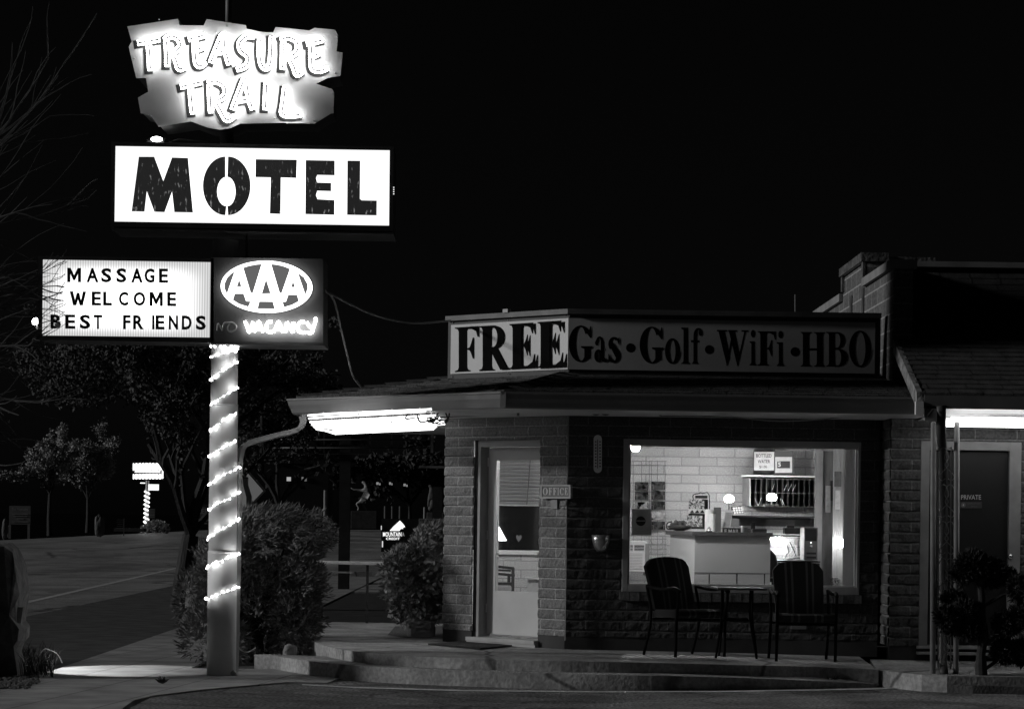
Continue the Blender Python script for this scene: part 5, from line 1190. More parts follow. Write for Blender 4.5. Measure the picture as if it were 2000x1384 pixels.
mb = MB(); mb.face([ctr + (p - ctr) * .8 + V((0, -.006, 0)) for p in q]); part('print', mb, mat('frame_print', .22, .5, .2, 10), fs_)
em = thing('block_sign', 'small dark block of pale letters on the counter front edge', 'sign', on_counter(1430, 27.26))
slab('block', 1412, 1030, 1447, 1043.5, 27.26, .04, m_black, em); text_px('lettering', 'E MAIL', (1415, 1033, 1444, 1041, .0), pl(27.258), mat('letter_pale', .5), em, .02)
mb = MB()
px_box(mb, 1449, 1026, 1451.5, 1043, 27.3, .15); single('booklet', mb, mat('white_paint'), 'thin white booklet upright at the end of the block letters', 'booklet')
for k, (x, y, w_) in enumerate(((1455, 1029, 5), (1461, 1031, 4), (1467, 1033, 5))):
    mb = MB(); px_box(mb, x, y, x + w_, 1043.5, 27.35, .12); single('card_stack', mb, mat('card_%d' % k, (.3, .16, .24)[k]), ('tallest small card stack next to the white booklet', 'dark middle card stack on the counter', 'shortest card stack nearest the card terminal')[k], 'cards')
ctm = thing('card_terminal', 'dark card terminal with an upright screen on the counter', 'terminal', on_counter(1482, 27.3))
slab('base', 1470, 1032, 1498, 1043.5, 27.3, .16, m_black, ctm, bevel=.006); slab('screen', 1467, 1020, 1475, 1034, 27.38, .05, m_black, ctm); slab('slip', 1460, 1041, 1466, 1043.5, 27.25, .08, mat('white_paint'), ctm)
mb = MB(); px_box(mb, 1422, 1012, 1443, 1028, 27.8, .1); single('tissue_box', mb, mat('tissue_grey', .25), 'plain grey box behind the tilted frame', 'box')
mb = MB(); c = on_counter(1328, 28.2); mb.lathe([(.05, 0), (.12, .02), (.14, .05), (.12, .06)], c, 16); dish = single('candy_dish', mb, mat('dish_brown', .06, .3), 'dark shallow dish on the left corner of the counter', 'dish', smooth=True)
mb = MB(); q = random.Random(3)
for k in range(26): mb.sphere(c + V((q.uniform(-.09, .07), q.uniform(-.08, .08), .055 + q.uniform(0, .05))), q.uniform(.012, .022), 6, 5)
o_ = single('wrapped_sweets', mb, mat('sweets', .12, .4, .6, 40), 'heap of small wrapped sweets in the dark dish', 'sweets'); o_['kind'] = 'stuff'
mb = MB(); mb.tube(smooth_path([c + V((-.09, -.05, .1)), c + V((-.14, -.05, .08)), c + V((-.14, -.05, .02)), c + V((-.06, -.06, .02))], 4), .008, 6); part('loop_handle', mb, m_black, dish)
# globe lamps
def globe(x, y, Y, base_z, label, r=.055, s=100.0):
    p = P(x, y, Y); t = thing('globe_lamp', label, 'lamp', (p.x, Y, base_z)); mb_ = MB()
    mb_.lathe([(r * .55, -r * .62), (r * .85, -r * .5), (r, -r * .1), (r * .92, r * .35), (r * .6, r * .68), (r * .2, r * .8), (.001, r * .82)], p, 20); part('shade', mb_, emit('globe_glow', s), t, smooth=True)
    mb_ = MB(); mb_.tube([p + V((0, 0, -r * .6)), V((p.x, Y, base_z + .01))], .006, 8); mb_.lathe([(.05, 0), (.05, .008), (.01, .014)], (p.x, Y, base_z), 16); part('stand', mb_, m_black, t)
globe(1424, 974, 28.6, P(1424, 1010, 28.6).z - .3, 'lit globe lamp against the pale block wall, left of the pigeonholes')
# pigeonhole shelf on the back wall
ph = thing('pigeonhole_shelf', 'wall shelf with two rows of dark pigeonholes under a white board', 'shelf', P(1525, 990, YB - .3))
slab('top_board', 1448, 927, 1602, 932, YB - .36, .35, m_white, ph)
mb = MB(); a, b, c_, d = P(1450, 933, YB - .02), P(1464, 933, YB - .34), P(1464, 988, YB - .34), P(1450, 986, YB - .02); mb.prism([a, b, c_, d], (.012, 0.0, 0)); part('side_board', mb, mat('shelf_side', .45), ph)
slab('back_board', 1465, 933, 1592, 989, YB - .05, .03, mat('shelf_dark', .015), ph)
mb = MB()
for k in range(13): px_box(mb, 1465 + k * 10.5, 935, 1466.2 + k * 10.5, 989, YB - .33, .28)
part('divider', mb, mat('shelf_wood', .02, .6, .3, 10), ph)
for y in (934, 961, 987): slab('shelf_board', 1464, y, 1593, y + 2.5, YB - .345, .3, mat('shelf_wood_light', .14, .6, .3, 25), ph)
slab('side_board', 1591, 934, 1594, 990, YB - .34, .3, mat('shelf_wood_light'), ph)
for i, (x0_, y0, x1_, y1) in enumerate(((1508, 956, 1513, 944), (1531, 958, 1537, 945), (1540, 958, 1546, 945), (1548, 958, 1555, 945), (1474, 972, 1480, 987), (1487, 972, 1481, 987), (1524, 973, 1528, 986), (1526, 973, 1533, 987))):
    mb = MB(); a, b = P(x0_, y0, YB - .36), P(x1_, y1, YB - .36); mb.bar(a, b, .012, .004)
    single('room_key', mb, mat('key_tag', .55), ('pale key tag sloping in the upper row of pigeonholes' if i < 4 else 'pale key tag dangling in the lower row of pigeonholes'), 'key', ('key tags in the upper pigeonholes' if i < 4 else 'key tags in the lower pigeonholes'))
globe(1507, 971, 28.7, P(1507, 985, 28.7).z - .01, 'lit globe lamp in front of the pigeonholes', .056)
mb = MB(); px_box(mb, 1494, 984, 1522, 986, 28.62, .2); single('reflection_bar', mb, mat('shelf_side'), 'narrow pale bar in place of a reflection beneath the globe lamp at the pigeonholes', 'shelf')  # pale bar built in place of a reflection under the globe
bw_s = thing('water_sign', 'white BOTTLED WATER $1.00 card on a dark cooler above the pigeonhole shelf', 'sign', P(1493, 925, YB - .4))
mb = MB(); q = ell(0, 0, .11, .11, 20); a = P(1492.5, 926, YB - .2); mb.lathe([(.125, 0), (.125, .27), (.11, .30)], a, 20); single('water_cooler_bottle', mb, mat('bottle_dark', .03, .3), 'dark round cooler standing on the shelf behind the water card', 'cooler', smooth=False)
plate(1473, 882, 1512, 918, YB - .335, .006, mat('card_white', .72), bw_s, 'card')
for tx, bx in (('BOTTLED', (1477, 886, 1507, 893, 0)), ('WATER', (1480, 897.5, 1504, 904, 0)), ('$1.00', (1483, 908.5, 1498, 914.5, 0))): text_px('lettering', tx, bx, pl(YB - .335), m_black, bw_s, .01)
of_ = thing('offer_sign', 'framed promotional card with a large 5 beside the water card', 'sign', P(1530, 925, YB - .34))
plate(1513, 880, 1550, 926, YB - .325, .02, mat('offer_dark', .10), of_, 'backing'); plate(1514, 892, 1547, 923, YB - .33, .004, mat('card_white'), of_, 'card'); plate(1518, 900, 1543, 914, YB - .334, .003, mat('offer_ink', .06), of_, 'panel')
text_px('lettering', '5', (1519.5, 902, 1525, 911, 0), pl(YB - .335), m_white, of_, .03)
mb = MB(); poly_px(mb, ell(1520, 898, 4.5, 2.8, 20), pl(YB - .336), .002); part('badge', mb, mat('card_white'), of_)
mb = MB(); poly_px(mb, ell(1540, 917, 4.5, 3, 20), pl(YB - .336), .002); part('badge', mb, mat('card_white'), of_)
# lower ledge, phone, desk with lit lamp, tower computer, cables, office chair
slab('wall_ledge', 1432, 1006, 1592, 1010, YB - .35, .34, mat('ledge_wood', .05, .5, .2), None); tag(bpy.data.objects['wall_ledge'], 'long dark wall ledge under the pigeonhole shelf', 'shelf')
slab('wall_ledge', 1432, 1010, 1590, 1028, YB - .03, .02, mat('ledge_panel', .14), None); tag(bpy.data.objects['wall_ledge.001'], 'grey board fixed to the wall right under the long ledge', 'shelf')
mb = MB(); q = [P(1405, 1004, 29.0), P(1428, 998, 29.0), P(1450, 988, 29.0), P(1456, 1003, 29.0), P(1430, 1006, 29.0)]; mb.prism([P(1428, 989, 28.9), P(1448, 987, 28.9), P(1454, 1002, 28.9), P(1430, 1004, 28.9)], (0, .04, 0)); kp = single('slanted_tray', mb, m_black, 'dark tray of pale slips slanting on the ledge end', 'tray')
mb = MB()
for k in range(4):
    for j in range(3):
        x = 1431 + k * 5 + j; y = 990.5 + j * 4.4 - k * .4; poly_px(mb, [(x, y), (x + 3.8, y - .3), (x + 4.3, y + 3), (x + .6, y + 3.4)], pl(28.9), .002)
part('slips', mb, mat('slip_pale', .6), kp)['kind'] = 'stuff'
mb = MB(); px_box(mb, 1533, 1030, 1563, 1043, 28.8, .2); px_box(mb, 1538, 1025, 1552, 1030.5, 28.82, .12); single('telephone', mb, m_black, 'dark desk telephone left of the tower computer', 'telephone', bevel=.006)
mb = MB(); px_box(mb, 1470, 1043.5, 1566, 1047.5, 28.75, .5); single('desk_shelf', mb, mat('ledge_wood'), 'dark raised shelf carrying the telephone', 'shelf')
dk = thing('office_desk', 'dark office desk holding the tower computer', 'desk', P(1560, 1150, 28.3))
slab('desk_top', 1515, 1094, 1602, 1098, 28.2, .9, m_black, dk); slab('modesty_panel', 1520, 1098, 1600, 1165, 28.5, .03, m_black, dk)
tc_ = thing('tower_computer', 'tower computer with a white side and dark grey front on the desk', 'computer', P(1580, 1093, 28.3))
slab('case_front', 1571, 1029, 1597, 1093, 28.3, .42, mat('case_grey', .10, .35), tc_, bevel=.006)
mb = MB(); a = P(1563, 1030, 28.45); b = P(1571, 1030, 28.3); mb.prism([P(1563, 1031, 28.5), P(1571, 1029, 28.296), P(1571, 1093, 28.296), P(1563, 1092, 28.5)], (0, .0, .0) if False else (.003, .02, 0)); part('case_side', mb, mat('case_white', .75), tc_)
slab('drive_bay', 1573, 1032, 1595, 1056, 28.294, .006, m_black, tc_); slab('vent_slot', 1575, 1078, 1594, 1082, 28.294, .006, m_black, tc_); slab('vent_slot', 1575, 1086, 1594, 1090, 28.294, .006, m_black, tc_)
mb = MB(); mb.sphere(P(1584, 1066, 28.29), .018, 12, 8); part('power_button', mb, mat('polished_metal'), tc_, smooth=True)
mb = MB(); mb.sphere(P(1584, 1059, 28.29), .007, 8, 6); part('power_light', mb, emit('power_led', 4), tc_)
dl = thing('desk_lamp', 'bright desk lamp glowing behind the right end of the counter', 'lamp', P(1516, 1094, 28.6))
mb = MB(); mb.tube([P(1506, 1054, 29.0), P(1524, 1051, 29.0)], .02, 12); part('lamp_tube', mb, emit('desk_lamp_glow', 320.0), dl, smooth=True)
mb = MB(); px_box(mb, 1503, 1047.5, 1528, 1049, 28.95, .12); mb.tube([P(1528, 1049, 29.0), P(1536, 1060, 29.0), P(1532, 1094, 28.9)], .006, 6); part('lamp_hood', mb, m_white, dl)
rc = random.Random(9)
for k in range(5):
    mb = MB(); mb.tube(smooth_path([P(1525 + k * 6, 1052 + k * 2, 29.2), P(1536 + k * 5, 1075, 29.1), P(1530 + rc.uniform(0, 30), 1090, 28.9), P(1562, 1085 + rc.uniform(-4, 6), 28.8)], 4), .006, 5)
    single('computer_cable', mb, m_black if k % 2 else mat('white_cord'), ('dark' if k % 2 else 'pale') + ' cable trailing across the lit wall to the tower computer', 'cable', 'dark cables behind the desk' if k % 2 else 'pale cables behind the desk')
slab('power_strip', 1552, 1048, 1557, 1064, 29.3, .04, mat('strip_grey', .3), None); tag(bpy.data.objects['power_strip'], 'short grey power strip hanging on the wall over the cables', 'power strip')
oc = thing('office_chair', 'dark swivel office chair behind the right end of the counter', 'chair', P(1513, 1160, 27.95))
mb = MB(); q = [P(x, y, 27.9) for x, y in ((1500, 1072), (1508, 1074), (1516, 1084), (1520, 1100), (1519, 1125), (1500, 1130))]; mb.prism(q, (0, .08, 0)); part('backrest', mb, m_black, oc, bevel=.02)
slab('seat', 1498, 1128, 1526, 1136, 27.7, .45, m_black, oc); mb = MB(); p = P(1512, 1136, 27.95); mb.tube([(p.x, 27.95, .3), (p.x, 27.95, p.z)], .03, 8)
for k in range(5): t = 2 * PI * k / 5; mb.tube([(p.x, 27.95, .36), (p.x + .25 * math.cos(t), 27.95 + .25 * math.sin(t), .32)], .018, 6)
part('base', mb, m_black, oc)
# door to the back room at right, hanging clipboard and cards
slab('inner_door', 1604, 880, 1626, 1150, 29.0, .05, mat('wood_door', .11, .45, .25, 4, stretch=(6, 1, 1)), office); slab('inner_door_frame', 1594, 872, 1604, 1155, 28.98, .08, mat('wood_trim', .22, .45, .2, 5), office); slab('inner_door_frame', 1604, 872, 1632, 880, 28.98, .08, mat('wood_trim'), office)
mb = MB()
for k in range(6): px_box(mb, 1629 + k * 3.2, 870, 1631.4 + k * 3.2, 1128, 28.7 + .03 * (k % 2), .03)
single('wall_panelling', mb, mat('panel_wood', .40, .3, .2, 3, stretch=(8, 1, .4), spec=.6), 'glossy upright wood boards beside the inner door', 'panelling')
for nm, x0_, y0, x1_, y1, c, lb in (('notice', 1613, 948, 1622, 1000, .30, 'long pale notice hung on the inner door'), ('wall_phone', 1622, 938, 1629, 977, .02, 'dark flat phone fixed beside the inner door'), ('notice', 1630, 920, 1643, 950, .12, 'dark picture card at the top of the wood boards'), ('notice', 1632, 957, 1641, 994, .75, 'narrow white notice on the wood boards')):
    mb = MB(); px_box(mb, x0_, y0, x1_, y1, 28.65 if x0_ > 1625 else 28.96, .02); single(nm, mb, mat('notice_%d' % int(c * 100), c, .5, .2, 20), lb, 'phone' if 'phone' in nm else 'notice')
sl_ = thing('reflection_glow', 'added glowing ball in place of a reflection on the wood boards at the right of the window', 'lamp', P(1641, 1062, 28.45))
mb = MB(); mb.sphere(P(1641, 1060, 28.5), .04, 12, 8, (1, 1, 1.4)); part('bulb', mb, emit('reflected_lamp_glow', 70.0), sl_, smooth=True); mb = MB(); mb.tube([P(1641, 1060, 28.5), P(1641, 1060, 28.7)], .012, 6); part('arm', mb, m_white, sl_)  # glowing ball and arm added in place of a lamp reflection
mb = MB(); px_box(mb, 1626, 1128, 1640, 1142, 28.3, .2); single('toy_bundle', mb, picture('toy_print', 26, .04, .6, 91), 'small mottled bundle on the floor below the wood boards', 'bundle')
# seen through the door: window with blind, sill, lamp shade, wooden chair, box
bn = thing('venetian_blind', 'half lowered pale venetian blind seen through the office door', 'blind', P(1008, 988, YB - .05))
n = 13
for k in range(n):
    y = 897 + k * 7; a, b = P(955, y, YB - .09), P(1060, y, YB - .09)
    mb = MB(); mb.prism([V((a.x, YB - .03, a.z - .02)), V((b.x, YB - .03, a.z - .02)), V((b.x, YB - .075, a.z + .012)), V((a.x, YB - .075, a.z + .012))], (0, .002, .003)); part('slat', mb, mat('blind_slat', .5, .4), bn)
slab('bottom_rail', 955, 984, 1060, 988, YB - .09, .03, mat('blind_slat'), bn); mb = MB(); mb.tube([P(1036, 896, YB - .1), P(1029, 985, YB - .1)], .005, 5); part('wand', mb, mat('wand_grey', .12), bn)
ww = part('window', (lambda m_: (frame(m_, bw_l, bw_r, bw_b, bw_t, YB - .02, YB + .06, .03, .03, .03, .03), m_)[1])(MB()), m_white, office)
mb = MB(); mb.box(bw_l + .03, bw_r - .03, YB + .02, YB + .025, bw_b + .03, bw_t - .03); part('pane', mb, mat('night_glass', .012, .08, .1, spec=.6), ww)
slab('window_sill', 950, 1076, 1062, 1083, YB - .07, .06, m_white, office)
ls = thing('table_lamp', 'table lamp with a bright cone shade half hidden by the door stile', 'lamp', P(968, 1100, 28.9))
mb = MB(); c = P(968, 1055, 28.9); mb.lathe([(.125, 0), (.03, .17), (.02, .17)], c, 24); part('shade', mb, emit('shade_glow', 5.0), ls, smooth=True); mb = MB(); mb.tube([c, c - V((0, 0, .25))], .02, 8); part('stand', mb, m_black, ls)
wc = thing('wooden_armchair', 'brown wooden armchair seen through the lower glass of the office door', 'chair', V((P(985, 1150, 28.3).x, 28.3, .3)))
m_wood = mat('dark_wood', .05, .4, .3, 6)
for x0_, y0, x1_, y1, Y in ((955, 1104, 1004, 1109, 28.3), (955, 1118, 1006, 1123, 28.1)):
    mb = MB(); mb.bar(P(x0_, y0, Y), P(x1_, y1, Y), .04, .03); part('armrest', mb, m_wood, wc, bevel=.006)
mb = MB(); mb.bar(P(955, 1112, 28.35), P(998, 1114, 28.35), .02, .022); mb.bar(P(955, 1140, 28.3), P(1000, 1141, 28.3), .4, .05); part('rail', mb, m_wood, wc)
for x, y0, Y in ((1002, 1108, 28.1), (994, 1122, 28.3), (958, 1108, 28.4)):
    mb = MB(); a = P(x, y0, Y); mb.bar(V((a.x, Y, .3)), a, .035, .035, (0, 1, 0)); part('leg', mb, m_wood, wc)
mb = MB(); a, b = P(955, 1142, 28.05), P(999, 1142, 28.05); mb.box(a.x, b.x, 28.05, 28.5, a.z - .09, a.z); part('seat', mb, mat('seat_cloth', .32, .9, .2, 10), wc, bevel=.02)
mb = MB(); px_box(mb, 1030, 1130, 1062, 1185, 27.9, .35); px_box(mb, 1026, 1127, 1064, 1131, 27.86, .42); wb = single('wooden_cabinet', mb, mat('cabinet_white', .5, .5, .1), 'white low cabinet just inside the office door at right', 'cabinet')
slab('cabinet_panel', 1040, 1134, 1062, 1180, 27.895, .006, mat('shelf_side'), wb)
# ================================================================ plants and rocks
def leafmat(name, base, var=.5): return mat(name, base, .75, var, 3.0, 0, spec=.25)
m_bark = mat('bark', .045, .9, .35, 12, .6, 40, stretch=(1, 1, .3))
def rnd_dir(r, up=0.0):
    v = V((r.gauss(0, 1), r.gauss(0, 1), r.gauss(0, 1) + up)); return v.normalized()
def leaf(mb_, p, d, l, w_, r):
    s = d.cross(rnd_dir(r)).normalized() * w_
    i = len(mb_.v); mb_.v += [p - s * .2, p + d * l * .5 - s, p + d * l, p + d * l * .5 + s]; mb_.f.append((i, i + 1, i + 2, i + 3)); mb_.uv.append(None); mb_.m.append(0)
def rock(name, pts_rad, c, m, label, cat='rock', seed=1, scale=(1, 1, 1), rough=.12, rings=14, seg=20, flat=0.0):
    mb_ = MB(); mb_.sphere((0, 0, 0), 1.0, seg, rings)
    out = []
    for q in mb_.v:
        k = 1 + rough * 1.6 * noise.noise(q * 1.1 + V((seed, 0, 0))) + rough * noise.noise(q * 3.1 + V((0, seed, 0)))
        sx, sy, sz = scale
        e = 1.0
        if flat: m_ = max(abs(q.x), abs(q.y), abs(q.z)); e = (1 - flat) + flat / max(m_, .3)
        out.append(V((q.x * sx, q.y * sy, q.z * sz)) * k * e)
    lo = min(p.z for p in out); mb_.v = [p + V(c) - V((0, 0, lo)) for p in out]
    return single(name, mb_, m, label, cat)
m_rock = mat('rock_face', .14, .9, .35, 4, .8, 14, fine=.2)
# standing slab of rock at the left edge
oc_ = [(-30, 1068), (10, 1067), (22, 1078), (28, 1100), (33, 1128), (37, 1160), (32, 1178), (31, 1215), (38, 1228), (35, 1250), (26, 1262), (20, 1280), (35, 1318), (36, 1326), (-40, 1335)]
mb = MB(); YR = 23.6
fr_ = [P(x, y, YR) for x, y in oc_]; n = len(fr_); cc = sum(fr_, V()) / n
layers = [(0, 1.0), (.10, 1.05), (.35, 1.06), (.55, .96)]
vs = []
for k, (dy, sc_) in enumerate(layers):
    for i, p in enumerate(fr_): vs.append(V((cc.x + (p.x - cc.x) * sc_ + .02 * noise.noise(V((i * 1.7, k * 2.1, 0))), YR + dy + .06 * noise.noise(V((i * .9, k, 4))), max(0, cc.z + (p.z - cc.z) * sc_) if p.z > .06 else -.02)))
fs = []
for k in range(len(layers) - 1):
    for i in range(n): fs.append((k * n + i, (k + 1) * n + i, (k + 1) * n + (i + 1) % n, k * n + (i + 1) % n))
mb.add(vs, fs)
cf = len(mb.v); mb.v.append(V((cc.x, YR - .08, cc.z)))
for i in range(n): mb.f.append((i, (i + 1) % n, cf)); mb.uv.append(None); mb.m.append(0)
mb.f.append(tuple(range((len(layers) - 1) * n, len(layers) * n))); mb.uv.append(None); mb.m.append(0)
single('standing_stone', mb, m_rock, 'tall dark standing stone cut off by the left edge of the photo', 'rock')
mb = MB(); a, b = P(32, 1185, YR + .1), P(44, 1215, YR + .1); mb.obox((a + b) / 2, (.055, .09, .15), .2, .12); single('meter_box', mb, mat('meter_plastic', .34, .5, .2, 9), 'pale small box mounted on the edge of the tall standing stone', 'box', bevel=.008)
mb = MB(); r = random.Random(5)
for k in range(420):
    p = Pz(r.uniform(38, 105), r.uniform(1290, 1322), 0); p.z = 0; t = r.uniform(0, 6.28); d = V((math.cos(t) * .5, math.sin(t) * .5, 1)).normalized()
    l = r.uniform(.12, .38); q = [p, p + d * l * .5, p + d * l * .8 + V((d.x, d.y, -.2)) * l * .35]; s = V((-d.y, d.x, 0)).normalized() * .004
    mb.add([q[0] - s, q[0] + s, q[1] + s, q[1] - s, q[2]], [(0, 1, 2, 3), (3, 2, 4)])
o = single('grass_tuft', mb, leafmat('grass_blade', .045), 'tuft of thin dry grass at the foot of the standing stone', 'grass')
mb = MB(); mb.tube(smooth_path([Pz(70, 1290, 0), P(85, 1268, 24.5), P(100, 1270, 24.5), P(113, 1278, 24.5), P(121, 1294, 24.5)], 5), .005, 5); single('bent_stalk', mb, mat('stalk_pale', .2), 'single pale stalk arching out of the grass tuft', 'plant')
mb = MB()
for k in range(500):
    p = Pz(r.uniform(-40, 75), r.uniform(1312, 1345), 0); s = r.uniform(.008, .024)
    if p.x < -4.15: mb.sphere(V((p.x, p.y, s * .3)), s, 6, 4, (1, 1, .7))
o = part('gravel', mb, m_gravel, None); o['kind'] = 'stuff'; tag(o, 'loose gravel at the foot of the standing stone', 'gravel')
# juniper behind the sign post
def juniper(name, label, blobs, n, m, seed, l=(.07, .16), w_=.010, updir=.6, shell=.45, fan=5, wind=False):
    r = random.Random(seed); mb_ = MB(); tot = sum(b[1][0] * b[1][1] + b[1][0] * b[1][2] for b in blobs)
    for c, rad in blobs:
        c = V(c); k_ = int(n * (rad[0] * rad[1] + rad[0] * rad[2]) / tot)
        for i in range(k_):
            d = rnd_dir(r); u = r.uniform(shell, 1.0) ** .5; p = c + V((d.x * rad[0], d.y * rad[1], d.z * rad[2])) * u * (1 + .2 * noise.noise(d * 2.3 + c))
            if p.z < .02 or noise.noise(p * 3.2) < -.22: continue
            wnd = V((max(0, p.z - .6) * 1.3, 0, 0)) if wind else V((0, 0, 0))
            o_ = (d + V((0, 0, updir)) + rnd_dir(r) * .55 + wnd).normalized()
            for j in range(fan):
                dd = (o_ + rnd_dir(r) * .42).normalized(); leaf(mb_, p + dd * .02, dd, r.uniform(*l), w_ * r.uniform(.7, 1.3), r)
    t = thing(name, label, 'shrub', V((blobs[0][0][0], blobs[0][0][1], 0)))
    part('foliage', mb_, m, t); return t
def pb(x, y, Y, rx, ry, rz): p = P(x, y, Y); return ((p.x, p.y, p.z), (rx * Y / F, ry, rz * Y / F))
Yj = 26.75
jn = juniper('juniper_bush', 'large wind-blown juniper bush behind the lit sign post', [pb(510, 1200, Yj, 105, .5, 100), pb(420, 1240, Yj - .3, 66, .4, 70), pb(455, 1130, Yj, 85, .45, 90), pb(560, 1110, Yj + .1, 75, .45, 100), pb(520, 1040, Yj, 85, .6, 50), pb(600, 1040, Yj + .2, 50, .5, 42), pb(470, 1060, Yj + .2, 55, .5, 55), pb(575, 1220, Yj - .1, 50, .5, 70), pb(385, 1170, Yj + .2, 38, .5, 60), pb(585, 1150, Yj, 50, .5, 70)], 11500, leafmat('juniper_leaf', .19), 3, (.035, .10), .0065, .35, .5, 5, True)
mb = MB(); r = random.Random(31)
b_ = V((P(500, 1290, Yj).x, Yj, 0))
for k in range(11):
    e = P(r.uniform(400, 610), r.uniform(1040, 1200), Yj); e.y += r.uniform(-.3, .3); mb.tube(smooth_path([b_ + V((r.uniform(-.1, .1), r.uniform(-.1, .1), -.02)), b_.lerp(e, .5) + V((0, 0, .15)), e], 4), [.035, .03, .03, .028, .025, .022, .018, .015, .01][:9], 6)
part('branches', mb, m_bark, jn)
# flowering shrub by the door
Ys = 27.9
sh = juniper('corner_shrub', 'broad-leaved shrub with feathery top beside the left corner of the office', [pb(808, 1150, Ys, 55, .45, 75), pb(836, 1078, Ys, 34, .4, 42), pb(786, 1104, Ys, 40, .4, 32), pb(845, 1130, Ys, 32, .4, 80), pb(838, 1045, Ys, 24, .3, 20)], 3600, leafmat('shrub_leaf', .19), 9, (.04, .09), .009, .3, .4, 5, True)
mb = MB(); r = random.Random(12)
for c, rad in (pb(775, 1140, Ys - .3, 22, .25, 40), pb(850, 1120, Ys - .4, 20, .2, 34), pb(800, 1180, Ys - .3, 40, .3, 40)):
    for k in range(170):
        d = rnd_dir(r); p = V(c) + V((d.x * rad[0], d.y * rad[1], d.z * rad[2])); dd = (rnd_dir(r) + V((0, -1, .2))).normalized(); leaf(mb, p, rnd_dir(r), r.uniform(.04, .075), r.uniform(.018, .03), r)
part('broad_leaf', mb, leafmat('broad_leaf', .30), sh)['kind'] = 'stuff'
mb = MB(); b_ = V((P(825, 1240, Ys).x, Ys, .2))
for k in range(7): e = P(r.uniform(780, 850), r.uniform(1080, 1160), Ys); mb.tube([b_, b_.lerp(e, .5) + V((.03, 0, .1)), e], [.02, .015, .008], 6)
part('stems', mb, m_bark, sh)
def bx_rock(name, label, pts_, depth, zb_, m):
    """faceted block from a px outline of its front face"""
    pass
p = Pz(818, 1244, .23); rock('landscape_rock', None, (p.x + .02, p.y + .15, .2), mat('block_rock', .16, .9, .3, 5, .6, 20), 'squared flat-topped rock in the gravel bed by the shrub', seed=4, scale=(.15, .13, .10), flat=.75, rough=.06)
p = Pz(563, 1280, .10); rock('landscape_rock', None, (p.x, p.y + .2, .06), mat('round_rock', .30, .85, .2, 6, .4, 20), 'small pale rounded rock on the low kerb left of the porch steps', seed=9, scale=(.075, .07, .075), flat=.3, rough=.08)
p = V((P(388, 1150, 31.0).x, 31.0, 0)); rock('boulder', None, (p.x, 31.2, -.05), m_rock, 'dark rounded boulder behind the sign post left of the juniper', seed=6, scale=(.19, .25, .42), rough=.15)
mb = MB(); p = P(372, 1074, 30.8); mb.sphere(p, .022, 8, 6); mb.tube([p, p + V((0, .25, -.02))], .012, 6); single('water_tap', mb, m_black, 'dark knob poking out beside the boulder behind the post', 'tap')
# white cord at the base of the downspout
mb = MB(); mb.tube(smooth_path([P(464, 1260, 24.4), P(470, 1268, 24.4), P(480, 1273, 24.4), P(490, 1270, 24.5), P(499, 1264, 24.6)], 4), .006, 6); single('loose_cable', mb, mat('cord_pale', .55), 'pale cable end curling out at the foot of the downspout', 'cable')
# weeds at the kerb
def weed(x, y, z, label, n=26, h=.16, sd=1):
    r = random.Random(sd); mb_ = MB(); c = Pz(x, y, z)
    for k in range(n):
        t = r.uniform(0, 6.28); d = V((math.cos(t) * r.uniform(.3, 1), math.sin(t) * r.uniform(.3, 1), r.uniform(.4, 1.2))).normalized(); leaf(mb_, c, d, r.uniform(.5, 1) * h, .012, r)
    single('weed', mb_, leafmat('weed_leaf', .10), label, 'weed', 'weeds in the kerb joints')
for i, (x, y, z, lb) in enumerate(((1426, 1338, 0, 'weed in the kerb joint below the side table'), (1492, 1334, 0, 'bushy weed at the kerb below the right porch chair'), (1548, 1335, 0, 'small weed at the kerb under the right porch chair corner'), (1622, 1338, 0, 'wide weed at the kerb below the right end of the window'), (318, 1334, 0, 'small weed growing in a pavement joint left of the sign post'), (1862, 1330, .0, 'low leafy weed at the foot of the trellis post'))):
    weed(x, y, z, lb, 30, .14 if i != 4 else .09, i + 3)
# topiary juniper at the right edge
Yt = 23.55
tp = thing('topiary_tree', 'dark cloud-pruned juniper tree before the private door', 'tree', V((P(1920, 1318, Yt).x, Yt, 0)))
r = random.Random(17); mb = MB()
for (x, y, rx, ry) in ((1900, 1100, 44, 36), (1880, 1120, 30, 26), (1932, 1118, 42, 42), (1985, 1150, 20, 38), (1962, 1125, 26, 22), (1862, 1172, 30, 26), (1846, 1205, 26, 30), (1885, 1195, 36, 32), (1895, 1228, 34, 30), (1860, 1222, 28, 22), (1968, 1218, 38, 34), (1990, 1200, 22, 28), (1962, 1270, 36, 34), (1992, 1275, 24, 36)):
    c, rad = pb(x, y, Yt + r.uniform(-.12, .12), rx * .7, rx * Yt / F * .62, ry * .64); c = V(c)
    for i in range(int(rx * ry * .42)):
        d = rnd_dir(r); p = c + V((d.x * rad[0], d.y * rad[1], d.z * rad[2])) * r.uniform(.55, 1.0)
        for j in range(4): leaf(mb, p, (d + rnd_dir(r) * .6 + V((0, 0, .3))).normalized(), r.uniform(.03, .07), .007, r)
part('foliage', mb, leafmat('topiary_leaf', .035), tp)
mb = MB(); base = V((P(1918, 1318, Yt).x, Yt, 0)); mb.tube(smooth_path([base, P(1916, 1280, Yt), P(1921, 1240, Yt), P(1918, 1190, Yt), P(1915, 1130, Yt)], 4), [.055] * 4 + [.042] * 6 + [.03] * 7, 10)
for e in ((1862, 1200), (1968, 1225), (1965, 1275), (1975, 1150), (1885, 1110)): mb.tube(smooth_path([P(1918, e[1] + 35, Yt), P((1918 + e[0]) / 2, e[1] + 18, Yt), P(e[0], e[1], Yt)], 3), .018, 6)
part('trunk', mb, mat('dark_bark', .04, .9, .3, 12), tp)
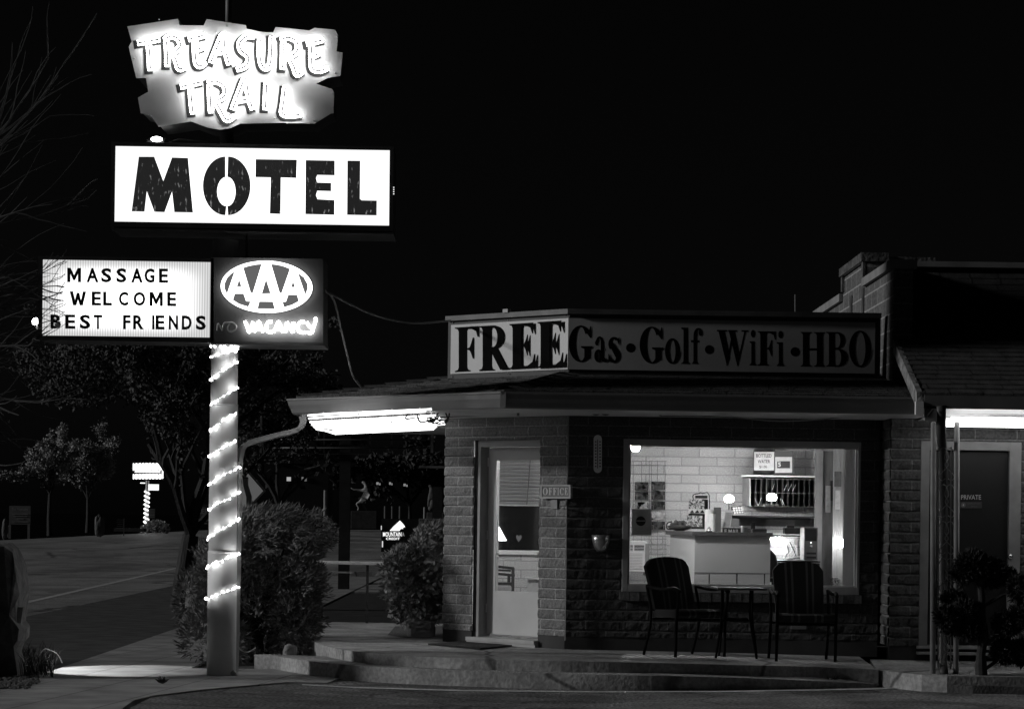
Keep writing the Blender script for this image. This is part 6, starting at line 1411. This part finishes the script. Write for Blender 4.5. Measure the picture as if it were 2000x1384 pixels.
# ================================================================ trees
def make_tree(name, label, base, trunk_top, trunk_r, limbs, m_l, leaf_n, seed, leaf_l=(.08, .16), leaf_w=.03, blobs=None, spread=1.0, group=None, depth=3, bark=None, avoid=None):
    r = random.Random(seed); mb_ = MB(); tips = []
    base, top_ = V(base), V(trunk_top)
    mb_.tube(smooth_path([base, base.lerp(top_, .5) + V((r.uniform(-.05, .05), 0, 0)), top_], 4), [trunk_r * (1.25 - .45 * i / 8) for i in range(9)], 10)
    def grow(p, d, L, rad, dep):
        n_ = 5; q = [p]; dd = d.copy()
        for i in range(n_):
            dd = (dd + rnd_dir(r) * .22 + V((0, 0, .05))).normalized(); q.append(q[-1] + dd * L / n_)
        mb_.tube(q, [max(rad * (1 - .55 * i / n_), .004) for i in range(n_ + 1)], 6 if dep > 1 else 4, caps=False)
        tips.extend(q[2:])
        if dep > 0:
            for k in range(r.choice((2, 3, 3))):
                i = r.randint(2, n_); grow(q[i], (dd + rnd_dir(r) * .75 * spread).normalized(), L * r.uniform(.5, .75), rad * .5, dep - 1)
    for e, rad in limbs:
        e = V(e); grow(top_, (e - top_).normalized(), (e - top_).length, rad, depth)
    t = thing(name, label, 'tree', base, group); part('trunk', mb_, bark or m_bark, t)
    lm = MB()
    def hid(p):
        if avoid is None: return False
        x = CX + p.x / p.y * F; y = HZ - (p.z - CAMH) / p.y * F; return avoid[0] < x < avoid[2] and avoid[1] < y < avoid[3]
    for i in range(leaf_n):
        if blobs is None or r.random() < .35: p = r.choice(tips) + rnd_dir(r) * r.uniform(0, .35) * leaf_l[1] * 4
        else:
            c, rad = r.choice(blobs); d = rnd_dir(r); p = V(c) + V((d.x * rad[0], d.y * rad[1], d.z * rad[2])) * r.uniform(.2, 1) ** .5
            if noise.noise(p * (1.6 / max(rad[0], .2))) < -.08: continue
        if hid(p): continue
        leaf(lm, p, rnd_dir(r, .2), r.uniform(*leaf_l), leaf_w * r.uniform(.7, 1.3), r)
    part('crown', lm, m_l, t); return t
# big tree in the verge behind the sign post
Yb = 41.0
make_tree('street_tree', 'big dark spreading tree in the verge behind the reader board', P(355, 1187, Yb) * 1.0, P(372, 1045, Yb), .16,
          [(P(325, 850, Yb), .10), (P(420, 860, Yb + .5), .09), (P(290, 790, Yb - 1), .07), (P(380, 800, Yb + 1), .08), (P(470, 860, Yb + 1.5), .06), (P(250, 740, Yb), .05)], leafmat('big_tree_leaf', .075), 62000, 41, (.04, .085), .019,
          [pb(330, 730, Yb, 150, 1.2, 60), pb(180, 740, Yb, 130, 1.2, 70), pb(120, 710, Yb + 1, 100, 1, 45), pb(420, 740, Yb + 1, 120, 1.2, 70), pb(550, 760, Yb + 2, 120, 1.2, 60), pb(300, 690, Yb, 200, 1.2, 35)], depth=3, avoid=(-100, 865, 345, 1100))
# far pair of street trees across the road
for i, (x, yt, lb, sd) in enumerate(((97, 965, 'young far street tree right of the low business sign', 51), (171, 975, 'young far street tree with widely forking limbs, left of the standing rock', 77))):
    Yk = 150.0 + 22 * i; b_ = P(x, 1040, Yk); b_.z = -.05
    make_tree('young_tree', lb, b_, P(x + 1, yt, Yk), .14, [(P(x - 25, yt - 60, Yk), .08), (P(x + 5, yt - 75, Yk), .08), (P(x + 32, yt - 70, Yk), .08)], leafmat('young_tree_leaf', .34), 15000, sd, (.12, .24), .05,
              [pb(x, yt - 75, Yk, 48, 1.2, 30), pb(x - 12, yt - 55, Yk, 34, 1, 25), pb(x + 20, yt - 60, Yk, 34, 1, 26), pb(x + 5, yt - 95, Yk, 30, 1, 14)], group='young trees across the road', depth=2)
# bare tree out beyond the left edge, its branches reaching in front of the reader board
r = random.Random(8)
Yl = 23.3; mb = MB(); tips = []
tl_ = thing('bare_tree', 'half bare tree outside the left edge with thin branches across the reader board', 'tree', (-7.0, Yl, 0))
mb.tube(smooth_path([(-7.0, Yl, -.05), (-7.05, Yl, 1.2), (-6.9, Yl, 2.4)], 4), [.2 - .01 * i for i in range(9)], 10)
def twig(p, d, L, rad, dep):
    q = [p]; dd = d.copy()
    for i in range(6):
        dd = (dd + rnd_dir(r) * .16).normalized(); nx = q[-1] + dd * L / 6; X_ = CX + nx.x / nx.y * F; Y_ = HZ - (nx.z - CAMH) / nx.y * F
        if X_ > (125 if 480 < Y_ < 690 else 185) and dep < 2 and i: break
        if X_ > (150 if 480 < Y_ < 690 else 190): break
        q.append(nx)
    if len(q) < 2: return
    mb.tube(q, [max(rad * (1 - .7 * i / 6), .0025) for i in range(len(q))], 5, caps=False); tips.extend(q[1:])
    if dep:
        for k in range(r.choice((4, 5, 6))): twig(q[r.randint(1, len(q) - 1)], (dd + rnd_dir(r) * .55).normalized(), L * r.uniform(.4, .65), rad * .45, dep - 1)
st = V((-6.9, Yl, 2.4))
for x, y in ((30, 280), (90, 350), (150, 455), (20, 480), (70, 430), (45, 590), (30, 700), (90, 690), (10, 560), (50, 760), (60, 330), (130, 430), (60, 250), (120, 470), (60, 540), (170, 480), (40, 650), (110, 740), (60, 790), (20, 400), (140, 640), (80, 600)):
    e = P(x, y, Yl + r.uniform(-.3, .5)); twig(st + V((0, 0, r.uniform(0, .6))), (e - st).normalized(), (e - st).length * .72, .035, 2)
for x0_, y0_, x1_, y1_ in ((70, 545, 140, 510), (75, 560, 150, 518), (60, 600, 118, 585), (60, 640, 150, 612), (78, 530, 115, 507), (80, 655, 125, 640)):
    a, b = P(x0_, y0_, 23.7), P(x1_, y1_, 23.75); twig(a - (b - a) * .6, (b - a).normalized(), (b - a).length * 1.4, .007, 1)
part('trunk', mb, mat('pale_bark', .05, .85, .3, 10), tl_)
lm = MB()
tips = [p for p in tips if p.x < -4.75]
for k in range(900): leaf(lm, r.choice(tips) + rnd_dir(r) * .06, rnd_dir(r), r.uniform(.03, .06), .011, r)
part('crown', lm, leafmat('bare_tree_leaf', .09), tl_)
# dark trees in the middle distance
Yd = 75.0
make_tree('dark_tree', 'dark multi-stemmed tree left of the square wooden post', V((P(530, 1060, Yd).x, Yd, 0)), P(545, 990, Yd), .14, [(P(500, 880, Yd), .08), (P(560, 860, Yd), .08), (P(590, 850, Yd), .07), (P(520, 870, Yd), .06), (P(610, 880, Yd), .06)], leafmat('dark_tree_leaf', .03), 2500, 5, (.15, .3), .07, [pb(550, 830, Yd, 70, 1, 50)], depth=2)
make_tree('dark_tree', 'dark low-branched tree behind the carved rearing animal', V((P(800, 1030, 275).x, 275, 0)), P(800, 985, 275), .2, [(P(700, 900, 275), .2), (P(760, 890, 275), .2), (P(850, 900, 275), .2), (P(660, 910, 275), .2)], leafmat('dark_tree_leaf_2', .05), 5200, 6, (.4, .8), .16, [pb(750, 920, 275, 90, 3, 32), pb(830, 920, 275, 60, 3, 36), pb(660, 920, 275, 40, 3, 30)], depth=2)
# ================================================================ far motel sign
Yq = 180.0
fsn = thing('far_motel_sign', 'small far lit motel sign on a light-wrapped pole across the road', 'sign', V((P(285, 1038, Yq).x, Yq, 0)))
m_fg = emit('far_sign_glow', 3.0)
slab('cabinet', 258, 901, 319, 937, Yq, .8, m_black, fsn)
def scallop(y0, y1, name):
    mb_ = MB(); q = [(260 + k * 3.3, y0 + (1.2 if k % 2 else -.6) + abs(k - 9) * .08) for k in range(18)] + [(316 - k * 3.3, y1 + (1.4 if k % 2 else -.4)) for k in range(18)]
    poly_px(mb_, q, pl(Yq - .02), .05, .04); part(name, mb_, m_fg, fsn)
scallop(904, 917, 'sign_face'); scallop(925, 934, 'sign_face'); slab('sign_bar', 263, 918.5, 313, 920, Yq - .1, .05, m_fg, fsn); slab('sign_bar', 263, 921, 313, 922.5, Yq - .1, .05, m_fg, fsn)
mb = MB()
for k in range(7): mb.sphere(P(317.5, 919 + k * 2.3, Yq - .1), .05, 6, 4)
part('chaser_lights', mb, m_fg, fsn)['kind'] = 'stuff'
mb = MB(); mb.tube([V((P(286, 1038, Yq).x, Yq, -.1)), P(288, 938, Yq)], .12, 10); part('pole', mb, mat('far_pole', .7), fsn)
slab('small_panel', 290, 945, 309, 957, Yq - .1, .3, emit('far_panel_glow', 1.3), fsn); slab('arm', 274, 942, 283, 943.5, Yq, .1, m_fg, fsn)
fl = thing('far_string_lights', 'light string wound round the pole of the far motel sign', 'string lights', V((P(285, 1038, Yq).x, Yq, .2)))
mb = MB(); q = []
for k in range(130): t = k / 129; a = t * 2 * PI * 9.5; p = P(287.5 - 2.5 * t, 955 + 80 * t, Yq); q.append(p + V((.17 * math.cos(a), .17 * math.sin(a), 0)))
mb.tube(q, .05, 5); part('light_cord', mb, emit('far_string_glow', 2.2), fl)
juniper('flower_bush', 'pale low bush at the foot of the far motel sign', [pb(305, 1033, Yq - .5, 22, .6, 14), pb(287, 1036, Yq - .5, 9, .4, 9)], 380, leafmat('flower_leaf', .45), 4, (.15, .3), .07, .3, .6, 4)
slab('notice_board', 290, 993, 303, 1012, Yq - .6, .05, mat('board_dark', .08), None); nb_ = bpy.data.objects['notice_board']; tag(nb_, 'little dark board of pale lines beside the far sign pole', 'sign')
mb = MB()
for y in (994, 998, 1002, 1005, 1008): px_box(mb, 291, y, 302, y + 1.3, Yq - .63, .02)
part('text_lines', mb, mat('board_lines', .4), nb_)['kind'] = 'stuff'
# low business sign at far left
Yg = 138.0
bs = thing('business_sign', 'low far sign board on two posts reading The Flagstone', 'sign', V((P(39, 1046, Yg).x, Yg, 0)))
slab('board', 18, 987, 59, 1024, Yg, .12, mat('flag_board', .16, .7, .15, 2), bs)
for x in (19, 56):
    mb = MB(); a = P(x, 1024, Yg); mb.box(a.x - .06, a.x + .06, Yg, Yg + .12, -.1, a.z); part('post', mb, mat('flag_post', .22), bs)
text_px('lettering', 'The Flagstone', (23, 991, 55, 998, .0), pl(Yg), mat('flag_text', .34), bs, .01)
mb = MB()
for y, a, b in ((1003, 24, 54), (1007, 26, 53), (1012, 33, 46), (1018, 24, 56)): px_box(mb, a, y, b, y + 1.4, Yg - .02, .015)
part('text_lines', mb, mat('flag_text'), bs)['kind'] = 'stuff'
p = V((P(189, 1040, 150).x, 150, 0)); rock('standing_rock', None, (p.x, 151, -.1), mat('pale_rock', .12, .9, .3, 2), 'far upright pale rock right of the forking young tree', seed=13, scale=(.28, .3, .66), rough=.1, flat=.4)
p = V((P(2, 1040, 130).x, 130, 0)); rock('standing_rock', None, (p.x, 131, -.1), mat('pale_rock'), 'far narrow rock at the left edge by the business sign', seed=15, scale=(.16, .2, .55), rough=.1)
mb = MB()
for x in (8, 12, 16): mb.tube([P(x, 1027, 136), V((P(x, 1040, 136).x, 136, 0))], .03, 6)
mb.tube([P(6, 1028, 136), P(18, 1028, 136)], .04, 6); single('rail_fence', mb, mat('rail_pale', .2), 'short low rail between the edge rock and the business sign', 'fence')
mb = MB(); slab('low_wall', 222, 1031, 280, 1038, 165, 1.2, mat('low_wall', .05), None); tag(bpy.data.objects['low_wall'], 'low dark wall left of the far motel sign', 'wall')
mb = MB(); a = P(242, 1012, 160); mb.box(a.x - .03, a.x + .03, 160, 160.06, -.1, a.z); 
for k in range(5): px_box(mb, 228, 1014 + k * 4, 242, 1015 + k * 4, 160, .04)
single('picket_fence', mb, mat('fence_dark', .09), 'dark slatted fence end left of the far motel sign', 'fence')
# road signs
Yc = 61.0
cs = thing('road_sign', 'diamond road sign with a curving black bar behind the downspout', 'sign', V((P(474, 1060, Yc).x, Yc, 0)))
D = [(480, 913), (519, 958), (474, 1005), (432, 960)]
plate(0, 0, 0, 0, Yc, .01, m_black, None) if False else None
def diamond(s, Y, m, name):
    cx_, cy_ = 475, 959; mb_ = MB(); nS = V((-.17, -.985, 0)).normalized(); poly_px(mb_, [(cx_ + (x - cx_) * s, cy_ + (y - cy_) * s) for x, y in D], (P(475, 959, Yc) + nS * (Yc - Y), tuple(nS)), 0, .008); return part(name, mb_, m, cs)
diamond(1.0, Yc, mat('sign_yellow', .7, .4, .05, 2), 'plate'); diamond(.93, Yc - .012, m_black, 'border'); diamond(.89, Yc - .024, mat('sign_yellow'), 'face')
mb = MB(); poly_px(mb, [(474, 932), (482, 932), (482, 946), (489, 968), (489, 992), (481, 992), (481, 970), (475, 948)], (P(475, 959, Yc) + V((-.17, -.985, 0)) * .034, (-.17, -.985, 0)), 0, .006); part('symbol', mb, m_black, cs)
mb = MB(); a = P(474, 930, Yc); mb.box(a.x - .03, a.x + .03, Yc + .01, Yc + .07, -.1, a.z); part('post', mb, mat('sign_post', .15), cs)
Ym = 105.0
ms = thing('museum_sign', 'dim FREE MUSEUM arrow sign between the big tree and the sign post', 'sign', V((P(392, 1040, Ym).x, Ym, 0)))
slab('board', 372, 984, 412, 1024, Ym, .1, mat('museum_board', .03), ms)
mb = MB(); poly_px(mb, ell(392, 998, 17, 10, 28), pl(Ym - .01), .01); part('oval', mb, mat('museum_oval', .10), ms)
text_px('lettering', 'FREE', (379, 993, 406, 1003, .0), pl(Ym - .03), mat('museum_text', .35), ms, .02); text_px('lettering', 'MUSEUM', (377, 1012, 409, 1018, .0), pl(Ym - .01), mat('museum_text'), ms, .02)
mb = MB(); poly_px(mb, [(378, 1021.5), (383, 1019.5), (383, 1021), (404, 1021), (404, 1022), (383, 1022), (383, 1023.5)], pl(Ym - .01), .02); part('arrow', mb, mat('museum_text'), ms)
for x in (376, 408):
    mb = MB(); a = P(x, 1024, Ym); mb.box(a.x - .05, a.x + .05, Ym, Ym + .1, -.1, a.z); part('post', mb, m_black, ms)
# dark wooden post with an empty sign frame
Yo = 52.0
ef = thing('sign_frame', 'big empty sign frame with unlit tubes on a dark square post', 'sign', V((P(672, 1150, Yo).x, Yo, 0)))
mb = MB(); a, b = P(662, 1000, Yo), P(683, 1000, Yo); t_ = P(672, 800, Yo).z; mb.box(a.x, b.x, Yo, Yo + .25, -.05, t_); part('post', mb, mat('dark_post', .03, .8, .3, 6), ef)
m_fr2 = mat('rusty_frame', .14, .7, .5, 5)
for (x0_, y0_, x1_, y1_) in ((508, 884, 846, 889), (842, 800, 846, 884), (508, 800, 511, 884), (508, 800, 846, 804)): slab('frame_bar', x0_, y0_, x1_, y1_, Yo - .06, .12, m_fr2, ef)
for y in (858, 874):
    mb = MB(); mb.tube([P(526, y, Yo - .05), P(832, y + 1, Yo - .05)], .014, 8); part('unlit_tube', mb, mat('frame_tube', .12, .3), ef, smooth=True)
for x in (594, 632, 722, 764): slab('strut', x, 804, x + 2, 884, Yo + .0, .05, mat('strut_dark', .05), ef)
# credit union monument sign behind the shrub
Yu = 85.0
cu_ = thing('credit_union_sign', 'black monument sign with a white peak logo behind the corner shrub', 'sign', V((P(790, 1090, Yu).x, Yu, 0)))
slab('body', 745, 1012, 822, 1078, Yu, .4, mat('monument_black', .02, .4), cu_); slab('side_panel', 818, 1012, 866, 1062, Yu - .05, .45, mat('monument_panel', .26, .6, .15, 3), cu_); slab('base', 750, 1078, 862, 1098, Yu + .05, .3, mat('monument_base', .04), cu_)
slab('edge_light', 744, 1026, 745.5, 1034, Yu - .02, .02, emit('edge_glow', .7), cu_); slab('edge_light', 746, 1056, 748, 1068, Yu - .02, .02, emit('edge_glow'), cu_)
m_lg = emit('logo_glow', 1.4)
mb = MB(); poly_px(mb, [(761, 1036), (768, 1028), (781, 1016), (785, 1020), (790, 1026), (791, 1029), (786, 1029.5), (788, 1032), (783, 1032), (780, 1036)], pl(Yu - .01), .01); part('logo', mb, m_lg, cu_)
text_px('lettering', 'MOUNTAIN', (748, 1038.5, 784, 1047, .0), pl(Yu - .01), m_lg, cu_, .006); text_px('lettering', 'A', (785, 1039, 790, 1046.5, .0), pl(Yu - .01), emit('logo_dim', .25), cu_, .02); text_px('lettering', 'CREDIT', (754, 1049, 781, 1053.5, .0), pl(Yu - .01), m_lg, cu_, .01)
mb = MB()
for k in range(5):
    for j in range(9):
        x = 820 + j * 4.4 + (k % 2); px_box(mb, x, 1014.5 + k * 4.6, x + 3.2, 1017 + k * 4.6, Yu - .07, .01)
part('text_lines', mb, mat('monument_text', .07), cu_)['kind'] = 'stuff'
# low kerb beds and posts around
for i, (x, y0, y1, Y, c) in enumerate(((635, 957, 1012, 95, .3), (746 + 6, 988, 1012, 140, .14), (766, 988, 1010, 140, .14), (781, 988, 1010, 140, .14), (829, 990, 1010, 140, .34))):
    mb = MB(); a = P(x, y0, Y); mb.tube([V((a.x, Y, -.1)), a], .05, 8); single('bollard', mb, mat('bollard_%d' % int(c * 100), c), ('tall thin pale post left of the dark square post', 'first thin post over the credit union sign, counted from the left', 'second thin post over the credit union sign, counted from the left', 'third thin post over the credit union sign, counted from the left', 'short pale post near the corner of the office')[i], 'post')
# carved animal on its plinth and a seated dark carving
def skin(name, nodes, edges, m, parent, sub=2):
    me = bpy.data.meshes.new(name); me.from_pydata([n_[0] for n_ in nodes], edges, []); o_ = link(name, me, parent)
    if parent is not None: o_.location = (0, 0, 0)
    md = o_.modifiers.new('skin', 'SKIN'); kr = Yv / 120.0
    for v_, n_ in zip(me.skin_vertices[0].data, nodes): v_.radius = (n_[1] * kr, n_[1] * kr)
    me.skin_vertices[0].data[0].use_root = True
    o_.modifiers.new('subdivision', 'SUBSURF').levels = sub; o_.modifiers['subdivision'].render_levels = sub; me.materials.append(m); return o_
Yv = 264.0; k_ = Yv / F
def loc(x, y, dy=0): return V(((x - 710) * k_, dy, (997 - y) * k_))
st_ = thing('rearing_statue', 'pale striped carved animal rearing on hind legs on a dark plinth', 'statue', P(710, 997, Yv))
nodes = [(loc(714, 968), .16), (loc(718, 958), .15), (loc(716, 950), .10), (loc(712, 943), .09), (loc(706, 941), .05), (loc(704, 958, -.05), .06), (loc(692, 956, -.1), .045), (loc(685, 953, -.12), .03), (loc(722, 955, .1), .06), (loc(724, 962, .05), .04), (loc(708, 978), .10), (loc(696, 984, -.06), .06), (loc(701, 991, -.06), .045), (loc(699, 996.5, -.08), .04), (loc(709, 986, .08), .06), (loc(713, 992, .08), .045), (loc(717, 996.5, .06), .04)]
skin('body', nodes, [(0, 1), (1, 2), (2, 3), (3, 4), (1, 5), (5, 6), (6, 7), (1, 8), (8, 9), (0, 10), (10, 11), (11, 12), (12, 13), (10, 14), (14, 15), (15, 16)], mat('carved_pale', .42, .7, .5, 1.6, stretch=(1, 1, 9)), st_)
mb = MB(); a, b = P(686, 997, Yv), P(736, 1015, Yv); mb.box(a.x, b.x, Yv - .4, Yv + .6, -.1, a.z); single('plinth', mb, mat('plinth_dark', .07, .8, .3, 3), 'dark block plinth under the rearing carved animal', 'plinth', bevel=.03)
def loc2(x, y, dy=0): return V(((x - 847) * k_, dy, (1000 - y) * k_))
s2 = thing('bear_carving', 'dim seated bear carving near the office corner', 'statue', P(847, 1000, Yv))
nodes = [(loc2(847, 985), .26), (loc2(846, 968), .22), (loc2(843, 956), .13), (loc2(841, 949), .11), (loc2(836, 948, -.1), .05), (loc2(852, 975, -.2), .08), (loc2(850, 990, -.25), .06), (loc2(838, 975, -.2), .08), (loc2(837, 990, -.25), .06), (loc2(857, 996, -.2), .10), (loc2(838, 997, -.2), .09)]
skin('body', nodes, [(0, 1), (1, 2), (2, 3), (3, 4), (1, 5), (5, 6), (1, 7), (7, 8), (0, 9), (0, 10)], mat('carved_dark', .10, .8, .4, 2), s2)
mb = MB(); a, b = P(834, 1000, Yv), P(866, 1010, Yv); mb.box(a.x, b.x, Yv - .5, Yv + .5, -.1, a.z); single('plinth', mb, mat('plinth_pale', .16, .8, .3, 3), 'low pale base under the seated bear carving', 'plinth', bevel=.03)
# lit windows of a far house
fh = thing('far_house', 'black far house with two tiny lit windows', 'house', V((P(590, 1010, 230).x, 230, 0)))
slab('wall', 540, 905, 640, 1010, 230, 6, mat('far_wall', .008), fh)
mb = MB(); a, b, c_ = P(530, 905, 229.8), P(650, 905, 229.8), P(590, 880, 229.8); mb.prism([a, b, c_], (0, 6.5, 0)); part('roof', mb, mat('far_roof', .008), fh)
slab('window', 560, 931, 568, 939, 229.9, .05, emit('far_window', .4), fh); wq = slab('window', 589, 931, 599, 939, 229.9, .05, emit('far_window_dim', .16), fh)
mb = MB(); px_box(mb, 593.5, 931, 594.5, 939, 229.85, .03); px_box(mb, 589, 934.5, 599, 935.3, 229.85, .03); part('mullion', mb, m_black, wq)
for i, (x, y, w_, lb) in enumerate(((740, 944, 5, 'left far window glow among branches'), (764, 944, 4, 'middle far window glow among branches'), (793, 947, 5, 'right far window glow among branches'))):
    mb = MB(); px_box(mb, x - w_, y - 3, x - .5, y + 2, 240, .1); px_box(mb, x + .5, y - 1, x + w_ * .6, y + 3, 240, .1); single('distant_window', mb, emit('distant_glow', .22), lb, 'window')
mb = MB(); px_box(mb, 818, 909, 870, 914, 60, .1); single('hanging_sign_bar', mb, mat('bar_worn', .2, .6, .6, 4), 'worn pale bar meeting the left edge of the office wall', 'bar')
mb = MB(); px_box(mb, 845, 950, 862, 1045, 95, .4); single('dark_post', mb, mat('dark_post'), 'thick dark post close to the left edge of the office wall', 'post')
mb = MB(); mb.tube([P(1553, 620, 27.5), P(1553, 575, 27.5)], .008, 6); single('roof_antenna', mb, mat('mast_grey'), 'thin antenna rod above the roof sign near its right end', 'antenna')
